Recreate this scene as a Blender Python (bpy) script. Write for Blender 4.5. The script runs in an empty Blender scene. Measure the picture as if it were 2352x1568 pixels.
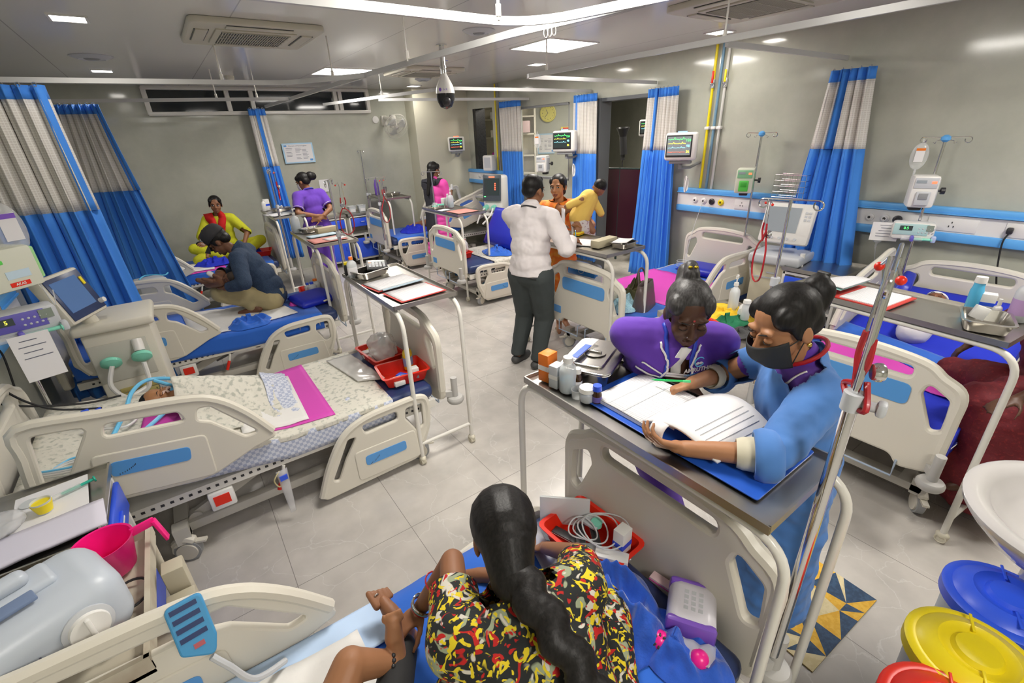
import bpy, bmesh, math, random
from mathutils import Vector as V, Matrix as M, Euler, Quaternion, noise
R=math.radians; PI=math.pi
random.seed(7)
SC=bpy.context.scene; COL=SC.collection
# ---------------------------------------------------------------- materials
MATS={}
def mat(n,c,rough=.5,metal=0,spec=.5,alpha=1,emit=0,ecol=None,bump=0,bscale=200,trans=0,coat=0,sheen=0,fn=None):
    if n in MATS: return MATS[n]
    m=bpy.data.materials.new(n); m.use_nodes=True; nt=m.node_tree; b=nt.nodes['Principled BSDF']
    b.inputs['Base Color'].default_value=(*c,1); b.inputs['Roughness'].default_value=rough; b.inputs['Metallic'].default_value=metal
    b.inputs['Specular IOR Level'].default_value=spec; b.inputs['Alpha'].default_value=alpha
    b.inputs['Transmission Weight'].default_value=trans; b.inputs['Coat Weight'].default_value=coat; b.inputs['Sheen Weight'].default_value=sheen
    if emit: b.inputs['Emission Color'].default_value=(*(ecol or c),1); b.inputs['Emission Strength'].default_value=emit
    if bump:
        t=nt.nodes.new('ShaderNodeTexCoord'); no=nt.nodes.new('ShaderNodeTexNoise'); no.inputs['Scale'].default_value=bscale; no.inputs['Detail'].default_value=3
        bu=nt.nodes.new('ShaderNodeBump'); bu.inputs['Strength'].default_value=bump; bu.inputs['Distance'].default_value=.01
        nt.links.new(t.outputs['Object'],no.inputs['Vector']); nt.links.new(no.outputs['Fac'],bu.inputs['Height']); nt.links.new(bu.outputs['Normal'],b.inputs['Normal'])
    if fn: fn(m,nt,b)
    MATS[n]=m; return m
def node(nt,t,**k):
    n=nt.nodes.new('ShaderNode'+t)
    for a,v in k.items():
        if a.startswith('i_'): n.inputs[a[2:].replace('_',' ')].default_value=v
        else: setattr(n,a,v)
    return n
def ramp(nt,stops,interp='LINEAR'):
    n=nt.nodes.new('ShaderNodeValToRGB'); cr=n.color_ramp; cr.interpolation=interp
    while len(cr.elements)<len(stops): cr.elements.new(.5)
    for e,(p,c) in zip(cr.elements,stops): e.position=p; e.color=(*c,1) if len(c)==3 else c
    return n
def two(n,c1,c2,scale=40,rough=.7,thr=(.45,.55),bump=.1,detail=3,tex='Noise'):
    def fn(m,nt,b):
        t=node(nt,'TexCoord'); no=node(nt,'Tex'+tex); no.inputs['Scale'].default_value=scale
        if tex=='Noise': no.inputs['Detail'].default_value=detail
        rp=ramp(nt,[(thr[0],c1),(thr[1],c2)]); L=nt.links.new
        L(t.outputs['Object'],no.inputs['Vector']); L(no.outputs[0],rp.inputs[0]); L(rp.outputs[0],b.inputs['Base Color'])
        bu=node(nt,'Bump'); bu.inputs['Strength'].default_value=bump; bu.inputs['Distance'].default_value=.01; L(no.outputs[0],bu.inputs['Height']); L(bu.outputs[0],b.inputs['Normal'])
    return mat(n,c1,rough,fn=fn)
# ---------------------------------------------------------------- mesh builder
def rotz(a): return M.Rotation(a,4,'Z')
def frame(o,z,x=None):
    z=V(z).normalized(); x=V(x) if x is not None else (V((1,0,0)) if abs(z.x)<.9 else V((0,1,0)))
    y=z.cross(x).normalized(); x=y.cross(z)
    return M(((x.x,y.x,z.x,o[0]),(x.y,y.y,z.y,o[1]),(x.z,y.z,z.z,o[2]),(0,0,0,1)))
def cat(pts,n=8,closed=False):
    P=[V(p) for p in pts]; out=[]; N=len(P)
    for i in range(N if closed else N-1):
        g=lambda k:P[k%N] if closed else P[max(0,min(N-1,k))]
        a,b,c,d=g(i-1),g(i),g(i+1),g(i+2)
        for k in range(n):
            t=k/n; out.append(.5*((2*b)+(c-a)*t+(2*a-5*b+4*c-d)*t*t+(3*b-a-3*c+d)*t**3))
    if not closed: out.append(P[-1])
    return out
def fillet(pts,r,n=6,closed=False):
    P=[V(p) for p in pts]; N=len(P); out=[]
    for i in range(N):
        if not closed and i in (0,N-1): out.append(P[i]); continue
        a,b,c=P[i-1],P[i],P[(i+1)%N]; rr=r[i] if isinstance(r,(list,tuple)) else r
        u=(a-b); w=(c-b); la,lc=u.length,w.length; u.normalize(); w.normalize()
        ang=u.angle(w,PI); 
        if ang>PI-.02 or rr<=0: out.append(b); continue
        d=min(rr/math.tan(ang/2),la*.48,lc*.48); p0=b+u*d; p1=b+w*d
        for k in range(n+1):
            t=k/n; out.append((1-t)**2*p0+2*t*(1-t)*b+t*t*p1)
    return out
_pc={}
def plate_geo(outline,holes,th,bev):
    key=(tuple(map(tuple,outline)),tuple(tuple(map(tuple,h)) for h in holes),th,bev)
    if key in _pc: return _pc[key]
    cu=bpy.data.curves.new('p','CURVE'); cu.dimensions='2D'; cu.fill_mode='BOTH'; cu.extrude=max(th/2-bev,0); cu.bevel_depth=bev; cu.bevel_resolution=1; cu.offset=-bev
    for pl in [outline]+list(holes):
        s=cu.splines.new('POLY'); s.points.add(len(pl)-1); s.use_cyclic_u=True
        for q,p in zip(s.points,pl): q.co=(p[0],p[1],0,1)
    ob=bpy.data.objects.new('p',cu); COL.objects.link(ob)
    dg=bpy.context.evaluated_depsgraph_get(); me=bpy.data.meshes.new_from_object(ob.evaluated_get(dg))
    r=([v.co.copy() for v in me.vertices],[tuple(f.vertices) for f in me.polygons])
    bpy.data.objects.remove(ob); bpy.data.curves.remove(cu); bpy.data.meshes.remove(me); _pc[key]=r
    return r
def rrect(w,h,r,n=5,cx=0,cy=0):
    return [(p.x,p.y) for p in fillet([(cx-w/2,cy-h/2,0),(cx+w/2,cy-h/2,0),(cx+w/2,cy+h/2,0),(cx-w/2,cy+h/2,0)],r,n,True)]
class G:
    def __init__(s): s.v=[];s.f=[];s.m=[];s.uv=None
    def add(s,vs,fs,mi=0,T=None):
        o=len(s.v); s.v+=[(T@V(p) if T is not None else V(p)) for p in vs]; s.f+=[tuple(i+o for i in f) for f in fs]; s.m+=[mi]*len(fs); return s
    def box(s,c,d,mi=0,T=None,bev=0,seg=2):
        x,y,z=d[0]/2,d[1]/2,d[2]/2; c=V(c)
        if bev:
            bm=bmesh.new(); bmesh.ops.create_cube(bm,size=1,matrix=M.Translation(c)@M.Diagonal((d[0],d[1],d[2],1)))
            bmesh.ops.bevel(bm,geom=bm.edges[:],offset=min(bev,.49*min(d)),segments=seg,affect='EDGES',profile=.5)
            bm.verts.index_update(); r=([v.co.copy() for v in bm.verts],[tuple(v.index for v in f.verts) for f in bm.faces]); bm.free(); return s.add(*r,mi,T)
        vs=[c+V((a*x,b*y,e*z)) for e in(-1,1) for b in(-1,1) for a in(-1,1)]
        return s.add(vs,[(0,2,3,1),(4,5,7,6),(0,1,5,4),(2,6,7,3),(0,4,6,2),(1,3,7,5)],mi,T)
    def bar(s,a,b,w,h=None,mi=0,bev=0,up=None):
        a,b=V(a),V(b); h=h or w; L=(b-a).length; return s.box((0,0,L/2),(w,h,L),mi,frame(a,b-a,up),bev)
    def tube(s,pts,r,n=10,mi=0,closed=False,T=None,caps=True,flat=1):
        P=[V(p) for p in pts]; N=len(P); vs=[];fs=[]; prev=None
        for i in range(N):
            if closed: t=P[(i+1)%N]-P[i-1]
            else: t=P[min(i+1,N-1)]-P[max(i-1,0)]
            if t.length<1e-9: t=V((0,0,1))
            t.normalize()
            if prev is None: x=t.orthogonal().normalized()
            else:
                x=prev-t*prev.dot(t)
                x=x.normalized() if x.length>1e-6 else t.orthogonal().normalized()
            prev=x; y=t.cross(x); rr=r[i] if isinstance(r,(list,tuple)) else r
            for k in range(n):
                a=2*PI*k/n; vs.append(P[i]+(x*math.cos(a)+y*math.sin(a)*flat)*rr)
        for i in range(N if closed else N-1):
            j=(i+1)%N
            for k in range(n): fs.append((i*n+k,i*n+(k+1)%n,j*n+(k+1)%n,j*n+k))
        if caps and not closed: fs.append(tuple(range(n-1,-1,-1))); fs.append(tuple((N-1)*n+k for k in range(n)))
        return s.add(vs,fs,mi,T)
    def cyl(s,a,b,r,r2=None,n=16,mi=0,T=None): return s.tube([a,b],[r,r if r2 is None else r2],n,mi,T=T)
    def lathe(s,prof,n=24,mi=0,T=None,sx=1,sy=1):
        vs=[];fs=[];k=len(prof)
        for r,z in prof:
            for i in range(n): a=2*PI*i/n; vs.append(V((r*math.cos(a)*sx,r*math.sin(a)*sy,z)))
        for j in range(k-1):
            for i in range(n): fs.append((j*n+i,j*n+(i+1)%n,(j+1)*n+(i+1)%n,(j+1)*n+i))
        if prof[0][0]>1e-6: fs.append(tuple(range(n-1,-1,-1)))
        if prof[-1][0]>1e-6: fs.append(tuple((k-1)*n+i for i in range(n)))
        return s.add(vs,fs,mi,T)
    def ell(s,c,r,mi=0,T=None,n=16,k=10):
        r=(r,r,r) if not isinstance(r,(tuple,list)) else r
        vs=[V((0,0,-1))]; fs=[]
        for j in range(1,k):
            a=-PI/2+PI*j/k
            for i in range(n): b=2*PI*i/n; vs.append(V((math.cos(a)*math.cos(b),math.cos(a)*math.sin(b),math.sin(a))))
        vs.append(V((0,0,1)))
        for i in range(n): fs.append((0,1+(i+1)%n,1+i)); fs.append((len(vs)-1,1+(k-2)*n+i,1+(k-2)*n+(i+1)%n))
        for j in range(k-2):
            for i in range(n): fs.append((1+j*n+i,1+j*n+(i+1)%n,1+(j+1)*n+(i+1)%n,1+(j+1)*n+i))
        T0=M.Translation(c)@(T or M.Identity(4))@M.Diagonal((*r,1))
        return s.add(vs,fs,mi,T0)
    def cap(s,a,b,r0,r1=None,mi=0,n=14):
        a,b=V(a),V(b); r1=r0 if r1 is None else r1; d=b-a; L=d.length
        if L<1e-6: return s.ell(a,max(r0,r1),mi)
        prof=[(r0*math.cos(t),r0*math.sin(t)) for t in [-PI/2+PI/2*i/5 for i in range(6)]]+[(r1*math.cos(t),L+r1*math.sin(t)) for t in [PI/2*i/5 for i in range(6)]]
        return s.lathe([(max(p,0),z) for p,z in prof],n,mi,frame(a,d))
    def plate(s,outline,th,T=None,holes=(),bev=.004,mi=0):
        v,f=plate_geo(outline,holes,th,bev); return s.add(v,f,mi,T)
    def grid(s,fn,nu,nv,mi=0,T=None,closeu=False):
        vs=[fn(i/(nu if closeu else nu-1),j/(nv-1)) for j in range(nv) for i in range(nu)]; fs=[]
        for j in range(nv-1):
            for i in range(nu if closeu else nu-1):
                k=(i+1)%nu; fs.append((j*nu+i,j*nu+k,(j+1)*nu+k,(j+1)*nu+i))
        return s.add(vs,fs,mi,T)
    def mesh(s,name,mats,smooth=40):
        me=bpy.data.meshes.new(name); me.from_pydata([tuple(p) for p in s.v],[],s.f); 
        for m in (mats if isinstance(mats,(list,tuple)) else [mats]): me.materials.append(m)
        me.polygons.foreach_set('material_index',s.m)
        if smooth: me.polygons.foreach_set('use_smooth',[True]*len(me.polygons)); me.update(); me.set_sharp_from_angle(angle=R(smooth))
        me.update(); return me
def tag(o,label=None,cat_=None,group=None,kind=None):
    if label: o['label']=label
    if cat_: o['category']=cat_
    if group: o['group']=group
    if kind: o['kind']=kind
    return o
def link(name,data,parent=None,loc=None,rz=None,mw=None):
    o=bpy.data.objects.new(name,data); COL.objects.link(o)
    if parent: o.parent=parent
    if loc is not None: o.location=loc
    if rz: o.rotation_euler=(0,0,rz)
    if mw is not None: o.matrix_local=mw
    return o
def obj(name,g,mats,parent=None,smooth=40,loc=None,rz=None,solid=0,sub=0,mw=None):
    me=g.mesh(name,mats,smooth) if isinstance(g,G) else g
    o=link(name,me,parent,loc,rz,mw)
    if solid: md=o.modifiers.new('s','SOLIDIFY'); md.thickness=solid; md.offset=0
    if sub: md=o.modifiers.new('b','SUBSURF'); md.levels=sub; md.render_levels=sub
    return o
def thing(name,label,c,loc=(0,0,0),rz=0,group=None,tilt=None):
    o=bpy.data.objects.new(name,None); o.empty_display_size=.1; COL.objects.link(o); o.location=loc; o.rotation_euler=tilt or (0,0,rz)
    return tag(o,label,c,group)
def single(name,g,mats,label,c,loc=None,rz=None,group=None,kind=None,**k): return tag(obj(name,g,mats,None,loc=loc,rz=rz,**k),label,c,group,kind)
def struct(name,g,mats,**k): o=obj(name,g,mats,**k); o['kind']='structure'; return o
def copytree(o,loc,rz=0,label=None,group=None):
    r=o.copy(); COL.objects.link(r); r.location=loc; r.rotation_euler=(0,0,rz)
    if label: r['label']=label
    if group: r['group']=group
    def rec(a,b):
        for ch in list(a.children):
            c=ch.copy(); COL.objects.link(c); c.parent=b; rec(ch,c)
    rec(o,r); return r
def text_geo(txt,size,T,th=.0006,bold=0):
    cu=bpy.data.curves.new('t','FONT'); cu.body=txt; cu.size=size; cu.extrude=th; cu.align_x='CENTER'; cu.align_y='CENTER'; cu.offset=bold
    ob=bpy.data.objects.new('t',cu); COL.objects.link(ob); dg=bpy.context.evaluated_depsgraph_get(); me=bpy.data.meshes.new_from_object(ob.evaluated_get(dg))
    r=([v.co.copy() for v in me.vertices],[tuple(f.vertices) for f in me.polygons]); bpy.data.objects.remove(ob); bpy.data.curves.remove(cu); bpy.data.meshes.remove(me)
    g=G(); g.add(*r,0,T); return g
def writing(name,txt,size,T,m,parent,bold=0): return obj(name,text_geo(txt,size,T,bold=bold),m,parent,smooth=0)
def remesh(g,vox,smooth=4,fac=.5,disp=0,dscale=.12,noname='m'):
    me=g.mesh('tmp',[],0); ob=bpy.data.objects.new('tmp',me); COL.objects.link(ob)
    md=ob.modifiers.new('r','REMESH'); md.mode='VOXEL'; md.voxel_size=vox; md.adaptivity=0
    if smooth: md=ob.modifiers.new('s','SMOOTH'); md.factor=fac; md.iterations=smooth
    if disp:
        tx=bpy.data.textures.new('c','CLOUDS'); tx.noise_scale=dscale; md=ob.modifiers.new('d','DISPLACE'); md.texture=tx; md.strength=disp; md.texture_coords='GLOBAL'
    dg=bpy.context.evaluated_depsgraph_get(); r=bpy.data.meshes.new_from_object(ob.evaluated_get(dg)); bpy.data.objects.remove(ob); bpy.data.meshes.remove(me)
    r.polygons.foreach_set('use_smooth',[True]*len(r.polygons)); return r
def trim(me,cuts):
    """cut hems: (point, outward normal, radius)"""
    bm=bmesh.new(); bm.from_mesh(me)
    for p,nrm,rad in cuts:
        p,nrm=V(p),V(nrm).normalized()
        fs=[f for f in bm.faces if (f.calc_center_median()-p).length<rad]; es={e for f in fs for e in f.edges}; vs={v for f in fs for v in f.verts}
        bmesh.ops.bisect_plane(bm,geom=list(vs)+list(es)+fs,plane_co=p,plane_no=nrm,clear_outer=True)
    bm.to_mesh(me); bm.free(); return me
def body_obj(name,me,mats,parent,assign=None):
    me.name=name
    me.materials.clear()
    for m in (mats if isinstance(mats,(list,tuple)) else [mats]): me.materials.append(m)
    if assign:
        for f in me.polygons: f.material_index=assign(f.center)
    return link(name,me,parent)
def cloth(name,m,fn,nu,nv,parent=None,th=.006,sub=1):
    g=G(); g.grid(fn,nu,nv); o=obj(name,g,m,parent,smooth=180); md=o.modifiers.new('s','SOLIDIFY'); md.thickness=th; md.offset=1
    if sub: md=o.modifiers.new('b','SUBSURF'); md.levels=sub; md.render_levels=sub
    return o
def nz(x,y,z=0,s=1): return noise.noise(V((x*s,y*s,z*s)))
# ---------------------------------------------------------------- the ward's materials
def m_floor(m,nt,b):
    L=nt.links.new; t=node(nt,'TexCoord'); n1=node(nt,'TexNoise',i_Scale=2.2,i_Detail=8); n2=node(nt,'TexNoise',i_Scale=5,i_Detail=6)
    L(t.outputs['Object'],n1.inputs['Vector'])
    mx=node(nt,'MixRGB'); mx.inputs[0].default_value=.35; L(t.outputs['Object'],mx.inputs[1]); L(n1.outputs['Color'],mx.inputs[2])
    vo=node(nt,'TexVoronoi',feature='DISTANCE_TO_EDGE',i_Scale=4.5); L(mx.outputs[0],vo.inputs['Vector'])
    L(t.outputs['Object'],n2.inputs['Vector'])
    base=ramp(nt,[(.3,(.47,.445,.41)),(.7,(.60,.565,.52))]); L(n2.outputs[0],base.inputs[0])
    vr=ramp(nt,[(0,(.72,.70,.66)),(.035,(.0,.0,.0))]); L(vo.outputs[0],vr.inputs[0])
    ad=node(nt,'MixRGB',blend_type='LIGHTEN'); ad.inputs[0].default_value=.45; L(base.outputs[0],ad.inputs[1]); L(vr.outputs[0],ad.inputs[2])
    # joints: 0.61 m wide, 1.22 m long
    sp=node(nt,'SeparateXYZ'); L(t.outputs['Object'],sp.inputs[0])
    def joint(o,per,off):
        a=node(nt,'Math',operation='ADD'); a.inputs[1].default_value=off+100*per; L(o,a.inputs[0]); d=node(nt,'Math',operation='MODULO'); d.inputs[1].default_value=per; L(a.outputs[0],d.inputs[0])
        g=node(nt,'Math',operation='LESS_THAN'); g.inputs[1].default_value=.0035; L(d.outputs[0],g.inputs[0]); return g
    j1=joint(sp.outputs[0],.62,.002); j2=joint(sp.outputs[1],1.24,1.24-.73)
    mxx=node(nt,'Math',operation='MAXIMUM'); L(j1.outputs[0],mxx.inputs[0]); L(j2.outputs[0],mxx.inputs[1])
    fin=node(nt,'MixRGB'); L(mxx.outputs[0],fin.inputs[0]); L(ad.outputs[0],fin.inputs[1]); fin.inputs[2].default_value=(.27,.25,.23,1); L(fin.outputs[0],b.inputs['Base Color'])
floor_m=mat('floor_tile',(.6,.58,.55),.26,fn=m_floor)
def m_wall(m,nt,b):
    L=nt.links.new; t=node(nt,'TexCoord'); n=node(nt,'TexNoise',i_Scale=1.6,i_Detail=9,i_Roughness=.65); L(t.outputs['Object'],n.inputs['Vector'])
    rp=ramp(nt,[(.3,(.405,.415,.350)),(.7,(.52,.525,.445))]); L(n.outputs[0],rp.inputs[0]); L(rp.outputs[0],b.inputs['Base Color'])
    bu=node(nt,'Bump'); bu.inputs['Strength'].default_value=.008; n2=node(nt,'TexNoise',i_Scale=2.2); L(t.outputs['Object'],n2.inputs['Vector']); L(n2.outputs[0],bu.inputs['Height']); L(bu.outputs[0],b.inputs['Normal'])
wall_m=mat('wall_tile',(.36,.36,.32),.10,spec=.45,fn=m_wall)
wallw_m=mat('wall_cream',(.62,.60,.48),.35)
def m_ceil(m,nt,b):
    L=nt.links.new; t=node(nt,'TexCoord'); sp=node(nt,'SeparateXYZ'); L(t.outputs['Object'],sp.inputs[0])
    d=node(nt,'Math',operation='MODULO'); a=node(nt,'Math',operation='ADD'); a.inputs[1].default_value=120.55; d.inputs[1].default_value=1.2; L(sp.outputs[0],a.inputs[0]); L(a.outputs[0],d.inputs[0])
    g=node(nt,'Math',operation='LESS_THAN'); g.inputs[1].default_value=.008; L(d.outputs[0],g.inputs[0])
    mx=node(nt,'MixRGB'); L(g.outputs[0],mx.inputs[0]); mx.inputs[1].default_value=(.74,.73,.70,1); mx.inputs[2].default_value=(.46,.45,.43,1); L(mx.outputs[0],b.inputs['Base Color'])
ceil_m=mat('ceiling_panel',(.6,.6,.59),.17,spec=.6,fn=m_ceil)
plas=mat('bed_plastic',(.70,.665,.575),.34); plas2=mat('beige_plastic',(.66,.62,.50),.4); white_p=mat('white_plastic',(.80,.79,.76),.35)
wpaint=mat('white_paint',(.74,.72,.66),.28); steel=mat('steel',(.62,.60,.56),.22,1); chrome=mat('chrome',(.72,.72,.72),.12,1); steel_b=mat('brushed_steel',(.55,.53,.49),.32,1)
gmetal=mat('grey_enamel',(.50,.48,.43),.4); dark=mat('dark_plastic',(.03,.03,.033),.4); black=mat('black_rubber',(.012,.012,.013),.6); grey=mat('grey_plastic',(.28,.29,.30),.45); lgrey=mat('light_grey_plastic',(.55,.57,.60),.4)
decal=mat('blue_panel',(.10,.33,.72),.35); blue_p=mat('blue_plastic',(.03,.10,.75),.35); rail_b=mat('rail_blue',(.12,.42,.86),.35); red_p=mat('red_plastic',(.80,.025,.008),.35); redtube=mat('red_rubber',(.42,.012,.02),.3,coat=.3)
navy=mat('navy_vinyl',(.025,.045,.14),.35); pink_p=mat('pink_plastic',(.95,.02,.30),.3); yellow_p=mat('yellow_plastic',(.90,.72,.01),.35); green_p=mat('green_plastic',(.10,.62,.08),.35); teal_p=mat('teal_plastic',(.25,.72,.55),.4); purple_p=mat('purple_plastic',(.22,.10,.55),.3)
orange_p=mat('orange_plastic',(.85,.2,.01),.4); cyan_p=mat('cyan_plastic',(.12,.55,.85),.3)
sheet_b=mat('blue_sheet',(.02,.135,.62),.85,bump=.25,bscale=9,sheen=.2); sheet_r=mat('royal_sheet',(.012,.03,.55),.85,bump=.2,bscale=12); vinyl_b=mat('royal_vinyl',(.008,.02,.42),.38); fleece=mat('fleece_blue',(.02,.10,.55),.95,bump=.35,bscale=60,sheen=.4)
pink_c=mat('magenta_sheet',(.66,.06,.46),.6,bump=.15,bscale=8); white_c=mat('white_cloth',(.80,.79,.77),.9,bump=.25,bscale=14); pad_b=mat('pale_blue_pad',(.50,.66,.90),.7)
print_c=two('print_sheet',(.70,.68,.60),(.45,.46,.40),38,.85,(.52,.64),.25,6)
def m_check(m,nt,b):
    L=nt.links.new; t=node(nt,'TexCoord'); c=node(nt,'TexChecker',i_Scale=55); L(t.outputs['Object'],c.inputs['Vector']); c.inputs['Color1'].default_value=(.42,.47,.62,1); c.inputs['Color2'].default_value=(.66,.69,.78,1); L(c.outputs[0],b.inputs['Base Color'])
check_c=mat('check_sheet',(.5,.55,.7),.85,fn=m_check)
cur_b=mat('curtain_blue',(.05,.255,.80),.75,bump=.08,bscale=60,sheen=.1)
def m_mesh(m,nt,b):
    L=nt.links.new; t=node(nt,'TexCoord'); br=node(nt,'TexBrick',i_Scale=1); br.offset=0
    mp=node(nt,'Mapping'); L(t.outputs['UV'],mp.inputs[0]); mp.inputs['Scale'].default_value=(60,60,1); L(mp.outputs[0],br.inputs['Vector'])
    br.inputs['Color1'].default_value=(.66,.63,.585,1); br.inputs['Color2'].default_value=(.66,.63,.585,1); br.inputs['Mortar'].default_value=(.80,.78,.74,1); br.inputs['Mortar Size'].default_value=.12; br.inputs['Brick Width'].default_value=1; br.inputs['Row Height'].default_value=1
    L(br.outputs[0],b.inputs['Base Color'])
cur_w=mat('curtain_mesh',(.66,.64,.61),.8,fn=m_mesh)
paper=mat('paper',(.80,.79,.80),.8); card_r=mat('red_card',(.55,.05,.04),.6); card_pk=mat('salmon_card',(.75,.28,.24),.6); card_b=mat('blue_card',(.02,.10,.52),.35); card_lb=mat('pale_blue_paper',(.55,.70,.80),.7); ink=mat('ink',(.12,.13,.18),.7)
def m_form(m,nt,b):
    L=nt.links.new; t=node(nt,'TexCoord'); br=node(nt,'TexBrick'); br.offset=0; L(t.outputs['Object'],br.inputs['Vector']); br.inputs['Scale'].default_value=1
    br.inputs['Brick Width'].default_value=.02; br.inputs['Row Height'].default_value=.0085; br.inputs['Mortar Size'].default_value=.0006
    for k,c in (('Color1',(.80,.79,.80,1)),('Color2',(.77,.76,.77,1)),('Mortar',(.35,.35,.38,1))): br.inputs[k].default_value=c
    L(br.outputs[0],b.inputs['Base Color'])
form=mat('printed_form',(.8,.8,.8),.8,fn=m_form)
clearp=mat('clear_plastic',(.85,.87,.88),.12,alpha=.32); milky=mat('milky_plastic',(.72,.75,.76),.3,alpha=.75); glass=mat('window_glass',(.6,.65,.65),.05,alpha=.10,spec=.6); bagp=mat('plastic_film',(.8,.8,.82),.2,alpha=.4)
tubec=mat('clear_tubing',(.72,.74,.75),.2,alpha=.75); tubeb=mat('blue_tubing',(.16,.55,.85),.3); tubew=mat('white_tubing',(.74,.73,.71),.35); lblue=mat('light_blue_liquid',(.10,.50,.80),.25)
night=mat('night_glass',(.012,.017,.022),.06); scr=mat('screen_blue',(.05,.10,.22),.2,emit=.35,ecol=(.10,.2,.42)); scrd=mat('screen_dark',(.02,.03,.03),.15,emit=.05,ecol=(.4,.5,.5)); scrg=mat('screen_grey',(.25,.28,.30),.3,emit=.15,ecol=(.4,.45,.5))
led_g=mat('led_green',(.1,.9,.2),emit=2.0,ecol=(.1,1,.2)); led_y=mat('led_yellow',(.9,.8,.1),emit=2.5,ecol=(1,.85,.05)); led_r=mat('led_red',(.9,.1,.05),emit=2.5,ecol=(1,.12,.05)); led_b=mat('led_blue',(.2,.3,1),emit=3.0,ecol=(.15,.35,1)); led_c=mat('led_cyan',(.3,.8,.9),emit=1.5,ecol=(.3,.85,1))
lightp=mat('lamp_diffuser',(1,1,1),emit=14,ecol=(1,.97,.92)); lightd=mat('downlight_diffuser',(1,1,1),emit=14,ecol=(1,.95,.88))
def m_hair(m,nt,b):
    L=nt.links.new; t=node(nt,'TexCoord'); mp=node(nt,'Mapping'); mp.inputs['Scale'].default_value=(150,150,12); L(t.outputs['Object'],mp.inputs[0]); n=node(nt,'TexNoise',i_Scale=1,i_Detail=2); L(mp.outputs[0],n.inputs['Vector']); bu=node(nt,'Bump'); bu.inputs['Strength'].default_value=.16; bu.inputs['Distance'].default_value=.004; L(n.outputs[0],bu.inputs['Height']); L(bu.outputs[0],b.inputs['Normal'])
    rp=ramp(nt,[(.35,tuple(x*.6 for x in b.inputs['Base Color'].default_value[:3])),(.7,tuple(x*1.8 for x in b.inputs['Base Color'].default_value[:3]))]); L(n.outputs[0],rp.inputs[0]); L(rp.outputs[0],b.inputs['Base Color'])
hair=mat('black_hair',(.008,.007,.0065),.48,spec=.3,fn=m_hair); hairg=mat('greying_hair',(.035,.033,.033),.45,spec=.35,fn=m_hair)
def skin(n,c): return mat(n,c,.5,spec=.35)
sk_n=skin('skin_nurse',(.36,.165,.075)); sk_d=skin('skin_deep',(.085,.038,.022)); sk_m=skin('skin_medium',(.27,.12,.06)); sk_b=skin('skin_brown',(.17,.075,.04)); sk_i=skin('skin_infant',(.30,.14,.075))
lipm=skin('lips',(.22,.06,.045)); lipd=skin('lips_deep',(.085,.030,.024)); eyew=mat('eye_white',(.75,.72,.68),.2); iris=mat('iris',(.015,.008,.006),.15); browm=mat('brow',(.01,.008,.007),.8)
scrub=mat('purple_scrub',(.105,.030,.36),.85,bump=.12,bscale=12,sheen=.15); gown=mat('blue_gown',(.075,.215,.56),.85,bump=.2,bscale=10,sheen=.15); piping=mat('white_piping',(.75,.72,.72),.8)
shirt_w=mat('white_shirt',(.76,.71,.71),.8,bump=.15,bscale=9); trous=mat('grey_trousers',(.045,.055,.055),.85,bump=.1,bscale=200); khaki=mat('khaki_cloth',(.40,.33,.17),.85,bump=.15,bscale=14); shirt_n=two('navy_shirt',(.018,.035,.075),(.030,.058,.11),160,.85,(.4,.6),.15)
# ---------------------------------------------------------------- camera, lamps, shell of the ward
def make_camera():
    f=1055.; y,t,r=.610,.427,-.042
    F=V((math.sin(y)*math.cos(t),math.cos(y)*math.cos(t),-math.sin(t))); r0=V((math.cos(y),-math.sin(y),0)); u0=r0.cross(F)
    Rv=r0*math.cos(r)+u0*math.sin(r); U=-r0*math.sin(r)+u0*math.cos(r)
    cd=bpy.data.cameras.new('camera'); cd.sensor_width=36; cd.lens=f/2352*36; cd.clip_start=.05
    c=bpy.data.objects.new('camera',cd); COL.objects.link(c); c.matrix_world=M(((Rv.x,U.x,-F.x,0),(Rv.y,U.y,-F.y,0),(Rv.z,U.z,-F.z,2.04),(0,0,0,1))); SC.camera=c
make_camera()
SC.view_settings.view_transform='Standard'; SC.view_settings.look='None'; SC.view_settings.exposure=0.0; SC.view_settings.gamma=1
SC.cycles.use_denoising=True; SC.cycles.max_bounces=8; SC.cycles.diffuse_bounces=4; SC.cycles.glossy_bounces=4; SC.cycles.transparent_max_bounces=12; SC.cycles.caustics_reflective=False; SC.cycles.caustics_refractive=False; SC.cycles.sample_clamp_indirect=6
w=bpy.data.worlds.new('world'); SC.world=w; w.use_nodes=True; w.node_tree.nodes['Background'].inputs[0].default_value=(.5,.55,.6,1); w.node_tree.nodes['Background'].inputs[1].default_value=.02
XL,XR,YB,YF,ZC=-1.15,4.97,8.6,-3.2,2.8
g=G(); g.box(((XL+9.5)/2,(YF+10)/2,-.05),(9.5-XL,10-YF,.1)); struct('floor',g,floor_m)
g=G(); g.box(((XL+9.5)/2,(YF+10)/2,ZC+.05),(9.5-XL,10-YF,.1)); struct('ceiling',g,ceil_m)
g=G(); g.box((XL-.07,(YF+YB)/2,ZC/2),(.14,YB-YF,ZC)); struct('wall_left',g,wall_m)
g=G(); g.box((XL+3.1,YF-.07,ZC/2),(6.3,.14,ZC)); struct('wall_front',g,wall_m)
g=G()   # back wall with a high strip of windows
g.box(((XL+.12)/2,YB+.07,ZC/2),(.12-XL,.14,ZC)); g.box((1.66,YB+.07,1.215),(3.08,.14,2.43)); g.box(((3.2+3.885)/2,YB+.07,ZC/2),(.685,.14,ZC)); struct('wall_back',g,wall_m)
g=G(); g.box(((3.885+XR)/2+.02,8.25+.35,ZC/2),(XR-3.885+.04,.7,ZC)); struct('wall_pier',g,wallw_m)
g=G(); x=XR+.075
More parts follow.
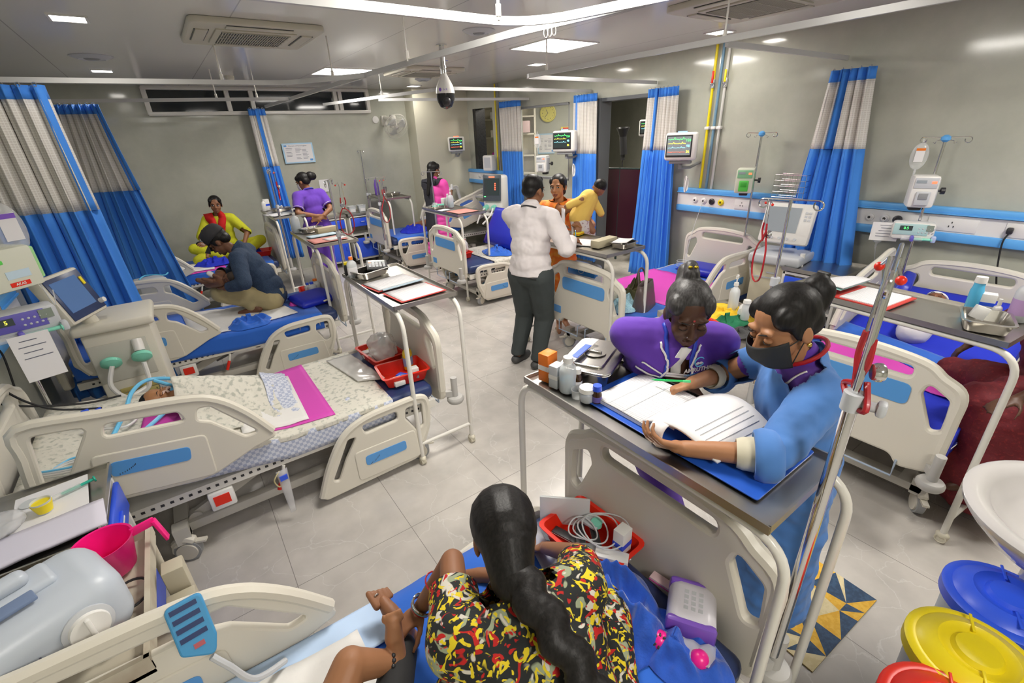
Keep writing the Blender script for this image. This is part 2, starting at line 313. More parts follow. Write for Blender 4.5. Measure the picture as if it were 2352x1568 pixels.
def wseg(y0,y1,z0,z1): g.box((x,(y0+y1)/2,(z0+z1)/2),(.15,y1-y0,z1-z0))
wseg(YF,3.97,0,ZC); wseg(3.97,4.85,2.40,ZC); wseg(4.85,5.44,0,ZC); wseg(5.44,6.75,0,1.34); wseg(5.44,6.75,2.40,ZC); wseg(6.75,7.42,0,ZC); wseg(7.42,7.99,0,1.30); wseg(7.42,7.99,2.45,ZC); wseg(7.99,8.6,0,ZC)
struct('wall_right',g,wall_m)
g=G(); g.box((9.4,5,1.4),(.1,10,2.8)); g.box((7.2,9.3,1.4),(4.3,.1,2.8)); g.box((7.2,1.6,1.4),(4.3,.1,2.8)); struct('wall_far',g,wall_m)
# window_1: white frame with dark night panes
o=G()
for z in (2.455,2.775): o.box((1.66,YB-.01,z),(3.12,.10,.05),bev=.006)
for xx in (.12,1.10,1.42,2.66,2.74,3.2): o.box((xx,YB-.01,2.615),(.06,.09,.34),bev=.006)
wf=struct('window_1',o,wpaint)
for a,b in ((.15,1.07),(1.13,1.39),(1.45,2.63),(2.77,3.17)):
    g=G(); g.box(((a+b)/2,YB+.02,2.615),(b-a,.012,.30)); obj('pane',g,night,wf)
# window_2: glazed opening to the next room ; window_3: narrow hatch with granite jamb
g=G()
for yy in (5.455,6.735): g.box((XR+.06,yy,1.87),(.10,.03,1.06))
for z in (1.355,2.385): g.box((XR+.06,6.095,z),(.10,1.28,.03))
w2=struct('window_2',g,grey); g=G(); g.box((XR+.07,6.095,1.87),(.008,1.25,1.0)); obj('pane',g,glass,w2)
gran=two('granite',(.012,.013,.015),(.06,.06,.065),180,.25,(.5,.7),0)
g=G(); g.box((XR+.07,7.97,1.875),(.2,.10,1.15)); g.box((XR+.07,7.70,1.31),(.2,.6,.03)); struct('window_3',g,gran)
g=G(); g.box((XR+.07,4.83,1.2),(.2,.06,2.4)); g.box((XR+.07,3.98,1.2),(.17,.03,2.4)); g.box((XR+.07,4.4,2.38),(.17,.88,.04)); struct('door_1',g,mat('door_frame',(.13,.14,.15),.4))
# ceiling lamps
def lamp(name,x,y,s,e,lab,c,grp,power):
    t=thing(name,lab,c,(x,y,ZC),group=grp)
    g=G(); h=s/2
    for a,b,cx,cy in ((s+.03,.015,0,h+.007),(s+.03,.015,0,-h-.007),(.015,s,h+.007,0),(.015,s,-h-.007,0)): g.box((cx,cy,-.004),(a,b,.012))
    obj('lamp_frame',g,white_p,t); g=G(); g.box((0,0,-.003),(s,s,.006)); obj('diffuser',g,lightp if s>.4 else lightd,t)
    if power:
        ld=bpy.data.lights.new('panel_light','AREA'); ld.shape='SQUARE'; ld.size=s; ld.energy=power; ld.color=(1,.945,.865); l=link('panel_light',ld,t,(0,0,-.012))
lamp('ceiling_panel_light',3.47,4.04,.6,1,'square white panel light glowing right of the dome camera','ceiling light','square ceiling panel lights',40)
lamp('ceiling_panel_light',2.17,6.49,.6,1,'square white panel light left of the dome camera, above the nurse','ceiling light','square ceiling panel lights',40)
lamp('ceiling_panel_light',1.3,1.75,.6,1,'square panel light above the front beds, out of frame','ceiling light','square ceiling panel lights',40)
for x,y,lab in ((3.5,-.3,'square panel light behind the camera, right'),(.3,-1.3,'square panel light behind the camera, left')): lamp('ceiling_panel_light',x,y,.6,1,lab,'ceiling light','square ceiling panel lights',38)
for x,y,lab in ((-.2,4.42,'small square downlight at the upper left, largest of the downlights'),(-.2,7.08,'small square downlight beyond the round vent, above the blue curtains'),(4.17,5.17,'small downlight just below the right-hand square panel light'),(4.48,2.9,'small downlight behind the white hanging rod, upper right'),(3.79,7.95,'small downlight left of the dome camera, over the wall fan')):
    lamp('downlight',x,y,.17,1,lab,'downlight','small square downlights',5)
for x,y in ((6.9,4.6),(6.0,6.3)):
    ld=bpy.data.lights.new('next_room_light','AREA'); ld.size=.6; ld.energy=42; ld.color=(1,.93,.82); link('next_room_light',ld,None,(x,y,2.78))
# cassette air conditioners
def cassette(x,y,s,lab,rz=0):
    t=thing('ceiling_air_conditioner',lab,'air conditioner',(x,y,ZC),rz,'ceiling cassette units')
    h=s/2; g=G(); g.plate(rrect(s,s,.07),.04,M.Translation((0,0,-.02)),bev=.010); obj('cover',g,mat('aged_ivory',(.60,.57,.47),.4),t)
    q=s*.26; g=G(); g.box((0,0,-.044),(2*q+.08,2*q+.08,.012),bev=.004); obj('grille_frame',g,mat('aged_ivory',(.6,.57,.47),.4),t)
    g=G(); n=26
    for i in range(n): g.box((-q+2*q*(i+.5)/n,0,-.052),(2*q/n*.45,2*q,.008))
    for j in range(5): g.box((0,-q+2*q*j/4,-.052),(2*q,.006,.010))
    gr=obj('grille',g,mat('grille_slats',(.42,.40,.33),.5),t); g=G(); g.box((0,0,-.051),(2*q,2*q,.002)); obj('filter',g,dark,gr)
    for k in range(4):
        a=k*PI/2; T=rotz(a); g=G(); g.box((0,h*.80,-.043),(q*1.9,.075,.012),T=T,bev=.004); f=obj('louvre',g,mat('aged_ivory',(.6,.57,.47),.4),t)
        g=G(); g.box((0,h*.80-.042,-.041),(q*1.9,.006,.006),T=T); g.box((0,h*.80+.042,-.041),(q*1.9,.006,.006),T=T); obj('slot',g,dark,f)
cassette(.84,4.45,.86,'ivory cassette air conditioner with slatted grille at the upper left')
cassette(3.62,2.10,.86,'ivory cassette air conditioner cut off by the top edge, right')
cassette(3.08,6.12,.80,'ivory cassette air conditioner farthest away, left of the dome camera')
for x,y,r,lab in ((-.21,6.05,.16,'round ceiling vent between the two left downlights'),(2.4,3.72,.13,'round ceiling vent just above the dome camera pole'),(3.5,7.0,.12,'round ceiling vent farthest away over the wall fan')):
    t=thing('ceiling_vent',lab,'vent',(x,y,ZC),group='round ceiling vents'); g=G(); g.lathe([(r*.55,-.02),(r*.62,-.028),(r,-.006),(r,0)],38); obj('ring',g,lgrey,t); g=G(); g.lathe([(0,-.03),(r*.3,-.03),(r*.42,-.016),(r*.42,-.012)],24); obj('disc',g,grey,t); g=G(); g.lathe([(0,-.006),(r*.6,-.006)],24); obj('duct',g,dark,t)
g=G(); g.lathe([(0,-.05),(.04,-.05),(.055,-.03),(.055,0)],20); single('smoke_detector',g,mat('aged_ivory',(.6,.57,.47),.4),'small ivory smoke detector on the ceiling before the window strip','smoke detector',(1.01,7.25,ZC))
# dome camera
t=thing('dome_camera','white and black dome security camera hanging from a steel ceiling pole','security camera',(2.42,4.4,2.8))
g=G(); g.cyl((0,0,0),(0,0,-.25),.024,n=20); g.cyl((0,0,0),(0,0,-.01),.05); g.cyl((0,0,-.17),(0,0,-.19),.03); g.cyl((.03,0,-.125),(.055,0,-.125),.006,n=8); obj('pole',g,chrome,t)
g=G(); g.lathe([(.026,-.235),(.034,-.25),(.055,-.29),(.078,-.335),(.088,-.38),(.089,-.40),(.0,-.40)],38); hs=obj('housing',g,white_p,t)
g=G(); g.lathe([(.084,-.40),(.084,-.445),(.077,-.475),(.055,-.515),(.0,-.535)],38); dm=obj('dome',g,mat('smoked_dome',(.02,.02,.022),.12),t)
g=G(); g.ell((-.02,-.045,-.465),(.045,.045,.05)); obj('lens',g,dark,dm)
cdir=V((-2.42,-4.4,0)).normalized(); sd=V((-cdir.y,cdir.x,0))
def facing(p,d): d=V(d).normalized(); xx=V((0,0,1)).cross(d).normalized(); yy=d.cross(xx); return M(((xx.x,yy.x,d.x,p[0]),(xx.y,yy.y,d.y,p[1]),(xx.z,yy.z,d.z,p[2]),(0,0,0,1)))
writing('lettering','A R',.026,facing(cdir*.088+sd*.002+V((0,0,-.372)),cdir),purple_p,hs)
g=G(); g.ell((0,0,0),(.014,.016,.004),T=facing((0,0,0),(cdir-sd*.62)).to_3x3().to_4x4()); obj('badge',g,purple_p,hs,loc=(cdir-sd*.62).normalized()*.087+V((0,0,-.37)))
# curtain tracks hanging on rods
def track(pts,r,lab,rods,closed=False):
    t=thing('curtain_track',lab,'curtain track',(0,0,0),group='white curtain tracks under the ceiling')
    P=fillet([(x,y,2.5) for x,y in pts],r,8); g=G(); n=len(P)
    vs=[];fs=[]
    for i in range(n):
        d=(P[min(i+1,n-1)]-P[max(i-1,0)]).normalized(); s=V((-d.y,d.x,0))
        for a,b in ((-.011,-.017),(.011,-.017),(.011,.017),(-.011,.017)): vs.append(P[i]+s*a+V((0,0,b)))
    for i in range(n-1):
        for k in range(4): fs.append((i*4+k,i*4+(k+1)%4,i*4+4+(k+1)%4,i*4+4+k))
    fs+=[(3,2,1,0),tuple((n-1)*4+k for k in range(4))]; g.add(vs,fs); obj('rail',g,mat('track_white',(.54,.54,.53),.25),t)
    for x,y in rods:
        g=G(); g.cyl((x,y,2.5),(x,y,2.8),.006,n=8); g.cyl((x,y,2.515),(x,y,2.56),.012,n=10); obj('rod',g,wpaint,t)
track([(4.95,3.94),(2.96,3.86),(3.0,-1.5)],.10,'white curtain track turning toward the camera at the upper right',[(3.07,1.95),(2.97,3.55)])
track([(4.95,1.98),(3.15,1.98)],.1,'short white curtain track to the wall, upper right',[])
track([(4.95,5.0),(2.75,5.0),(2.15,7.5)],.25,'white curtain track behind the dome camera',[(2.48,6.12)])
track([(4.95,6.35),(2.62,6.6)],.1,'white curtain track meeting the wall left of the clock',[])
track([(-1.12,2.05),(1.6,2.05),(1.85,1.2),(1.9,-1.5)],.35,'white curtain track curving across the top edge of the view',[(1.42,2.03)])
track([(1.78,1.5),(1.66,2.26),(1.55,4.0),(1.46,7.9)],.3,'long white curtain track running past the dome camera',[(1.55,3.3)])
track([(-1.12,5.0),(1.1,4.78),(1.55,4.1)],.35,'white curtain track carrying the front blue curtain',[(.62,4.85),(1.38,4.4)])
track([(-1.12,7.0),(.95,6.6),(1.47,6.5)],.3,'white curtain track carrying the second blue curtain',[(.75,6.68),(1.15,6.58)])
for i in range(3):
    g=G(); g.tube([(1.66+.012*math.cos(a),1.93+.03*i,2.462+.020*math.sin(a)) for a in [2*PI*j/14 for j in range(14)]],.0022,6,closed=True); single('curtain_ring',g,white_p,'bare white curtain ring hanging from the track near the dome camera','curtain ring',group='bare rings on the track')
# curtains: folded cloth, blue hem, pale mesh top, blue body
def curtain(name,lab,a,b,a2,b2,ztop,zmid,zbot,folds,amp,seed=0,pinch=.5,strip=0,tp=1):
    """a-b: ends of the top edge on the track; a2-b2: ends of the bottom edge"""
    t=thing(name,lab,'curtain',(0,0,0),group='blue and white ward curtains')
    a,b,a2,b2=[V((*p,0)) for p in (a,b,a2,b2)]
    def f(u,v):
        z=zbot+(ztop-zbot)*v; k=(1-v)**1.2 if tp==1 else (1-v)**tp
        p=(a.lerp(b,u)).lerp(a2.lerp(b2,u),k); d=(b-a).normalized(); n=V((-d.y,d.x,0))
        ph=2*PI*folds*u+seed; am=amp*(.55+.45*k)
        p=p+n*am*(math.sin(ph)+.35*math.sin(2.3*ph+seed+2*v)+.2*nz(u*9,v*3,seed))+d*am*.35*math.sin(2*ph); p.z=z; return p
    nu=max(24,int(folds*10))
    def part(nm,v0,v1,nv,m):
        g=G(); g.grid(lambda u,v:f(u,v0+(v1-v0)*v),nu,nv); me=g.mesh(nm,m,180); uv=me.uv_layers.new(name='UV')
        W=max((b-a).length,(b2-a2).length)*1.6; H=ztop-zbot
        for l in me.loops:
            i=l.vertex_index; uv.data[l.index].uv=((i%nu)/(nu-1)*W,(v0+(v1-v0)*(i//nu)/(nv-1))*H)
        o=link(nm,me,t); md=o.modifiers.new('s','SOLIDIFY'); md.thickness=.004; return o
    vm=(zmid-zbot)/(ztop-zbot); vh=1-.09/(ztop-zbot)
    part('blue_drape',0,vm,16,cur_b); part('mesh_panel',vm,vh,10,cur_w); part('hem',vh,1,3,cur_b)
    if strip: 
        g=G(); w=.035/max((b-a).length,.2)
        def fs(u,v):
            uu=strip-w/2+w*u; return f(uu,v0+(1-v0)*v)+V((-.012,-.02,0))*1.0
        v0=vm; g.grid(fs,4,14); o=obj('edge_binding',g,cur_b,t,smooth=180); md=o.modifiers.new('s','SOLIDIFY'); md.thickness=.005
    nr=max(4,int(folds)); 
    for i in range(nr):
        p=f((i+.5)/nr,1); g=G(); g.tube([p+V((0,.001,0))+V((.012*math.cos(q),0,.014*math.sin(q)+.0)) for q in [2*PI*j/12 for j in range(12)]],.0022,6,closed=True); obj('ring',g,chrome,t)
    return t
curtain('ward_curtain','wide blue curtain with white mesh top nearest on the left',(-1.12,4.99),(-.50,4.93),(-1.12,4.95),(-.36,4.55),2.47,1.62,.12,7,.05,1,strip=.985)
curtain('ward_curtain','second blue curtain with white mesh top, partly behind the first',(-.72,6.93),(-.33,6.88),(-1.05,6.9),(.02,6.2),2.47,1.62,.12,7,.05,3,strip=.98)
curtain('ward_curtain','narrow blue and white curtain gathered against the back wall',(1.30,8.36),(1.53,8.36),(1.33,8.40),(1.62,8.36),2.50,1.70,.25,4,.03,2,strip=.5)
curtain('ward_curtain','blue and white curtain farthest along the right wall, left of the clock',(4.86,7.02),(4.86,6.45),(4.88,6.95),(4.88,6.45),2.50,1.75,.3,7,.035,4)
curtain('ward_curtain','blue and white curtain right of the clock window, behind the baby',(4.86,5.21),(4.86,4.78),(4.86,5.18),(4.86,4.72),2.46,1.73,.25,7,.035,5,strip=.06)
curtain('ward_curtain','blue and white curtain just left of the yellow gas pipes',(4.84,3.95),(4.84,3.53),(4.80,4.03),(4.80,3.40),2.43,1.78,.25,7,.04,6,strip=.25)
curtain('ward_curtain','blue and white curtain on the right, behind the red stethoscope',(4.86,2.06),(4.84,1.72),(4.66,2.15),(4.74,1.45),2.41,1.80,.35,5,.05,7,strip=.35)
# ---------------------------------------------------------------- hospital beds, over-bed tables, drip stands
XZ=lambda x,y,z:M(((1,0,0,x),(0,0,-1,y),(0,1,0,z),(0,0,0,1)))      # plate drawn in x,z
YZ=lambda x,y,z:M(((0,0,1,x),(1,0,0,y),(0,1,0,z),(0,0,0,1)))       # plate drawn in y,z
def fl(pts,r,n=4): return [(p.x,p.y) for p in fillet([(a,b,0) for a,b in pts],r,n,True)]
def board_mesh():
    L=[(-.45,.40),(-.45,.84),(-.36,.90),(-.27,.965),(0,.985)]; out=L+[(-a,b) for a,b in L[:-1][::-1]]+[(.30,.36),(.26,.42),(-.26,.42),(-.30,.36)]
    o=fl(out,.05); slot=fl([(-.24,.865),(.24,.865),(.24,.925),(-.24,.925)],.028)
    h=[(.315,.86),(.405,.805),(.415,.64),(.375,.62),(.30,.80)]; h1=fl(h,.03); h2=[(-a,b) for a,b in h1][::-1]
    g=G(); g.plate(o,.045,YZ(0,0,0),[slot,h1,h2],.014)
    # moulded lip along the top
    g.tube([(0,a,b) for a,b in cat([(-.435,.47),(-.437,.70),(-.430,.845),(-.35,.90),(-.26,.95),(0,.972),(.26,.95),(.35,.90),(.430,.845),(.437,.70),(.435,.47)],5)],.027,8)
    d=G(); d.plate(rrect(.52,.115,.035,cy=.775),.004,YZ(.0245,0,0),bev=.001)
    d.plate(rrect(.10,.07,.006,cx=-.33,cy=.50),.004,YZ(.0235,0,0),bev=.001)
    return g.mesh('board',plas),d
def rail_mesh(foot):
    if not foot:
        out=[(.02,.50),(.03,.86),(.60,.86),(.74,.83),(.97,.60),(.985,.56),(.88,.52),(.70,.42),(.62,.40),(.10,.40)]
        holes=[[(.075,.80),(.25,.80),(.14,.53),(.085,.50)],[(.31,.80),(.57,.80),(.60,.75),(.30,.74)],[(.65,.80),(.70,.80),(.90,.61),(.84,.60),(.70,.72),(.645,.74)]]
        top=[(.10,.42),(.05,.52),(.04,.70),(.045,.84),(.30,.85),(.60,.855),(.73,.825),(.85,.73),(.965,.595)]; dc=(.45,.575,.30,.075)
    else:
        out=[(-.01,.42),(.09,.62),(.20,.78),(.34,.85),(.70,.86),(.765,.83),(.755,.62),(.68,.44),(.62,.40),(.03,.38)]
        holes=[[(.09,.50),(.22,.74),(.27,.74),(.18,.60),(.12,.48)],[(.31,.80),(.54,.81),(.54,.75),(.33,.74)],[(.60,.805),(.71,.81),(.705,.64),(.655,.62),(.59,.74)]]
        top=[(.01,.41),(.09,.60),(.20,.765),(.34,.835),(.52,.85),(.69,.85),(.745,.80),(.735,.64),(.68,.52)]; dc=(.43,.55,.27,.07)
    o=fl(out,.035,3); hs=[fl(h,.022,3) for h in holes]
    g=G(); g.plate(o,.030,XZ(0,0,0),hs,.010); g.tube([(a,0,b) for a,b in cat([(a,b,0) for a,b in top] and [V((a,b,0)) for a,b in top],4) for a,b in [(a,b)]] if False else [V((p.x,0,p.y)) for p in cat([(a,b,0) for a,b in top],4)],.023,8)
    x0,z0,w,h=dc
    ins=fl([(x0-w/2-.06,.42),(x0-w/2-.06,z0+.085),(x0+w/2+.07,z0+.085),(x0+w/2+.10,.42)],.03); g.plate(ins,.040,XZ(0,0,0),[],.006)
    d=G(); d.plate(rrect(w,h,.022,cx=x0,cy=z0),.046,XZ(0,0,0),bev=.001)
    s=G()
    for q in (-1,1):
        for i in range(9):
            a=-.9+1.1*i/8; p=V((x0-w*.42+.07*math.cos(a-.6)*1.0,q*.0235,z0-.0+.06*math.sin(a)*.6+.0)); s.box(p,(.0025,.001,.007))
    return g.mesh('side_rail',plas),d.mesh('decal_panel',decal),s.mesh('angle_scale',dark)
BM,BD=board_mesh(); BDm=BD.mesh('decal_panel',decal); RH=rail_mesh(False); RF=rail_mesh(True)
def caster_mesh(r=.065):
    g=G(); g.cyl((0,-.018,r),(0,.018,r),r,n=24); w=g.mesh('wheel',[mat('tyre_grey',(.33,.34,.35),.5)])
    h=G(); h.cyl((0,-.026,r),(0,.026,r),r*.78,n=24); h.tube(cat([(-r*1.0,0,r*.9),(-r*.8,0,r*1.7),(0,0,r*2.15),(r*.75,0,r*1.8)],4),[.016]*4+[.024]*8+[.014],8); h.cyl((0,0,r*1.9),(0,0,r*2.9),.020,n=12); h.box((r*1.15,0,r*1.75),(.05,.03,.012)); return w,h.mesh('fork',plas)
CW,CF=caster_mesh()
BEDS={}
HX=.10
def bedtop(n,X):
    x,y,rot,t=BEDS[n]; lx=(X-x)*(1 if rot==0 else -1); return .536+max(0,HX-lx)*math.tan(t)
def bed(key,label,x,y,rot,raised,tilt=0,group='electric hospital beds',mattress=True,bump=(1,-1)):
    BEDS[key]=(x,y,rot,tilt)
    """raised: rail name -> drop below the raised position (None = no rail in view)"""
    t=thing('hospital_bed',label,'hospital bed',(x,y,0),rot,group)
    for s,n in ((1.05,'footboard'),(-1.05,'headboard')):
        o=obj(n,BM,None,t,loc=(s,0,0),rz=(0 if s>0 else PI)); obj('decal_panel',BDm,None,o)
    for key,drop in raised.items():
        if drop is None: continue
        s=1 if key[1]=='l' else -1; m=RH if key[0]=='h' else RF
        o=obj('side_rail',m[0],None,t)
        A=M.Translation((-.98 if key[0]=='h' else .16,s*.475,.02-drop))
        if key[0]=='h' and tilt: A=M.Translation((HX,0,.43))@M.Rotation(tilt,4,'Y')@M.Translation((-HX,0,-.43))@A
        o.matrix_local=A
        d=obj('decal_panel',m[1],None,o); obj('angle_scale',m[2],None,d)
    if mattress:
        g=G(); g.box((0,0,.485),(1.98,.86,.10),bev=.035,seg=3)
        bm=bmesh.new(); vs=[bm.verts.new(v) for v in g.v]; [bm.faces.new([vs[i] for i in f]) for f in g.f]
        if tilt:
            bmesh.ops.bisect_plane(bm,geom=bm.verts[:]+bm.edges[:]+bm.faces[:],plane_co=(HX,0,0),plane_no=(1,0,0))
            for v in bm.verts: v.co.z+=max(0,HX-v.co.x)*math.tan(tilt)
        me=bpy.data.meshes.new('mattress'); bm.to_mesh(me); bm.free(); me.materials.append(navy); me.polygons.foreach_set('use_smooth',[True]*len(me.polygons)); me.set_sharp_from_angle(angle=R(40)); obj('mattress',me,None,t)
        if tilt:
            g=G(); g.box((HX-.55,0,.425),(1.1,.80,.02)); o=obj('backrest_frame',g,wpaint,t); o.matrix_local=M.Translation((HX,0,.43))@M.Rotation(tilt,4,'Y')@M.Translation((-HX,0,-.43))
    g=G()
    for s in (-1,1): g.box((0,s*.425,.40),(1.98,.03,.055)); g.box((0,s*.30,.395),(1.9,.05,.02))
    for xx in (-.95,-.5,-.05,.4,.95): g.box((xx,0,.395),(.05,.84,.03))
    g.box((0,0,.42),(1.92,.82,.012))
    for s in (-1,1):
        for i in range(46): g.box((-.9+i*.04,s*.4405,.402),(.016,.002,.014),1)
    obj('bed_deck',g,[wpaint,dark],t)
    g=G()
    for s in (-1,1):
        g.box((.16,s*.33,.155),(1.42,.06,.055),bev=.006); g.cyl((.30,s*.33,.12),(.30,s*.365,.12),.05,n=16)
    for xx in (-.52,.84): g.box((xx,0,.155),(.07,.84,.05),bev=.006); g.box((xx,.40,.17),(.07,.07,.10)); g.box((xx,-.40,.17),(.07,.07,.10))
    obj('chassis',g,gmetal,t)
    for s in (-1,1):
        for a,b in (((-.45,.18),(.02,.375)),((.35,.18),(.82,.375))):
            g=G(); g.bar((a[0],s*.30,a[1]),(b[0],s*.30,b[1]),.03,.06,up=(0,1,0)); 
            for p in (a,b): g.cyl((p[0],s*.28,p[1]),(p[0],s*.33,p[1]),.033,n=14)
            obj('lift_arm',g,gmetal,t)
    g=G(); g.cyl((-.1,0,.2),(.35,0,.33),.04); g.cyl((.35,0,.33),(.6,0,.37),.022); obj('actuator',g,grey,t)
    for xx in (-.52,.84):
        for s in (-1,1):
            c=obj('caster',CF,None,t,loc=(xx,s*.415,0),rz=(.5 if s>0 else -.4)); obj('wheel',CW,None,c)
    for s in bump:
        g=G(); g.bar((1.04,s*.41,.43),(1.115,s*.455,.43),.03,.04); g.tube([(1.13,s*.46,.40),(1.13,s*.46,.55)],.022,14); g.lathe([(0,-.022),(.05,-.022),(.058,-.008),(.058,.008),(.05,.02),(.022,.024)],24,T=M.Translation((1.13,s*.46,.385))); obj('corner_bumper',g,lgrey if False else mat('bumper_grey',(.48,.47,.45),.4),t)
        g=G(); g.tube([(1.04,s*.30,.40),(1.075,s*.30,.40),(1.075,s*.30,.30),(1.075,s*.05,.30),(1.075,s*.05,.40),(1.04,s*.05,.40)],.006,8); obj('hanging_hook',g,mat('hook_grey',(.38,.46,.58),.35),t)
    for s in (-1,1):
        g=G(); g.tube([(.02,s*.445,.37),(.0,s*.455,.31)],.009,8); lv=obj('release_lever',g,wpaint,t); g=G(); g.tube([(.0,s*.455,.315),(-.035,s*.465,.24)],.012,10); obj('lever_grip',g,red_p,lv)
        g=G(); g.box((-.30,s*.43,.31),(.12,.05,.11),bev=.01); cb=obj('control_box',g,white_p,t); g=G(); g.box((-.30,s*.456,.315),(.075,.004,.06)); obj('warning_label',g,red_p,cb)
        g=G(); g.tube(fillet([(.62,s*.44,.415),(.62,s*.46,.47),(.80,s*.46,.47),(.80,s*.44,.415)],.02),.005,6); obj('mattress_stop',g,chrome,t)
    return t
bed('A','front bed where the woman in the floral dress sits',.07,.75,0,{'hl':.0,'fl':.36},0.07)
bed('B','bed at the left with a sleeping infant and a printed sheet',.10,2.93,0,{'hl':.36,'hr':.0,'fl':.36,'fr':.36},0.16)
bed('C','bed on which the man in the cap sits cross-legged',.05,4.86,0,{'hl':.0,'hr':.0,'fl':.36,'fr':.36},0.06)
bed('D','farthest bed on the left where the woman in red and yellow sits',.03,7.50,0,{'hr':.0,'fr':.36,'hl':.36},0)
bed('R1','bed at the right edge in front of the red saree',3.79,.72,PI,{'hr':.0,'fr':.36},0.2)
bed('R2','bed with a magenta sheet behind the man in the white shirt',3.79,2.78,PI,{'hl':.0,'hr':.36,'fl':.36},0)
bed('R3','bed with a tilted royal blue cushion, left of the man in the white shirt',3.79,5.30,PI,{'hr':.0,'fl':.36,'fr':.36,'hl':.0},0)
bed('R4','bed farthest back, behind the woman in pink and black',3.75,7.62,PI,{'hr':.0,'fl':.36,'fr':.36,'hl':.0},0.3)
# over-bed tables
def table(label,x,y,L=.98,Wd=.41,H=1.12,rz=0,rimc=None):
    t=thing('overbed_table',label,'overbed table',(x,y,0),rz,'steel-topped over-bed tables')
    g=G(); g.box((0,0,H-.011),(Wd,L,.008)); h=.028
    for s in (-1,1): g.box((s*Wd/2,0,H-.006),(.006,L+.006,h)); g.box((0,s*L/2,H-.006),(Wd,.006,h))
    obj('tray_top',g,steel_b,t)
    for s in (-1,1):
        xx=s*(Wd/2-.02); e=L/2+.055
        for q in (-1,1):
            p=fillet([(xx,0,H-.038),(xx,q*e,H-.038),(xx,q*(e+.01),.06)],.13,8); g=G(); g.tube(p,.0145,12); lg=obj('leg',g,wpaint,t)
            g=G(); g.cyl((xx-.014,q*(e+.01),.026),(xx+.014,q*(e+.01),.026),.026,n=18); w=obj('caster',g,mat('caster_cream',(.66,.62,.50),.4),lg)
            g.v=[]; g=G(); g.ell((xx,q*(e+.01),.045),(.022,.03,.022)); 
            g2=G(); g2.tube([(xx-.015,q*(e+.01)+.022*math.cos(a),.026+.022*math.sin(a)) for a in [2*PI*i/16 for i in range(16)]],.004,6,closed=True); g.add(g2.v,g2.f); obj('caster_ring',g,mat('ring_dark',(.10,.11,.10),.5),lg) if False else obj('caster_hood',g,mat('caster_cream',(.66,.62,.50),.4),lg)
    for q in (-1,1):
        g=G(); g.cyl((-Wd/2+.02,q*(L/2+.064),.16),(Wd/2-.02,q*(L/2+.064),.16),.0125,n=10); obj('spreader_bar',g,wpaint,t)
    return t
table('steel overbed table where the two nurses write, front centre',1.19,.83,1.0,.41)
table('overbed table with two red clipboards at the foot of the printed-sheet bed',1.12,2.99,.97,.43)
table('overbed table with a salmon folder between the cap man and the nurse',1.22,5.17,.98,.43)
table('overbed table against which the standing purple nurse writes, far left',1.27,7.42,.98,.40)
table('overbed table with an open chart at the right edge',3.06,.70,1.02,.44,rz=-.12)
table('overbed table in front of the man in the white shirt',2.92,3.0,1.02,.46)
table('overbed table with a sanitiser pump and salmon folder, centre back',3.08,5.68,1.0,.42)
table('overbed table with a tall purple bottle, farthest back',3.12,8.0,.86,.42)
# drip stands set in the bed corners
def drip_stand(label,x,y,z0,z1,rz=0,lean=(0,0),fr=.62):
    t=thing('drip_stand',label,'drip stand',(x,y,z0),rz,'chrome drip stands')
    H=z1-z0; g=G(); zz=H*fr; g.tube([(0,0,0),(lean[0]*.62,lean[1]*.62,zz)],.0155,14); g.tube([(lean[0]*.62,lean[1]*.62,zz-.02),(lean[0],lean[1],H)],.0085,12); obj('pole',g,chrome,t)
    g=G(); g.cyl((lean[0]*.62,lean[1]*.62,zz-.03),(lean[0]*.62,lean[1]*.62,zz+.015),.022); g.cyl((lean[0]*.62,lean[1]*.62,zz-.01),(lean[0]*.62+.045,lean[1]*.62,zz-.01),.012); g.box((lean[0]*.62+.055,lean[1]*.62,zz-.01),(.02,.035,.035),bev=.008); obj('clamp_knob',g,lgrey,t)
    g=G(); e=V((lean[0],lean[1],H)); g.tube([e+V((0,-.13,0)),e+V((0,.13,0))],.0045,8)
    for s in (-1,1):
        g.tube([e+V((0,s*(.13-.0+.022*math.sin(a)-.0),-.024+.024*math.cos(a))) for a in [2*PI*i/14*.86 for i in range(15)]],.0042,8)
    obj('hook_bar',g,chrome,t); return t
DS={}
DS["A"]=drip_stand('thick chrome drip stand nearest the camera beside the blue-gowned nurse',1.165,.29,.50,1.78,-1.33,fr=.74)
DS['C']=drip_stand('chrome drip stand with a red stethoscope behind the cap man, left of the cabinets',1.18,4.40,.50,1.72,-.5)
DS['D']=drip_stand('chrome drip stand by the blue curtain on the back wall',1.16,7.04,.50,1.72,-.3)
DS['R4']=drip_stand('chrome drip stand in front of the table with the purple bottle',2.62,7.16,.50,1.50,1.0)
DS['R1']=drip_stand('chrome drip stand with a red stethoscope in front of the white ventilator',2.66,1.18,.50,1.66,.25)
DS['W']=drip_stand('thin chrome drip stand against the back wall right of the poster',2.86,8.35,.0,1.86,0)
DS['P']=drip_stand('thin chrome drip stand behind the woman in pink',2.95,5.95,.50,1.60,.6)
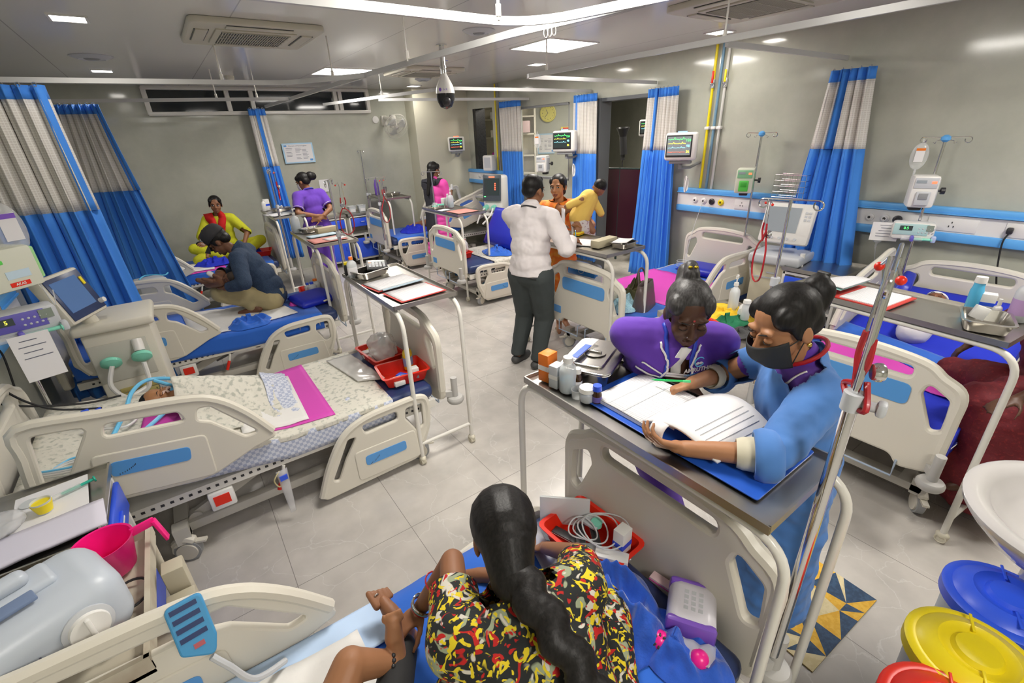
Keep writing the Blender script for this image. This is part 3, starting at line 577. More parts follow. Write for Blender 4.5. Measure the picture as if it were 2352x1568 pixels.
# ---------------------------------------------------------------- bed-head rails, pipes, monitors, pumps, ventilators
def headrail(label,y0,y1,x,s,z0=1.12,z1=1.38,outs=(),socks=(),plug=()):
    t=thing('bed_head_rail',label,'bed head unit',(x,0,0),group='blue and white bed head units'); L=y1-y0; yc=(y0+y1)/2; H=z1-z0
    g=G(); g.box((0,yc,z0+H*.5),(.05,L,H*.52)); obj('outlet_panel',g,white_p,t)
    g=G(); g.box((-s*.005,yc,z1-H*.10),(.07,L,H*.19),bev=.01); g.box((-s*.01,yc,z1-H*.19),(.075,L,.012)); obj('upper_rail',g,rail_b,t)
    g=G(); g.box((-s*.005,yc,z0+H*.13),(.07,L,H*.27),bev=.012); obj('lower_rail',g,rail_b,t)
    for y,m in outs:
        g=G(); T=frame((-s*.025,y,z0+H*.5),(-s,0,0)); g.lathe([(.034,0),(.034,.008),(.022,.014),(.020,.020),(.012,.020),(.012,.014),(0,.014)],20,T=T); o=obj('gas_outlet',g,m,t); g=G(); g.lathe([(.0115,.0145),(0,.0155)],14,T=T); obj('port',g,dark,o)
    for y,w in socks:
        g=G(); g.box((-s*.028,y,z0+H*.5),(.010,w,.10),bev=.003); o=obj('socket_plate',g,white_p,t)
        g=G()
        for k in range(max(1,int(w/.16))):
            yy=y-w/2+w*(k+.5)/max(1,int(w/.16))
            for a,b in ((0,.018),(-.014,-.012),(.014,-.012)): g.box((-s*.034,yy+a,z0+H*.5+b),(.003,.006,.012))
        obj('socket_hole',g,dark,o)
    for y in plug:
        g=G(); g.box((-s*.05,y,z0+H*.5),(.035,.035,.045),bev=.008); o=obj('plug',g,dark,t); g=G(); g.tube(cat([(-s*.06,y,z0+H*.42),(-s*.07,y+.01,z0+H*.1),(-s*.05,y-.03,z0-.22),(-s*.04,y-.12,z0-.5)],6),.0055,8); obj('cord',g,black,o)
    return t
blk=mat('outlet_black',(.03,.03,.035),.4); wht=white_p; yel=yellow_p
headrail('long bed head unit behind the two right-hand beds, with a yellow gas outlet',-.4,3.46,4.93,1,outs=[(3.22,wht),(3.11,wht),(3.01,blk),(2.90,yel),(1.50,wht),(1.39,wht),(1.30,blk)],socks=[(2.66,.16),(2.36,.16),(.95,.30),(.50,.30),(0,.3)],plug=(.62,))
headrail('far bed head unit beside the narrow hatch, with two plugged cords',6.58,8.24,4.93,1,z0=1.18,z1=1.43,outs=[(7.85,wht),(7.7,blk),(7.57,yel)],socks=[(7.35,.16),(7.1,.16)],plug=(7.35,7.1))
headrail('bed head unit on the left wall by the syringe pump',1.4,4.7,-1.11,-1,z0=.92,z1=1.16,outs=[(3.9,blk)],socks=[(3.4,.3)],plug=(3.75,))
for y,m,nm,lab in ((3.205,yellow_p,'yellow','yellow gas pipe down the right wall to the bed head unit'),(3.13,mat('pipe_blue',(.16,.30,.42),.4),'blue','slate blue gas pipe beside the yellow pipe'),(3.065,mat('pipe_white',(.62,.62,.58),.35),'white','white gas pipe right of the yellow and blue pipes')):
    t=thing('gas_pipe',lab,'pipe',(4.945,y,1.38),group='gas pipes on the right wall'); g=G(); g.cyl((0,0,0),(0,0,1.42),.014,n=12); obj('tube',g,m,t)
    g=G(); g.box((.0,0,.62),(.045,.05,.03),bev=.005); obj('clamp',g,white_p,t)
    if nm!='blue':
        g=G(); g.cyl((0,0,1.0),(0,0,1.08),.022); g.ell((-.02,0,1.04),.02); v=obj('valve',g,chrome,t); g=G(); g.box((-.035,-.01,1.10),(.012,.02,.11),bev=.003); obj('valve_lever',g,red_p if nm=='yellow' else yellow_p,v)
t=thing('gas_pipe','yellow gas pipe beside the narrow hatch at the back','pipe',(4.945,7.28,1.43),group='gas pipes on the right wall'); g=G(); g.cyl((0,0,0),(0,0,1.36),.013); obj('tube',g,yellow_p,t)
t=thing('gas_pipe','grey gas pipe beside the narrow hatch at the back','pipe',(4.945,7.20,1.43),group='gas pipes on the right wall'); g=G(); g.cyl((0,0,0),(0,0,1.36),.013); obj('tube',g,grey,t)
def wave(g,w,x0,x1,y,z,amp,n=22,ph=0,th=.0022):
    P=[]
    for i in range(n+1):
        u=i/n; q=(u*4+ph)%1; P.append((x0+(x1-x0)*u,y,z+amp*(1.0 if .42<q<.5 else -.3 if .5<=q<.56 else .25*max(0,math.sin(PI*min(1,max(0,(q-.65)/.25)))))))
    g.tube(P,th,4)
def monitor(label,loc,rz,w=.31,h=.27,wallvec=None,style=0,tilt=0):
    t=thing('patient_monitor',label,'patient monitor',loc,group='wall-mounted patient monitors',tilt=(tilt,0,rz))
    g=G(); g.box((0,.05,0),(w,.12,h),bev=.03,seg=3); g.box((0,.12,0),(w*.8,.08,h*.8),bev=.03); c=obj('casing',g,white_p,t)
    g=G(); g.box((-.02,-.0115,.005),(w*.80,.004,h*.78),bev=.001); b=obj('bezel',g,dark,c); g=G(); g.box((-.02,-.0140,.008),(w*.72,.002,h*.66)); s=obj('screen',g,scrg if style==0 else scrd,c)
    X0,X1=-.02-w*.34,-.02+w*.20
    for k,(m,a) in enumerate(((led_g,.022),(led_y,.016),(led_c,.012),(led_r,.010))):
        if style==1 and k>2: continue
        g=G(); wave(g,w,X0,X1,-.0155,h*(.26-.15*k),a,ph=.2*k); obj('trace',g,m if k else led_g,s,smooth=0)
    for k,(m,tx) in enumerate(((led_g,'124'),(led_c,'98'),(led_y,'36'))): writing('readout',tx,.035,M.Translation((-.02+w*.28,-.0156,h*(.22-.2*k)))@M.Rotation(PI/2,4,'X'),m,s)
    g=G(); g.box((0,.03,h/2+.004),(.09,.04,.014),bev=.005); obj('alarm_lamp',g,led_b if style!=2 else led_r,c)
    g=G(); g.box((0,.08,-h/2-.02),(w*.7,.1,.03),bev=.008); g.cyl((0,.1,-h/2-.03),(0,.1,-h/2-.09),.02); 
    if wallvec: g.tube(fillet([(0,.1,-h/2-.08),(wallvec[0]*.5,wallvec[1]*.5,-h/2-.08),(wallvec[0],wallvec[1],-h/2-.03)],.05),.016,8)
    obj('bracket',g,grey,t); return t
def coil(label,loc,n=5,r=.05,h=.14,m=tubew):
    g=G(); x,y,z=loc
    for k in range(n):
        a=.3*k; g.tube([(x+math.cos(a)*r*(.55+.1*k)*math.cos(q),y+math.sin(a)*r*.6*math.cos(q)+.004*k,z-h*.5+h*.5*(1+.05*k)*math.sin(q)) for q in [2*PI*j/20 for j in range(20)]],.0045,6,closed=True)
    single('cable_coil',g,m,label,'cable',group='coiled monitor cables')
monitor('white patient monitor beside the yellow gas pipe',(4.60,3.27,1.83),-PI/2+.50,.33,.28,(.2,.35),0)
coil('coil of white cable hanging under the monitor beside the gas pipes',(4.62,3.16,1.52))
monitor('white patient monitor with blue lamp above the woman in orange',(4.60,5.15,1.90),-PI/2+.40,.34,.27,(.15,.35),1)
coil('coil of white cable under the monitor above the woman in orange',(4.66,5.0,1.60),4,.05,.15)
monitor('white patient monitor with red lamp in the back corner',(4.55,8.0,1.88),-.25,.30,.25,(.1,.22),2)
monitor('patient monitor edge-on behind the second blue curtain',(-.62,8.2,1.80),.95,.26,.30,(.1,.3),0)
# wall fans
def fan(label,loc,rz):
    t=thing('wall_fan',label,'fan',loc,rz,'white wall fans'); fw=mat('fan_white',(.70,.68,.61),.35)
    g=G(); g.cyl((0,.02,.06),(0,.30,.10),.035,n=14); g.box((0,.32,.06),(.10,.05,.16),bev=.01); g.cyl((0,.03,.14),(0,.03,-.06),.05,.07,n=16); obj('motor',g,fw,t)
    c=G()
    T=M.Rotation(R(38),4,'X')
    for k in range(5):
        r=.20-.035*k; c.tube([T@V((r*math.cos(a),-.10-.02*(1 if k<4 else 1)+.028*(k*.3),r*math.sin(a))) for a in [2*PI*i/28 for i in range(28)]],.0028,5,closed=True)
        if k==0: c.tube([T@V((r*math.cos(a),-.03,r*math.sin(a))) for a in [2*PI*i/28 for i in range(28)]],.006,6,closed=True)
    for i in range(40):
        a=2*PI*i/40; c.tube([T@V((r*math.cos(a),y,r*math.sin(a))) for r,y in ((.03,-.10),(.16,-.115),(.20,-.07),(.195,-.03),(.05,.0))],.0016,4)
    obj('cage',c,fw,t); g=G(); g.lathe([(0,-.0),(.035,0),(.03,.05),(0,.06)],16,T=T@frame((0,-.06,0),(0,-1,0))); obj('hub',g,fw,t)
    for k in range(3):
        g=G(); a=2*PI*k/3+.4; g.grid(lambda u,v:T@V(((.03+.14*u)*math.cos(a+(v-.5)*1.1),-.065+.02*(v-.5),(.03+.14*u)*math.sin(a+(v-.5)*1.1))),6,6); o=obj('blade',g,mat('fan_blade',(.62,.64,.62),.3),t,solid=.003)
    return t
fan('white wall fan right of the poster on the back wall',(3.50,8.27,2.25),.15)
fan('white wall fan half hidden by the second blue curtain',(-.58,8.25,2.13),.5)
# wall papers, clock in the next room
def poster(name,label,c,w,h,T,border,lines=True,group=None,title=None):
    t=thing(name,label,c,group=group); t.matrix_world=T
    g=G(); g.box((0,0,0),(w,h,.004)); obj('sheet',g,border,t); g=G(); g.box((0,0,.0025),(w*.91,h*.88,.002)); p=obj('print',g,paper,t)
    if lines:
        g=G(); rnd=random.Random(len(label))
        for i in range(9):
            for j,x0 in enumerate((-.40,-.1,.12)):
                if rnd.random()<.8: l=rnd.uniform(.12,.22)*w; g.box((x0*w+l/2,h*(.24-.065*i),.004),(l,h*.016,.0008))
        obj('text_lines',g,ink,p,smooth=0)
        g=G(); g.box((w*.38,-h*.36,.004),(w*.10,h*.10,.0008)); g.box((-w*.40,h*.37,.004),(w*.09,h*.08,.0008)); obj('emblem',g,decal,p)
        if title: writing('title',title,h*.085,M.Translation((0,h*.36,.004)),ink,p)
    return t
poster('wall_poster','white poster with a pale blue border on the back wall','poster',.47,.30,facing((1.92,8.56,1.865),(0,-1,0))@M.Rotation(-.0,4,'Z'),mat('pale_blue',(.42,.66,.85),.6),title='Moments of Hand Hygiene')
g=G(); g.box((0,0,0),(.17,.004,.20)); single('notice_sheet',g,paper,'blank white notice on the back wall right of the standing nurse head','notice',(2.23,8.585,1.33))
t=thing('wall_clock','round yellow wall clock seen through the glazed opening','clock'); t.matrix_world=facing((6.62,7.88,2.36),(-.72,-.7,0))
g=G(); g.lathe([(0,-.02),(.15,-.02),(.165,0),(.16,.02),(.145,.024),(.135,.012)],32); obj('case',g,mat('clock_yellow',(.78,.70,.12),.4),t); g=G(); g.lathe([(0,.010),(.137,.010)],32); dl=obj('dial',g,mat('clock_dial',(.80,.76,.45),.5),t)
g=G()
for k in range(12): a=2*PI*k/12; g.box((.112*math.cos(a),.112*math.sin(a),.012),(.012,.012,.002))
obj('hour_mark',g,dark,dl,smooth=0)
for a,l in ((2.1,.075),(4.0,.10)): g=G(); g.bar((0,0,.014),(l*math.cos(a),l*math.sin(a),.014),.008,.002); obj('hand',g,dark,dl)
poster('wall_poster','blue-bordered chart below the yellow clock in the next room','poster',.34,.38,facing((6.6,7.92,1.80),(-.72,-.7,0)),mat('pale_blue',(.42,.66,.85),.6),group='papers in the next room')
t=poster('wall_poster','yellow chart with a red heading right of the blue-bordered chart','poster',.34,.36,facing((6.9,7.55,1.92),(-.72,-.7,0)),yellow_p,group='papers in the next room')
g=G(); g.box((0,.15,.004),(.26,.03,.001)); obj('heading',g,red_p,t)
pw=struct('wall_partition',G().box((0,0,1.4),(.06,1.9,2.8)),wall_m); pw.location=(6.86,7.74,0); pw.rotation_euler=(0,0,.80-PI/2+PI/2)
# shelves in the next room
def shelf(label,x,y,rz,w,zs,H):
    t=thing('shelf_rack',label,'shelf',(x,y,0),rz,'white shelves in the next room'); sm=mat('cream_board',(.74,.70,.58),.5)
    for s in (-1,1): g=G(); g.box((s*w/2,0,H/2),(.03,.3,H)); obj('side_panel',g,sm,t)
    g=G(); g.box((0,.14,H/2),(w,.02,H)); obj('back_panel',g,sm,t)
    for z in zs: g=G(); g.box((0,0,z),(w,.3,.025)); obj('shelf',g,sm,t)
    return t
shelf('cream shelf rack behind the narrow hatch',5.75,8.5,-.9,.7,(.1,.5,.9,1.3,1.62,1.95,2.28,2.55),2.6)
shelf('cream shelf rack seen left of the yellow clock',5.90,7.72,-.7,.40,(.1,.5,.9,1.3,1.62,2.0,2.3),2.5)
for i,(x,y,z,s,m,lab) in enumerate(((5.62,8.30,2.28,(.16,.14,.12),white_p,'white box on the upper shelf behind the hatch'),(5.62,8.30,1.95,(.18,.14,.13),mat('cream_board',(.74,.7,.58),.5),'cream carton on the middle shelf behind the hatch'),(5.62,8.30,1.62,(.16,.12,.05),pink_c,'flat pink packet on the lower shelf behind the hatch'),(5.82,7.62,2.0125,(.2,.14,.2),mat('pale_pink',(.75,.55,.55),.6),'pale pink carton on the shelf left of the clock'))):
    g=G(); g.box((0,0,s[2]/2+.0125),s,bev=.006); single('carton',g,m,lab,'box',(x,y,z),rz=-.8,group='cartons on the next-room shelves')
# things in the next room beyond the passage
t=thing('studio_light','black studio flash head on a thin stand beyond the passage','lamp',(6.5,5.76,0)); g=G(); g.cyl((0,0,.5),(0,0,1.6),.010); 
for k in range(3): a=2*PI*k/3; g.cyl((0,0,.55),(.35*math.cos(a),.35*math.sin(a),.01),.009,n=8)
obj('stand',g,dark,t); g=G(); g.cyl((0,-.02,1.62),(-.02,.0,1.90),.06,n=16); g.box((0,0,1.58),(.05,.05,.1)); obj('flash_head',g,dark,t); g=G(); g.lathe([(.055,0),(.11,.14),(.108,.14),(.05,.0)],20,T=frame((-.02,0,1.90),(-.12,-.05,1))); obj('reflector',g,mat('reflector_black',(.02,.02,.02),.35),t)
monitor('dark grey monitor high on the wall beyond the passage',(6.9,5.55,2.02),-PI/2+.6,.36,.26,(.1,.3),1)
t=thing('hospital_bed','bed in the next room with a blue mattress, partly seen through the passage','hospital bed',(7.0,5.35,0),.5,'beds in the next room'); g=G(); g.box((0,0,.62),(2,.85,.12),bev=.03); obj('mattress',g,navy,t); g=G(); g.box((-.3,0,.72),(.5,.7,.10),bev=.04); obj('folded_blanket',g,sheet_r,t); g=G(); 
for s in (-1,1): g.box((0,s*.42,.5),(1.95,.04,.06)); g.bar((-.7,s*.4,.1),(.2,s*.4,.5),.05); g.bar((.7,s*.4,.1),(.0,s*.4,.5),.05)
obj('frame',g,wpaint,t); obj('side_rail',RH[0],None,t,loc=(-.9,-.46,.1))
t=thing('folding_screen','dark maroon folding screen standing in the passage','screen',(5.52,4.92,0)); g=G()
mar=mat('maroon_board',(.060,.012,.028),.3)
for (a,b) in (((-.12,.42),(.02,.02)),((.02,.02),(.10,-.42))):
    a,b=V((*a,0)),V((*b,0)); d=(b-a); g=G(); T=frame(((a+b)/2)+V((0,0,.98)),(0,0,1),d); g.box((0,0,0),(d.length*.97,.025,1.0),T=T); p=obj('panel',g,mar,t); g=G()
    for q in (-1,1): g.cyl(T@V((q*d.length*.485,0,-.85)),T@V((q*d.length*.485,0,.52)),.012,n=8)
    g.cyl(T@V((-d.length*.485,0,.51)),T@V((d.length*.485,0,.51)),.012,n=8); obj('frame',g,mat('screen_frame',(.03,.06,.06),.4),p)
# bedside cabinets
def cabinet(label,x,y,rz,w=.44,d=.42,H=.86,style=0):
    t=thing('bedside_cabinet',label,'cabinet',(x,y,0),rz,'white and blue bedside cabinets'); g=G()
    for s in (-1,1): g.box((s*(w/2-.012),0,.08+(H-.10)/2),(.024,d,H-.10),bev=.004)
    g.box((0,d/2-.01,.08+(H-.1)/2),(w,.02,H-.1)); g.box((0,0,.10),(w,d,.03)); g.box((0,0,H*.60),(w-.04,d-.02,.02)); g.box((0,0,H*.50),(w-.04,d-.02,.02)); g.box((0,0,H-.035),(w,d,.02)); obj('body',g,wpaint,t)
    g=G(); g.box((0,0,H-.008),(w+.02,d+.02,.012)); 
    for s in (-1,1): g.box((s*(w/2+.008),0,H+.006),(.008,d+.02,.028)); g.box((0,s*(d/2+.008),H+.006),(w+.02,.008,.028))
    obj('tray_top',g,steel_b,t)
    g=G(); g.box((0,-d/2-.008,H-.13),(w-.06,.02,.14),bev=.006); dr=obj('drawer',g,blue_p,t); g=G(); g.box((0,-d/2-.022,H-.12),(.10,.012,.035),bev=.004); obj('handle',g,blue_p,dr); g=G(); g.box((0,-d/2-.029,H-.12),(.06,.002,.008)); obj('name_plate',g,white_p,dr)
    g=G(); g.box((0,-d/2-.008,.29),(w-.06,.02,.34),bev=.006); dd=obj('door',g,blue_p,t); g=G(); g.box((w/2-.07,-d/2-.022,.33),(.03,.012,.09),bev=.004); obj('handle',g,blue_p,dd)
    for a in (-1,1):
        for b in (-1,1): g=G(); g.cyl((a*(w/2-.05)-.012,b*(d/2-.05),.035),(a*(w/2-.05)+.012,b*(d/2-.05),.035),.035,n=14); g.box((a*(w/2-.05),b*(d/2-.05),.07),(.04,.04,.05)); obj('caster',g,dark,t)
    return t
cabinet('white and blue cabinet with two small bins on top, right of the standing nurse',2.62,8.33,0)
cabinet('white and blue cabinet partly behind the standing purple nurse',2.12,8.33,0)
cabinet('blue-fronted cabinet with a steel tray top under the right curtain',4.55,1.62,-PI/2,.46,.52,.84)
cabinet('steel-topped cabinet between the two left beds, with a yellow cup on it',-.78,2.10,PI/2,.50,.50,.78)
# infusion pumps clamped to rail poles
def railpole(label,x,y,z0,z1,hook=True,rz=0):
    t=thing('rail_pole',label,'drip pole',(x,y,z0),rz,'drip poles clamped to the bed head units'); g=G(); H=z1-z0; g.cyl((0,0,0),(0,0,H),.010,n=12); obj('pole',g,chrome,t)
    if hook:
        g=G(); g.lathe([(.012,-.02),(.03,-.005),(.03,.015),(.01,.03)],14,T=M.Translation((0,0,H))); obj('hook_head',g,rail_b,t); g=G()
        for s in (-1,1): g.tube([V((0,0,H+.01)),V((0,s*.12,H+.015)),*[V((0,s*(.13+.02*math.sin(a)),H-.005+.02*math.cos(a))) for a in [2*PI*i/10*.8 for i in range(11)]]],.0035,6); g.tube([(0,0,H),(0,s*.05,H-.01),(0,s*.055,H-.03),(0,s*.07,H-.02)],.003,6)
        obj('hook',g,chrome,t)
    return t
def clampk(g,p,s=1): g.box(p,(.05*s,.09*s,.05*s),bev=.01); g.cyl(V(p)+V((0,.04*s,0)),V(p)+V((0,.10*s,0)),.010*s); g.cyl(V(p)+V((0,.09*s,0)),V(p)+V((0,.115*s,0)),.026*s,n=12)
railpole('thin pole with a blue hook head above the green infusion pump',4.80,2.52,.95,1.93,rz=0)
railpole('thin pole with a blue hook head and a drip bag, above the white infusion pump',4.80,1.13,.75,1.87)
def infpump(label,loc,rz,body,face,door):
    t=thing('infusion_pump',label,'infusion pump',loc,rz,'infusion pumps'); g=G(); g.box((0,0,0),(.16,.17,.23),bev=.018); o=obj('casing',g,body,t)
    g=G(); g.box((0,-.088,.065),(.135,.006,.075),bev=.002); obj('keypad',g,face,o); g=G(); g.box((-.03,-.0925,.075),(.06,.003,.02)); obj('display',g,scrg,o); g=G(); g.box((.045,-.0925,.07),(.028,.003,.016)); obj('red_display',g,led_r,o)
    g=G(); g.box((0,-.092,-.045),(.085,.022,.10),bev=.006); dd=obj('pump_door',g,door,t); g=G(); g.box((0,-.105,-.03),(.055,.006,.045),bev=.002); obj('window',g,grey if door is not green_p else mat('green_dark',(.05,.42,.04),.3),dd)
    g=G(); g.box((.082,0,0),(.004,.12,.16),bev=.001); obj('side_panel',g,face if door is green_p else lgrey,o)
    g=G(); g.cyl((.08,.03,.0),(.12,.03,.0),.008); g.cyl((.115,.03,0),(.14,.03,0),.025,n=12); obj('clamp_knob',g,dark,t); g=G(); g.box((0,.10,-.13),(.08,.08,.05),bev=.01); obj('clamp',g,dark,t); return t
infpump('cream infusion pump with a bright green door, centre right wall',(4.70,2.56,1.515),-PI/2+.45,mat('pump_cream',(.68,.70,.58),.4),mat('pump_green',(.25,.55,.30),.4),green_p)
infpump('white infusion pump with a grey door on the right wall pole',(4.70,1.15,1.51),-PI/2+.40,white_p,lgrey,lgrey)
infpump('cream infusion pump with a green side in the back bay behind the man in white',(4.62,5.62,1.60),-PI/2+.5,white_p,lgrey,lgrey)
def syrpump(label,loc,tilt,body,face,led,w=.30):
    t=thing('syringe_pump',label,'syringe pump',loc,group='syringe pumps',tilt=tilt); g=G(); g.box((0,0,0),(w,.13,.13),bev=.02); o=obj('casing',g,body,t)
    g=G(); g.box((-.02,-.067,.015),(w*.82,.005,.085),bev=.002); f=obj('keypad',g,face,o); g=G(); g.box((-.05,-.071,.025),(w*.30,.003,.035)); obj('display',g,scrd,f); writing('readout','20  5' if led is led_y else '0.5',.026,M.Translation((-.05,-.0735,.025))@M.Rotation(PI/2,4,'X'),led,f)
    g=G()
    for i in range(5):
        for j in range(2): g.ell((.04+.022*i-.01,-.070,.0+.03*j-.005),(.006,.003,.006),n=8,k=5)
    obj('button',g,lgrey,f); g=G(); g.box((w*.36,-.071,.03),(w*.16,.003,.045)); obj('small_screen',g,mat('lcd_olive',(.25,.30,.25),.3),f)
    g=G(); g.cyl((-w*.25,-.075,-.055),(w*.25,-.075,-.055),.016,n=14); sy=obj('syringe',g,clearp,t); g=G(); g.cyl((w*.05,-.075,-.055),(w*.46,-.075,-.055),.010,n=10); g.cyl((w*.45,-.075,-.055),(w*.47,-.075,-.055),.02); obj('plunger',g,teal_p,sy); g=G(); g.box((w*.50,-.07,-.05),(.03,.05,.05),bev=.01); obj('plunger_grip',g,body if led is led_y else mat('grip_lilac',(.45,.55,.80),.4),t); g=G(); g.box((0,-.085,-.05),(.025,.04,.045),bev=.01); obj('barrel_clamp',g,mat('clamp_violet',(.15,.12,.55),.4),t)
    g=G(); g.box((0,.08,-.02),(.08,.06,.06),bev=.01); obj('pole_clamp',g,dark,t); return t
syrpump('white syringe pump with a glowing green light on the right bed head unit',(4.70,1.13,1.215),(0,0,-PI/2+.35),white_p,mat('pump_aqua',(.45,.66,.66),.4),led_g,.26)
syrpump('grey syringe pump with a violet keypad and yellow digits at the left edge',(-.79,3.19,1.27),(0,0,.30),lgrey,mat('pump_violet',(.14,.12,.48),.4),led_y,.33)
railpole('chrome pole behind the syringe pump at the left edge',-.87,3.41,.45,1.75,False)
t=thing('infusion_pump','large cream infusion pump with a green door and red nameplate at the left edge','infusion pump',(-.79,3.30,1.52),.75,'infusion pumps'); t.scale=(.85,.85,.85); g=G(); g.box((0,0,0),(.30,.24,.24),bev=.02); o=obj('casing',g,mat('pump_cream',(.68,.70,.58),.4),t); g=G(); g.box((.155,-.03,.01),(.03,.15,.19),bev=.01); d_=obj('pump_door',g,mat('pump_green_clear',(.35,.70,.30),.3),t); g=G(); g.box((.175,-.03,-.02),(.03,.08,.09),bev=.008); obj('door_latch',g,green_p,d_); g=G(); g.box((-.07,-.123,.05),(.10,.012,.022),bev=.004); obj('grip',g,green_p,o); g=G(); g.box((.02,-.1215,-.085),(.10,.003,.025)); nm=obj('nameplate',g,red_p,o); writing('lettering','AKAS',.021,M.Translation((.02,-.1238,-.085))@M.Rotation(PI/2,4,'X'),white_p,nm,.0004); g=G(); g.box((.03,-.1215,-.03),(.12,.002,.045)); obj('paper_label',g,card_lb,o)
def dripbag(label,loc,rz,s=1,strip=orange_p):
    t=thing('drip_bag',label,'drip bag',loc,rz,'clear drip bags'); g=G(); g.ell((0,0,-.11*s),(.055*s,.02*s,.10*s)); g.cyl((0,0,-.01*s),(0,0,.015*s),.006); g.cyl((0,0,-.20*s),(0,0,-.25*s),.008*s); obj('bag',g,clearp,t); g=G(); g.box((0,-.021*s,-.10*s),(.055*s,.002,.10*s)); l=obj('label_strip',g,paper,t); g=G(); g.box((0,-.0225*s,-.06*s),(.055*s,.001,.018*s)); obj('print_band',g,strip,l); g=G(); g.tube(cat([(0,0,-.25*s),(.01,-.01,-.30*s),(.03,-.02,-.42*s),(.05,-.02,-.36*s)],6),.0028,6); obj('drip_line',g,tubec,t)
dripbag('clear drip bag with an orange band hanging on the right wall pole',(4.79,1.255,1.86),-PI/2+.3)
dripbag('large clear drip bottle above the cream pump at the left edge',(-.68,3.33,1.84),.6,1.3,purple_p)
dripbag('clear drip bag hanging in front of the clock bay',(4.6,5.72,2.02),-PI/2+.5)
dripbag('clear suction bottle hanging on the right bed head unit',(4.84,1.38,1.24),-PI/2+.3,.9,teal_p)
g=G(); g.box((0,0,0),(.18,.003,.145)); t=thing('handwritten_note','handwritten note taped under the syringe pump on the right wall','note',(4.64,1.29,1.19),-PI/2+.35); p=obj('sheet',g,paper,t); g=G(); [g.box((random.uniform(-.01,.01),-.0022,.05-.022*i),(random.uniform(.06,.13),.001,.004)) for i in range(5)]; obj('handwriting',g,ink,p,smooth=0)
g=G(); g.box((0,0,0),(.15,.003,.24)); t=thing('handwritten_note','handwritten note hanging from the syringe pump at the left edge','note',(-.74,3.09,1.11),.3); p=obj('sheet',g,paper,t); g=G(); [g.box((random.uniform(-.01,.01),-.0022,.09-.03*i),(random.uniform(.06,.11),.001,.004)) for i in range(4)]; obj('handwriting',g,ink,p,smooth=0)
# ventilators
vb=mat('ventilator_beige',(.66,.63,.54),.4)
def limbs(t,pts,m,r=.011,name='breathing_hose'): g=G(); g.tube(cat(pts,8),r,8); return obj(name,g,m,t)
t=thing('ventilator','beige ventilator with a tilted blue screen and mint filters on the left','ventilator',(-.50,3.90,0),0)
g=G(); g.box((0,0,.58),(.36,.40,.82),bev=.02); g.box((0,0,.09),(.44,.5,.06),bev=.02); obj('body',g,vb,t); g=G(); g.box((0,-.015,1.02),(.42,.45,.06),bev=.022,seg=3); obj('lid',g,vb,t)
g=G(); g.box((-.02,-.203,.78),(.30,.008,.26),bev=.003); fp=obj('front_panel',g,mat('ventilator_grey',(.52,.51,.45),.45),t)
for i in range(4): g=G(); g.box((.0,-.206,.47+.035*i),(.20,.012,.03),bev=.004); obj('drawer_unit',g,mat('olive_drawer',(.45,.38,.13),.5),t)
g=G(); g.box((.13,-.207,.53),(.05,.014,.16),bev=.004); obj('side_latch',g,lgrey,t)
for xx,zz in ((-.08,.80),(.08,.80)): g=G(); g.lathe([(.03,-.02),(.055,0),(.055,.02),(.02,.035)],20,T=frame((xx,-.235,zz),(.0,-.6,-.5))); obj('filter_cap',g,teal_p,t); 
g=G(); g.cyl((.08,-.2,.9),(.08,-.235,.83),.03); obj('outlet_elbow',g,white_p,t)
limbs(t,[(-.08,-.26,.78),(-.12,-.29,.66),(-.06,-.30,.56),(.06,-.30,.60),(.08,-.27,.76)],tubew,.014); limbs(t,[(.06,-.29,.60),(-.05,-.36,.58),(-.20,-.55,.60),(-.22,-.80,.57)],tubew,.013)
T=facing((-.12,-.16,1.24),(.86,-.40,.30)); g=G(); g.box((0,0,-.03),(.34,.30,.07),T=T,bev=.02); mn=obj('monitor',g,vb,t); g=G(); g.box((0,0,.008),(.30,.26,.006),T=T,bev=.002); bz=obj('bezel',g,mat('bezel_blue',(.03,.05,.13),.3),mn); g=G(); g.box((-.015,.01,.012),(.22,.19,.004),T=T); obj('screen',g,scr,bz); g=G(); g.box((.12,.06,.013),(.02,.05,.004),T=T); obj('status_label',g,yellow_p,bz); g=G(); g.cyl(T@V((.13,-.09,.01)),T@V((.13,-.09,.04)),.016); obj('knob',g,white_p,bz)
g=G(); g.cyl((-.10,-.12,1.03),(-.12,-.14,1.14),.04); obj('monitor_neck',g,vb,t)
for a in (-1,1):
    for b in (-1,1): g=G(); g.cyl((a*.18-.015,b*.2,.04),(a*.18+.015,b*.2,.04),.04); obj('caster',g,dark,t)
t=thing('ventilator','cream ventilator with a white framed grey screen behind the hanging stethoscope','ventilator',(4.55,2.00,0),-PI/2+.12)
g=G(); g.box((0,.02,.50),(.38,.38,.68),bev=.015); g.box((0,0,.10),(.42,.46,.07),bev=.02); obj('body',g,mat('ventilator_cream',(.66,.60,.44),.45),t); g=G(); g.box((0,-.01,.88),(.44,.44,.09),bev=.025,seg=3); obj('tray_lid',g,lgrey,t); g=G(); g.box((0,-.175,.70),(.30,.006,.012)); g.box((0,-.176,.75),(.10,.008,.016),bev=.003); obj('drawer_pull',g,lgrey,t)
T=facing((0,-.06,1.19),(0,-1,.28)); g=G(); g.box((0,0,-.03),(.42,.36,.08),T=T,bev=.025); mn=obj('monitor',g,white_p,t); g=G(); g.box((-.04,.03,.012),(.28,.22,.004),T=T); obj('screen',g,scrg,mn); g=G()
for i in range(5): g.cyl(T@V((-.15+.065*i,-.135,.0)),T@V((-.15+.065*i,-.135,.022)),.012,n=12)
obj('knob',g,lgrey,mn); g=G()
for i in range(3):
    for j in range(2): g.box((.145+.03*j,.10-.03*i,.012),(.02,.02,.004),T=T)
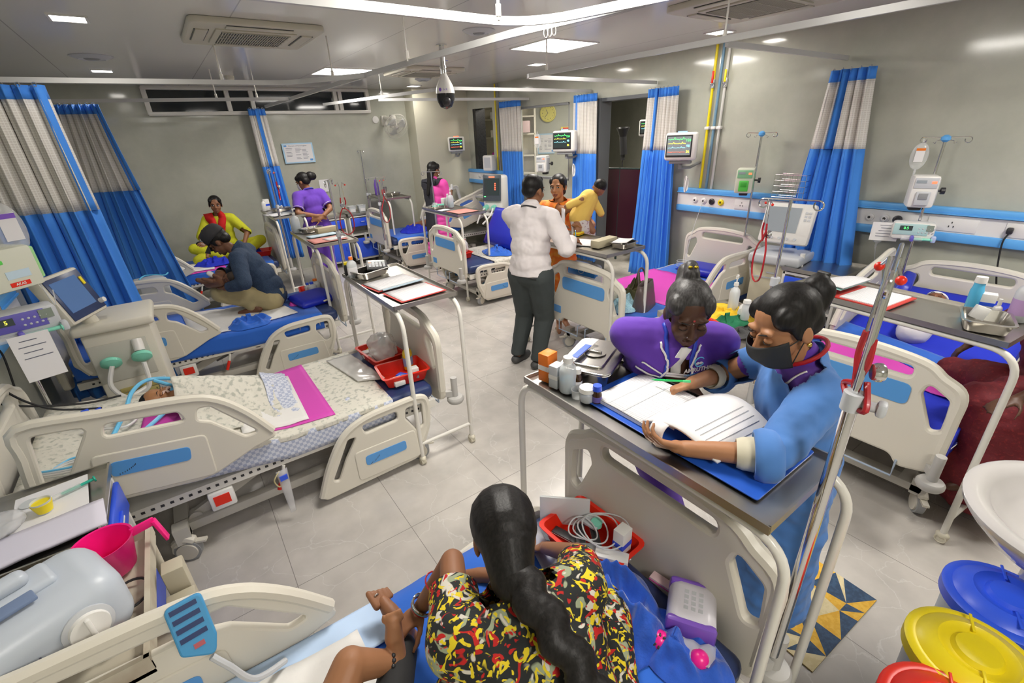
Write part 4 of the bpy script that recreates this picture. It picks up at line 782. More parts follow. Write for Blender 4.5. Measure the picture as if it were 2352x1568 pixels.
obj('key',g,lgrey,mn); g=G(); g.cyl((.21,-.12,.75),(.24,-.16,.80),.045,n=16); g.cyl((.20,-.10,.80),(.20,-.1,.95),.02); obj('humidifier',g,white_p,t)
for a in (-1,1):
    for b in (-1,1): g=G(); g.cyl((a*.18-.015,b*.18,.04),(a*.18+.015,b*.18,.04),.04); obj('caster',g,dark,t)
t=thing('ventilator','ventilator with a dark screen and red alarm bar beside the far bed head unit','ventilator',(4.35,6.55,0),-PI/2+.55)
g=G(); g.box((0,0,.45),(.10,.10,.70),bev=.02); g.box((0,0,.08),(.45,.45,.06),bev=.02); g.box((0,0,.82),(.36,.34,.04),bev=.01); obj('stand',g,white_p,t); g=G(); g.box((0,.06,1.14),(.36,.26,.56),bev=.05,seg=3); cs=obj('casing',g,white_p,t); T=facing((0,-.085,1.20),(0,-1,.12)); g=G(); g.box((0,.03,0),(.32,.40,.02),T=T,bev=.02); bz=obj('bezel',g,mat('bezel_dark',(.07,.09,.11),.35),cs); g=G(); g.box((0,.05,.012),(.27,.26,.004),T=T); sc=obj('screen',g,scrd,bz); g=G(); g.box((0,.20,.013),(.10,.018,.005),T=T); obj('alarm_bar',g,led_r,bz); g=G(); [g.box((.06,.10-.03*i,.0145),(.02,.02,.002),T=T) for i in range(4)]; obj('alarm_reading',g,led_r,sc); g=G(); g.box((-.12,-.10,.014),(.03,.012,.004),T=T); obj('power_lamp',g,led_g,bz)
for a in (-1,1): g=G(); g.cyl((a*.07-.03,-.10,.94),(a*.07-.03,-.17,.93),.04,n=18); obj('port_filter',g,teal_p if a<0 else teal_p,t)
limbs(t,[(-.10,-.17,.93),(-.16,-.22,.85),(-.20,-.3,.70)],tubew,.014); limbs(t,[(.04,-.17,.93),(.02,-.25,.82),(-.08,-.34,.70)],tubew,.014)
for a in (-1,1): g=G(); g.cyl((a*.19-.015,.15,.04),(a*.19+.015,.15,.04),.04); obj('caster',g,dark,t)
g=G(); g.box((0,0,.13),(.20,.16,.26),bev=.03); t=thing('portable_monitor','small white bedside screen standing on the far bed head unit','monitor',(4.78,7.30,1.43),-PI/2+.45); obj('casing',g,white_p,t); g=G(); g.box((0,-.082,.14),(.12,.004,.17)); obj('screen',g,lgrey,t)
t=thing('wire_basket','small wire basket on the bed head unit right of the green pump','basket',(4.80,2.14,1.38)); g=G()
for i in range(5): g.tube([(-.08,-.14,.05*i),(.06,-.14,.05*i),(.06,.14,.05*i),(-.08,.14,.05*i)],.002,5,closed=True)
for i in range(7): y=-.14+.28*i/6; g.tube([(.06,y,.2),(.06,y,0),(-.08,y,0),(-.08,y,.2)],.002,5)
obj('wires',g,steel,t)
# stethoscopes
def stethoscope(label,hook,ang,L=.50,W=.09,s=1.0,m=redtube,tilt=0):
    t=thing('stethoscope',label,'stethoscope',hook,ang,'red stethoscopes on the drip stands'); T=M.Rotation(tilt,4,'X')
    P=lambda x,z,y=0:T@V((x*s,y*s,z*s))
    for q in (-1,1):
        g=G(); g.tube([P(q*.045,-.01),P(q*.020,.012),P(q*.012,-.03),P(q*.018,-.10),P(q*.020,-.15)],.0032*s,8); e=obj('ear_tube',g,chrome,t); g=G(); g.ell(P(q*.048,-.013),.009*s,n=10,k=6); obj('ear_tip',g,dark if m is not redtube else red_p,e)
    g=G()
    for q in (-1,1): g.tube(cat([P(q*.020,-.14),P(q*.026,-.19),P(q*.010,-.23),P(0,-.26)],6),.0065*s,8)
    obj('yoke',g,m,t)
    g=G(); g.tube(cat([P(0,-.25),P(.05,-.27-.1*L),P(W,-.27-.45*L),P(W*.75,-.27-.85*L),P(0,-.27-L),P(-W*.75,-.27-.85*L),P(-W*.9,-.27-.45*L),P(-.05,-.28-.1*L,-.01),P(-.012,-.24,-.015)],6),.0062*s,8); obj('tubing',g,m,t)
    g=G(); T2=frame(P(-.012,-.215,-.03),T@V((0,-1,0))); g.lathe([(0,-.014),(.018,-.014),(.022,-.006),(.022,.004),(.019,.008),(0,.006)],18,T=T2); c=obj('chest_piece',g,chrome,t); g=G(); g.lathe([(.015,.0085),(0,.0085)],16,T=T2); obj('diaphragm',g,lgrey,c); return t
stethoscope('red stethoscope hanging in front of the cream ventilator',(2.66,1.29,1.64),.9,.28,.085,.82)
stethoscope('red stethoscope on the drip stand right of the standing purple nurse',(1.24,4.28,1.69),-.2,.26,.075,.82)
stethoscope('red stethoscope hanging over the bed with the purple bottle table',(2.66,7.04,1.47),.6,.36,.11,1.0)
stethoscope('dark red stethoscope against the blue curtain on the back wall',(1.20,6.93,1.69),1.2,.14,.03,.85)
stethoscope('red stethoscope on the nearest drip stand beside the blue-gowned nurse',(1.185,.300,1.755),.65,.06,.014,1.12)
# ---------------------------------------------------------------- people
def ik(a,t,l1,l2,pole):
    a,t,pole=V(a),V(t),V(pole); d=t-a; L=d.length
    if L>(l1+l2)*.995: t=a+d*((l1+l2)*.995/L); d=t-a; L=d.length
    x=(l1*l1-l2*l2+L*L)/(2*L); h=math.sqrt(max(l1*l1-x*x,0)); u=d/L; p=pole-u*pole.dot(u); p.normalize(); return a+u*x+p*h,t
def basis(f,up):
    f=V(f).normalized(); up=V(up); r=f.cross(up).normalized(); up=r.cross(f).normalized()
    return M(((r.x,f.x,up.x,0),(r.y,f.y,up.y,0),(r.z,f.z,up.z,0),(0,0,0,1)))
def hbasis(yaw,pitch,roll=0):
    """head axes: x right, y forward, z up. yaw 0 looks to +Y, positive turns left; pitch>0 looks down"""
    return M.Rotation(yaw,4,'Z')@M.Rotation(-pitch,4,'X')@M.Rotation(roll,4,'Y')
def head_geo(g,c,B,s=1,child=False):
    T=M.Translation(c)@B@M.Scale(s,4)
    def e(p,r): g.ell((0,0,0),r,0,T@M.Translation(p),18,12)
    if child:
        e((0,-.015,.02),(.082,.095,.085)); e((0,.035,-.03),(.062,.052,.060)); e((0,.045,-.065),(.042,.038,.026)); e((.036,.055,-.035),(.030,.03,.028)); e((-.036,.055,-.035),(.030,.03,.028))
        g.cap(T@V((0,.085,.0)),T@V((0,.098,-.022)),.006*s,.011*s); e((0,.083,-.048),(.018,.010,.010))
    else:
        e((0,-.012,.03),(.074,.092,.085)); e((0,.035,-.03),(.060,.055,.075)); e((0,.042,-.072),(.047,.043,.034)); e((0,.066,-.094),(.021,.019,.016))
        for q in (-1,1): e((q*.036,.058,-.035),(.026,.026,.026)); e((q*.030,.077,.024),(.026,.013,.010)); e((q*.012,.098,-.034),(.010,.010,.008))
        g.cap(T@V((0,.086,.008)),T@V((0,.108,-.030)),.0075*s,.0115*s)
        e((0,.090,-.060),(.022,.010,.0065)); e((0,.088,-.071),(.019,.010,.0075))
    for q in (-1,1): e((q*.076,-.008,-.012),(.010,.020,.031))
def face_parts(par,c,B,s,skm,lip,closed=True,child=False,eyes=True,look=0):
    T=M.Translation(c)@B@M.Scale(s,4); z=.0 if not child else -.005; yy=.0815 if not child else .078
    if eyes:
        for q in (-1,1):
            if closed:
                g=G(); g.ell((0,0,0),(.015,.010,.009),0,T@M.Translation((q*.031,yy,z-.002)),14,8); o=obj('eyelid',g,skm,par); g=G(); g.tube(cat([T@V((q*.031-.015,yy+.006,z-.006)),T@V((q*.031,yy+.0115,z-.0085)),T@V((q*.031+.015,yy+.006,z-.006))],5),.0013*s,5); obj('eyelash',g,browm,o)
            else:
                g=G(); g.ell((0,0,0),(.0145,.010,.0072),0,T@M.Translation((q*.031,yy+.001,z)),14,8); o=obj('eye',g,eyew,par); g=G(); g.ell((0,0,0),(.0065,.003,.0066),0,T@M.Translation((q*.031+look*.006,yy+.0095,z)),10,6); obj('iris',g,iris,o)
                g=G(); g.tube(cat([T@V((q*.031-.016,yy+.005,z+.003)),T@V((q*.031,yy+.0105,z+.0078)),T@V((q*.031+.016,yy+.005,z+.002))],5),.0016*s,5); obj('eyelash',g,browm,o)
    if eyes:
        for q in (-1,1): g=G(); g.tube(cat([T@V((q*.014,yy+.014,z+.020)),T@V((q*.031,yy+.013,z+.026)),T@V((q*.050,yy-.004,z+.020))],5),[.0015*s]*3+[.0026*s]*5+[.0012*s]*3,6); obj('eyebrow',g,browm,par)
    g=G(); zl=-.0655 if not child else -.048; yl=.0955 if not child else .090
    g.tube(cat([T@V((-.021,yl-.010,zl-.0005)),T@V((-.008,yl+.0005,zl+.004)),T@V((0,yl+.001,zl+.0028)),T@V((.008,yl+.0005,zl+.004)),T@V((.021,yl-.010,zl-.0005))],5),.0042*s,8); g.tube(cat([T@V((-.019,yl-.009,zl-.003)),T@V((0,yl-.0005,zl-.0095)),T@V((.019,yl-.009,zl-.003))],6),.0046*s,8); obj('lips',g,lip,par)
def hand_geo(g,wr,d,n,side,curl=(.35,.4,.45,.5),s=1,thumb=.5,spread=.06):
    """d: along the fingers, n: palm normal, side: thumb side +1 = d x n"""
    d=V(d).normalized(); n=V(n); n=(n-d*n.dot(d)).normalized(); b=d.cross(n)*side; wr=V(wr)
    T=M(((d.x,b.x,n.x,0),(d.y,b.y,n.y,0),(d.z,b.z,n.z,0),(0,0,0,1))); P=lambda a,bb,c:wr+T@V((a*s,bb*s,c*s))
    g.ell((0,0,0),(.052*s,.039*s,.0135*s),0,M.Translation(P(.046,0,0))@T,14,8); g.cap(P(-.01,0,0),P(.03,0,0),.021*s,.023*s); g.cap(P(.03,.022,0),P(.085,.027,0),.012*s,.011*s); g.cap(P(.03,-.022,0),P(.078,-.028,0),.012*s,.0105*s)
    for k,(o,l) in enumerate(((.028,.92),(.0095,1.0),(-.0095,.95),(-.028,.76))):
        p=P(.088-.004*abs(k-1.2),o,.001); a=0; sp=spread*(1.5-k); L=(.043*l,.027*l,.021*l)
        for j in range(3):
            a+=curl[k]*(.75,1.0,.7)[j]; q=T@V((math.cos(a)*math.cos(sp),math.sin(sp),math.sin(a)))*s
            p2=p+q*L[j]; g.cap(p,p2,(.0092,.0082,.0074)[j]*s,(.0082,.0074,.0062)[j]*s,n=10); p=p2
    p=P(.018,.030,.006)
    for j,(L,a,c) in enumerate(((.042,.75,.35),(.032,.45,.35+thumb*.5),(.026,.25,.35+thumb))):
        q=T@V((math.cos(a)*math.cos(c*.7),math.sin(a),math.sin(c*.7)))*s; p2=p+q*L; g.cap(p,p2,(.0125,.0102,.0088)[j]*s,(.0102,.0088,.0070)[j]*s,n=10); p=p2
class Body:
    def __init__(s,pel,yaw,h=1.62,lean=0,side=0,wid=1.0,twist=0,headB=None,headoff=(0,.02,.0),neckf=.0,female=True,shrug=0):
        k=h/1.7; s.k=k; s.wid=wid; pel=V(pel); s.pel=pel; s.yaw=yaw
        Bp=M.Rotation(yaw,4,'Z'); Bt=M.Rotation(yaw+twist,4,'Z')@M.Rotation(-lean,4,'X')@M.Rotation(side,4,'Y'); s.Bp=Bp; s.Bt=Bt
        Bm=M.Rotation(yaw+twist*.5,4,'Z')@M.Rotation(-lean*.6,4,'X')@M.Rotation(side*.6,4,'Y')
        s.waist=pel+Bm@V((0,0,.15*k)); s.chest=s.waist+Bt@V((0,0,.17*k)); s.neck=s.chest+Bt@V((0,-.005,.20*k))
        sw=(.165 if female else .185)*k*wid
        s.sh={q:s.chest+Bt@V((q*sw,0,(.135+shrug)*k)) for q in (-1,1)}; s.hip={q:pel+Bp@V((q*.085*k*wid,0,-.03*k)) for q in (-1,1)}
        s.HB=headB if headB is not None else Bt; s.headc=s.neck+(Bt@V((0,neckf,.035*k)))+s.HB@V((headoff[0],headoff[1],headoff[2]+.105))
        s.el={};s.wr={};s.kn={};s.an={};s.toe={};s.hand={}
    def arm(s,q,target,pole,d=None,n=None,curl=(.35,.4,.45,.5),thumb=.5):
        s.el[q],s.wr[q]=ik(s.sh[q],target,.285*s.k,.25*s.k,pole); s.hand[q]=(d if d else (s.wr[q]-s.el[q]),n if n else (0,0,-1),curl,thumb); return s
    def leg(s,q,target,pole,toe=None):
        s.kn[q],s.an[q]=ik(s.hip[q],target,.43*s.k,.41*s.k,pole); s.toe[q]=V(toe) if toe else s.Bp@V((q*.15,1,0)); return s
    def torso(s,g,e=0,hipw=1,chestw=1,belly=1,low=True):
        k,w=s.k,s.wid; E=lambda c,r,B:g.ell((0,0,0),tuple(x*k+e for x in r),0,M.Translation(c)@B,20,14)
        if low: E(s.pel,(.168*w*hipw,.125*hipw,.125),s.Bp)
        E(s.pel.lerp(s.waist,.6),(.150*w,.112*belly,.12),s.Bp); E(s.waist.lerp(s.chest,.35),(.138*w*chestw,.105*belly,.13),s.Bt); E(s.chest+s.Bt@V((0,.01*k,.02*k)),(.152*w*chestw,.112,.145),s.Bt)
        g.cap(s.sh[-1]+s.Bt@V((.02,0,0))*k,s.sh[1]-s.Bt@V((.02,0,0))*k,.062*k+e,.062*k+e); g.cap(s.chest+s.Bt@V((0,0,.12*k)),s.neck+s.Bt@V((0,0,.01)),.075*k+e,.050*k+e)
    def armgeo(s,g,q,e=0,t=(0,2),fore=True,r=1):
        k=s.k; sh,el,wr=s.sh[q],s.el[q],s.wr[q]; u=min(t[1],1); g.cap(sh,sh.lerp(el,u),.053*k*r+e,(.053-.012*u)*k*r+e)
        if t[1]>1: g.cap(el,el.lerp(wr,t[1]-1),.040*k*r+e,(.040-.013*(t[1]-1))*k*r+e)
    def leggeo(s,g,q,e=0,t=2,r=1):
        k=s.k; g.cap(s.hip[q],s.hip[q].lerp(s.kn[q],min(t,1)),.086*k*r+e,.058*k*r+e)
        if t>1: g.cap(s.kn[q],s.kn[q].lerp(s.an[q],t-1),.056*k*r+e,(.056-.018*(t-1))*k*r+e)
    def skinmesh(s,vox,child=False,hands=True,feet=True,hs=1):
        g=G(); s.torso(g,-.006); g.cap(s.chest+s.Bt@V((0,0,.1*s.k)),s.headc+s.HB@V((0,-.01,-.06)),.050*s.k,.048*s.k); head_geo(g,s.headc,s.HB,s.hsz,child)
        for q in (-1,1):
            if q in s.wr:
                s.armgeo(g,q); 
                if hands: hand_geo(g,s.wr[q],s.hand[q][0],s.hand[q][1],-q,s.hand[q][2],hs*s.k/1.0*.98,s.hand[q][3])
            if q in s.an:
                s.leggeo(g,q,-.004)
                if feet: a=s.an[q]; t=s.toe[q].normalized(); zz=V((0,0,-.05*s.k)); g.cap(a+zz*.6-t*.025,a+t*.10+zz,.034*s.k,.030*s.k); g.cap(a+t*.09+zz,a+t*.16*s.k+zz*1.15,.032*s.k,.022*s.k)
        return remesh(g,vox,3)
    hsz=1.0
def hairobj(par,s,style,m,vox=.006,strands=None):
    g=G(); T=M.Translation(s.headc)@s.HB@M.Scale(s.hsz,4)
    def e(p,r): g.ell((0,0,0),r,0,T@M.Translation(p),18,12)
    if style=='short':
        e((0,-.020,.043),(.082,.097,.084)); e((0,-.06,-.005),(.070,.05,.055)); e((0,.035,.088),(.055,.045,.030))
        for q in (-1,1): e((q*.072,.012,.02),(.010,.026,.04))
    else:
        e((0,-.021,.041),(.081,.094,.084)); e((0,-.055,-.002),(.073,.055,.062))
        for q in (-1,1): e((q*.056,.020,.054),(.026,.046,.038)); e((q*.071,.0,.010),(.011,.030,.040))
    for a in (strands or []): g.cap(T@V(a[0]),T@V(a[1]),a[2],a[3])
    o=body_obj('hair',remesh(g,vox,3),[m],par); return o
def garment(nm,par,g,m,vox=.011,disp=.012,cuts=(),sm=5,ds=.10,assign=None):
    me=remesh(g,vox,sm,.5,disp,ds)
    if cuts: trim(me,cuts)
    o=body_obj(nm,me,m,par,assign); 
    if cuts: md=o.modifiers.new('s','SOLIDIFY'); md.thickness=.003; md.offset=-1
    return o
def P_(label,b,skm,lip,vox=.009,group=None,child=False,closed=True,eyes=True,hands=True,feet=True,look=0,hs=1):
    t=thing('person' if not child else 'person',label,'person',(0,0,0),group=group)
    body=body_obj('body',b.skinmesh(vox,child,hands,feet,hs),[skm],t); face_parts(t,b.headc,b.HB,b.hsz,skm,lip,closed,child,eyes,look); return t
def sleevecut(b,q,f): d=b.el[q]-b.sh[q]; return (b.sh[q].lerp(b.el[q],f),d,.10)
def shoe(par,b,q,m):
    a=b.an[q]; t=b.toe[q].normalized(); g=G(); g.cap(V((a.x,a.y,.042))-t*.035,V((a.x,a.y,.042))+t*.09,.042,.044); g.cap(V((a.x,a.y,.035))+t*.08,V((a.x,a.y,.034))+t*.16,.046,.036); me=remesh(g,.008,3); trim(me,[(V((0,0,.004))+V((a.x,a.y,0)),(0,0,-1),.5)]); body_obj('shoe',me,[m],par)
def strip(nm,par,pts,w,m,n=(0,0,1),th=.0015):
    P=[V(p) for p in pts]; g=G(); vs=[]
    for i,p in enumerate(P):
        t=(P[min(i+1,len(P)-1)]-P[max(i-1,0)]).normalized(); s=t.cross(V(n[i]) if isinstance(n,list) else V(n)).normalized()*w/2; vs+=[p-s,p+s]
    g.add(vs,[(2*i,2*i+1,2*i+3,2*i+2) for i in range(len(P)-1)]); return obj(nm,g,m,par,smooth=180,solid=th)
def drape(par,nm,src,pts,w,m,off=.004,th=.003,r=.0):
    """a band shrink-fitted on a garment: points are projected onto the nearest surface"""
    me=src.data; bm=bmesh.new(); bm.from_mesh(me); from mathutils.bvhtree import BVHTree
    bv=BVHTree.FromBMesh(bm); bm.free(); P=[];N=[]
    for p in cat(pts,8):
        l,n,i,d=bv.find_nearest(p)
        P.append(l+n*off); N.append(n)
    return strip(nm,par,P,w,m,N,th)
# ---- the man in the white shirt
b=Body((2.39,3.09,.93),-1.15,1.74,lean=.06,female=False,wid=1.02,headB=hbasis(-1.35,.12),neckf=.012)
b.arm(1,(2.72,2.93,1.19),(-.2,-.6,-.7),d=(.6,.25,-.1),n=(0,.3,-1),curl=(.7,.8,.9,.9)); b.arm(-1,(2.70,3.16,1.22),(-.2,.8,-.5),d=(.5,-.1,.2),n=(.3,-.6,-.4),curl=(.5,.5,.5,.5))
b.leg(-1,(2.33,3.25,.075),(.9,.4,0),toe=(.9,.25,0)); b.leg(1,(2.40,3.03,.075),(.9,.4,0),toe=(.95,.1,0))
t=P_('man in a white shirt and grey trousers standing with his back turned, writing',b,sk_m,lipm,.008,eyes=True,closed=False,feet=False)
hairobj(t,b,'short',hair)
g=G(); b.torso(g,.024,belly=1.22,hipw=1.0,chestw=1.06); [b.armgeo(g,q,.020,(0,1.86),r=1.10) for q in (-1,1)]; g.ell((0,0,0),(.19,.15,.10),0,M.Translation(b.pel+V((0,0,.09)))@b.Bp,20,12); g.cap(b.neck+V((0,0,-.04)),b.neck+b.Bt@V((0,-.005,.022)),.068,.062)
sh=garment('shirt',t,g,[shirt_w],.010,.030,[(V((2.39,3.09,.92)),(0,0,-1),.35)]+[(b.el[q].lerp(b.wr[q],.84),b.wr[q]-b.el[q],.09) for q in (-1,1)])
g=G(); g.tube([b.neck+b.Bt@V((.068*math.cos(a),.062*math.sin(a)-.004,.018-.018*math.sin(a))) for a in [2*PI*i/24 for i in range(24)]],.013,8,closed=True); obj('collar',g,shirt_w,t)
g=G(); g.tube([b.neck+b.Bt@V((.076*math.cos(a),.070*math.sin(a)-.004,-.004-.03*math.sin(a))) for a in [PI+PI*i/12 for i in range(13)]],.006,6); g.tube(cat([b.neck+b.Bt@V((.078,0,-.004)),b.neck+b.Bt@V((.085,.08,-.10)),b.chest+b.Bt@V((.03,.135,-.05))],6),.005,6); obj('lanyard',g,dark,t)
g=G(); g.ell((0,0,0),(.182,.148,.135),0,M.Translation(b.pel+V((0,0,-.005)))@b.Bp,20,14); [b.leggeo(g,q,.020,1.93,1.22) for q in (-1,1)]
tr=garment('trousers',t,g,[trous],.011,.016,[(V((2.39,3.09,.985)),(0,0,1),.3)]+[(b.kn[q].lerp(b.an[q],.95),(0,0,-1),.12) for q in (-1,1)])
g=G(); g.tube([V((2.39,3.09,.962))+b.Bp@V((.172*math.cos(a),.134*math.sin(a),0)) for a in [2*PI*i/30 for i in range(30)]],.011,8,closed=True); obj('waistband',g,trous,t)
drape(t,'back_pocket',tr,[b.pel+b.Bp@V((.05,-.2,-.02)),b.pel+b.Bp@V((.09,-.2,-.025)),b.pel+b.Bp@V((.13,-.18,-.02))],.012,dark)
for q in (-1,1): shoe(t,b,q,mat('shoe_grey',(.07,.07,.07),.6))
# ---- nurse in purple leaning over the table
b=Body((1.535,1.10,.875),2.42,1.60,lean=.30,wid=1.16,headB=hbasis(2.40,.34),neckf=.03,headoff=(0,.03,-.045),shrug=-.028,side=-.10); b.hsz=1.0
b.arm(-1,(1.42,1.30,.78),(.4,.5,-.2)); b.arm(1,(1.62,.66,.80),(.5,-.5,-.2))
b.leg(-1,(1.66,1.16,.07),(-.6,-.6,.2)); b.leg(1,(1.74,.98,.07),(-.6,-.6,.2))
nurse1=b
t=P_('nurse in a purple uniform with a blue lanyard leaning over the steel table, eyes lowered',b,sk_d,lipd,.006,closed=True)
hairobj(t,b,'bun',hairg,strands=[((0,-.09,.06),(0,-.125,.09),.045,.035),((0,-.06,.125),(.0,-.085,.14),.030,.026)])
T=M.Translation(b.headc)@b.HB
g=G(); g.ell((0,0,0),(.0045,.002,.0045),0,T@M.Translation((0,.0905,.034))); obj('bindi',g,mat('bindi',(.35,.02,.02),.5),t); g=G(); g.ell((0,0,0),.0022,0,T@M.Translation((.0155,.1045,-.028))); g.ell((0,0,0),.0014,0,T@M.Translation((0,.0915,.022))); obj('nose_stud',g,chrome,t)
g=G(); [g.ell((0,0,0),(.008,.004,.006),0,T@M.Translation((.01*i,-.06,.150+.006*(i%2)))) for i in (-1,0,1)]; obj('hair_clip',g,mat('clip_gold',(.7,.5,.05),.3,1),t)
g=G(); b.torso(g,.022,hipw=1.0,belly=1.1); [b.armgeo(g,q,.020,(0,.80),r=1.15) for q in (-1,1)]
sc=garment('scrub_top',t,g,[scrub],.009,.014,[sleevecut(b,q,.72) for q in (-1,1)]+[(b.neck+b.Bt@V((0,.045,.02)),b.Bt@V((0,.40,.92)),.085)])
Q=lambda x,y,z:b.chest+b.Bt@V((x,y,z))
g=G(); g.add([Q(-.052,.20,.145),Q(.052,.20,.145),Q(0,.20,.035)],[(0,1,2)]); 
drape(t,'white_undershirt',[c for c in t.children if c.name.startswith('body')][0],[Q(0,.20,.13),Q(0,.2,.10),Q(0,.2,.07)],.038,white_c,.004)
for q in (-1,1):
    drape(t,'neck_piping',sc,[Q(q*.085,.10,.165),Q(q*.055,.2,.10),Q(q*.02,.2,.03),Q(0,.2,.005)],.008,piping,.006)
    drape(t,'sleeve_piping',sc,[b.sh[q].lerp(b.el[q],.66)+b.Bt@V((.08*math.cos(a),.08*math.sin(a),.03*math.cos(a))) for a in [2*PI*i/10 for i in range(8)]],.006,piping)
drape(t,'yoke_piping',sc,[Q(-.17,.12,.05),Q(-.08,.2,.012),Q(0,.2,.0),Q(.08,.2,.005),Q(.17,.12,.02)],.008,piping,.006)
ly=drape(t,'lanyard',sc,[Q(-.062,.02,.19),Q(-.055,.2,.11),Q(-.03,.2,-.02),Q(-.008,.22,-.12)],.014,mat('lanyard_blue',(.02,.05,.45),.5),.004); drape(t,'lanyard',sc,[Q(.062,.02,.19),Q(.055,.2,.11),Q(.03,.2,-.02),Q(.008,.22,-.12)],.014,mat('lanyard_blue',(.02,.05,.45),.5),.004)
def logo(sc,p,d,s=1):
    T=facing(p,d); o=writing('uniform_lettering','AMRUTHA',.026*s,T,piping,t,.0004); o2=writing('uniform_lettering',"CHILDREN'S HOSPITAL",.0115*s,T@M.Translation((0,-.020*s,0)),decal,t)
    g=G(); g.tube([T@V((.020*s*math.cos(a),.034*s+.020*s*math.sin(a),0)) for a in [2*PI*i/24*.85+.6 for i in range(25)]],.0022*s,6); obj('uniform_emblem',g,cyan_p,t); g=G(); [g.ell((0,0,0),(.008*s,.006*s,.001),0,T@M.Translation((x*s,.028*s,0))) for x in (-.007,.007)]; obj('uniform_emblem',g,piping,t)
from mathutils.bvhtree import BVHTree
def surf(o,p):
    bm=bmesh.new(); bm.from_mesh(o.data); bv=BVHTree.FromBMesh(bm); bm.free(); l,n,i,d=bv.find_nearest(V(p)); return l,n
l,n=surf(sc,Q(-.115,.22,.085)); logo(sc,l+n*.006,n,1.0)
g=G(); [b.leggeo(g,q,.02,1.95,1.12) for q in (-1,1)]; g.ell((0,0,0),(.19,.15,.14),0,M.Translation(b.pel)@b.Bp); garment('trousers',t,g,[scrub],.012,.012)
# ---- nurse in the blue gown
b=Body((1.57,.50,.87),.80,1.56,lean=.16,wid=1.02,headB=hbasis(1.15,.40,.04),neckf=.02); b.hsz=1.03
b.arm(1,(1.385,.83,1.17),(.2,.5,-.45),d=(-.65,.45,-.30),n=(-.3,-.2,-1),curl=(.55,.75,.85,.9),thumb=.9); b.arm(-1,(1.055,.625,1.155),(-.35,-.75,-.25),d=(-.55,.65,.10),n=(.35,.45,.55),curl=(.55,.6,.65,.7),thumb=.4)
b.leg(-1,(1.50,.42,.07),(-.6,.5,0)); b.leg(1,(1.64,.54,.07),(-.6,.5,0)); nurse2=b
t=P_('nurse in a light blue gown and black mask writing with a green pen',b,skin('skin_light_brown',(.42,.20,.10)),lipm,.0048,closed=True)
hairobj(t,b,'bun',hair,strands=[((0,-.10,.035),(0,-.125,.05),.052,.046),((0,-.115,.075),(0,-.13,.08),.032,.03)])
T=M.Translation(b.headc)@b.HB
g=G(); g.box((-.0,-.165,.05),(.012,.010,.085),T=T,bev=.004); g.box((.032,-.16,.05),(.010,.012,.075),T=T,bev=.004); g.box((.016,-.168,.09),(.045,.012,.012),T=T,bev=.004); g.box((.016,-.168,.012),(.045,.012,.012),T=T,bev=.004); obj('hair_claw',g,mat('claw_black',(.02,.02,.02),.5),t)
g=G(); 
def mk(u,v):
    a=(u-.5)*2.5; z=-.012-.088*v; r=.100+.022*math.sin(PI*min(1,.12+v*.95))*max(0,math.cos(a))**1.5; return T@V((math.sin(a)*(.079-.010*v),.012+math.cos(a)*r+.004-.015*v*(1-abs(a)/1.3) - .0,z-(.02*(1-math.cos(a)))*(v-.3)))
g.grid(mk,20,12); mo=obj('face_mask',g,mat('mask_black',(.022,.024,.026),.7),t,smooth=180,solid=.003)
g=G()
for q in (-1,1):
    for v in (.15,.85): g.tube(cat([mk(.0 if q<0 else 1.0,v),T@V((q*.078,-.0,-.012-.02*v)),T@V((q*.080,-.028,-.012-.012*v))],5),.0018,5)
obj('mask_loop',g,mat('mask_black',(.022,.024,.026),.7),mo)
for q in (-1,1): g=G(); g.ell((0,0,0),(.006,.008,.008),0,T@M.Translation((q*.084,-.006,-.045))); obj('earring',g,mat('gold',(.8,.55,.15),.25,1),t)
g=G(); b.torso(g,.005); [b.armgeo(g,q,.005,(0,.5)) for q in (-1,1)]; us=garment('scrub_top',t,g,[scrub],.010,.002,[(b.neck+b.Bt@V((0,.05,.015)),b.Bt@V((0,.45,.9)),.11)])
drape(t,'neck_piping',us,[b.neck+b.Bt@V((-.10,.02,-.015)),b.neck+b.Bt@V((-.075,.09,-.04)),b.neck+b.Bt@V((-.04,.12,-.09))],.006,piping)
g=G(); g.tube([b.neck+b.Bt@V((.070*math.cos(a),.070*math.sin(a)+.004,.022-.028*math.sin(a))) for a in [2*PI*i/24 for i in range(24)]],.007,8,closed=True); obj('lanyard',g,redtube,t)
g=G(); b.torso(g,.020,hipw=.95,belly=1.15); [b.armgeo(g,q,.018,(0,1.18),r=1.08) for q in (-1,1)]
for i in range(10):
    z=.86-.062*i; g.ell((0,0,0),(.160+.004*i,.130+.004*i,.11),0,M.Translation(V((b.pel.x,b.pel.y,z)))@b.Bp,20,10)
gn=garment('gown',t,g,[gown],.0095,.024,[(b.neck+b.Bt@V((0,.055,-.025)),b.Bt@V((0,.50,.87)),.135)]+[(b.el[q].lerp(b.wr[q],.14),b.wr[q]-b.el[q],.13) for q in (-1,1)],6,.09)
for q in (-1,1):
    d=(b.wr[q]-b.el[q]).normalized(); p=b.el[q].lerp(b.wr[q],.10); F=frame(p,d)
    g=G(); g.lathe([(.058,-.05),(.074,-.03),(.078,0),(.070,.022),(.060,.024),(.056,.0)],20,T=F); obj('rolled_cuff',g,gown,t,smooth=180)
    g=G(); g.lathe([(.050,0),(.047,.03),(.041,.045),(.039,.03)],18,T=frame(b.el[q].lerp(b.wr[q],.20),d)); obj('knit_cuff',g,mat('knit_cream',(.62,.58,.45),.9),t)
l,n=surf(gn,b.waist+b.Bt@V((.02,.25,.06))); pk=G(); pk.plate(rrect(.12,.13,.01),.004,facing(l+n*.008,n),bev=.001); obj('breast_pocket',pk,gown,t)
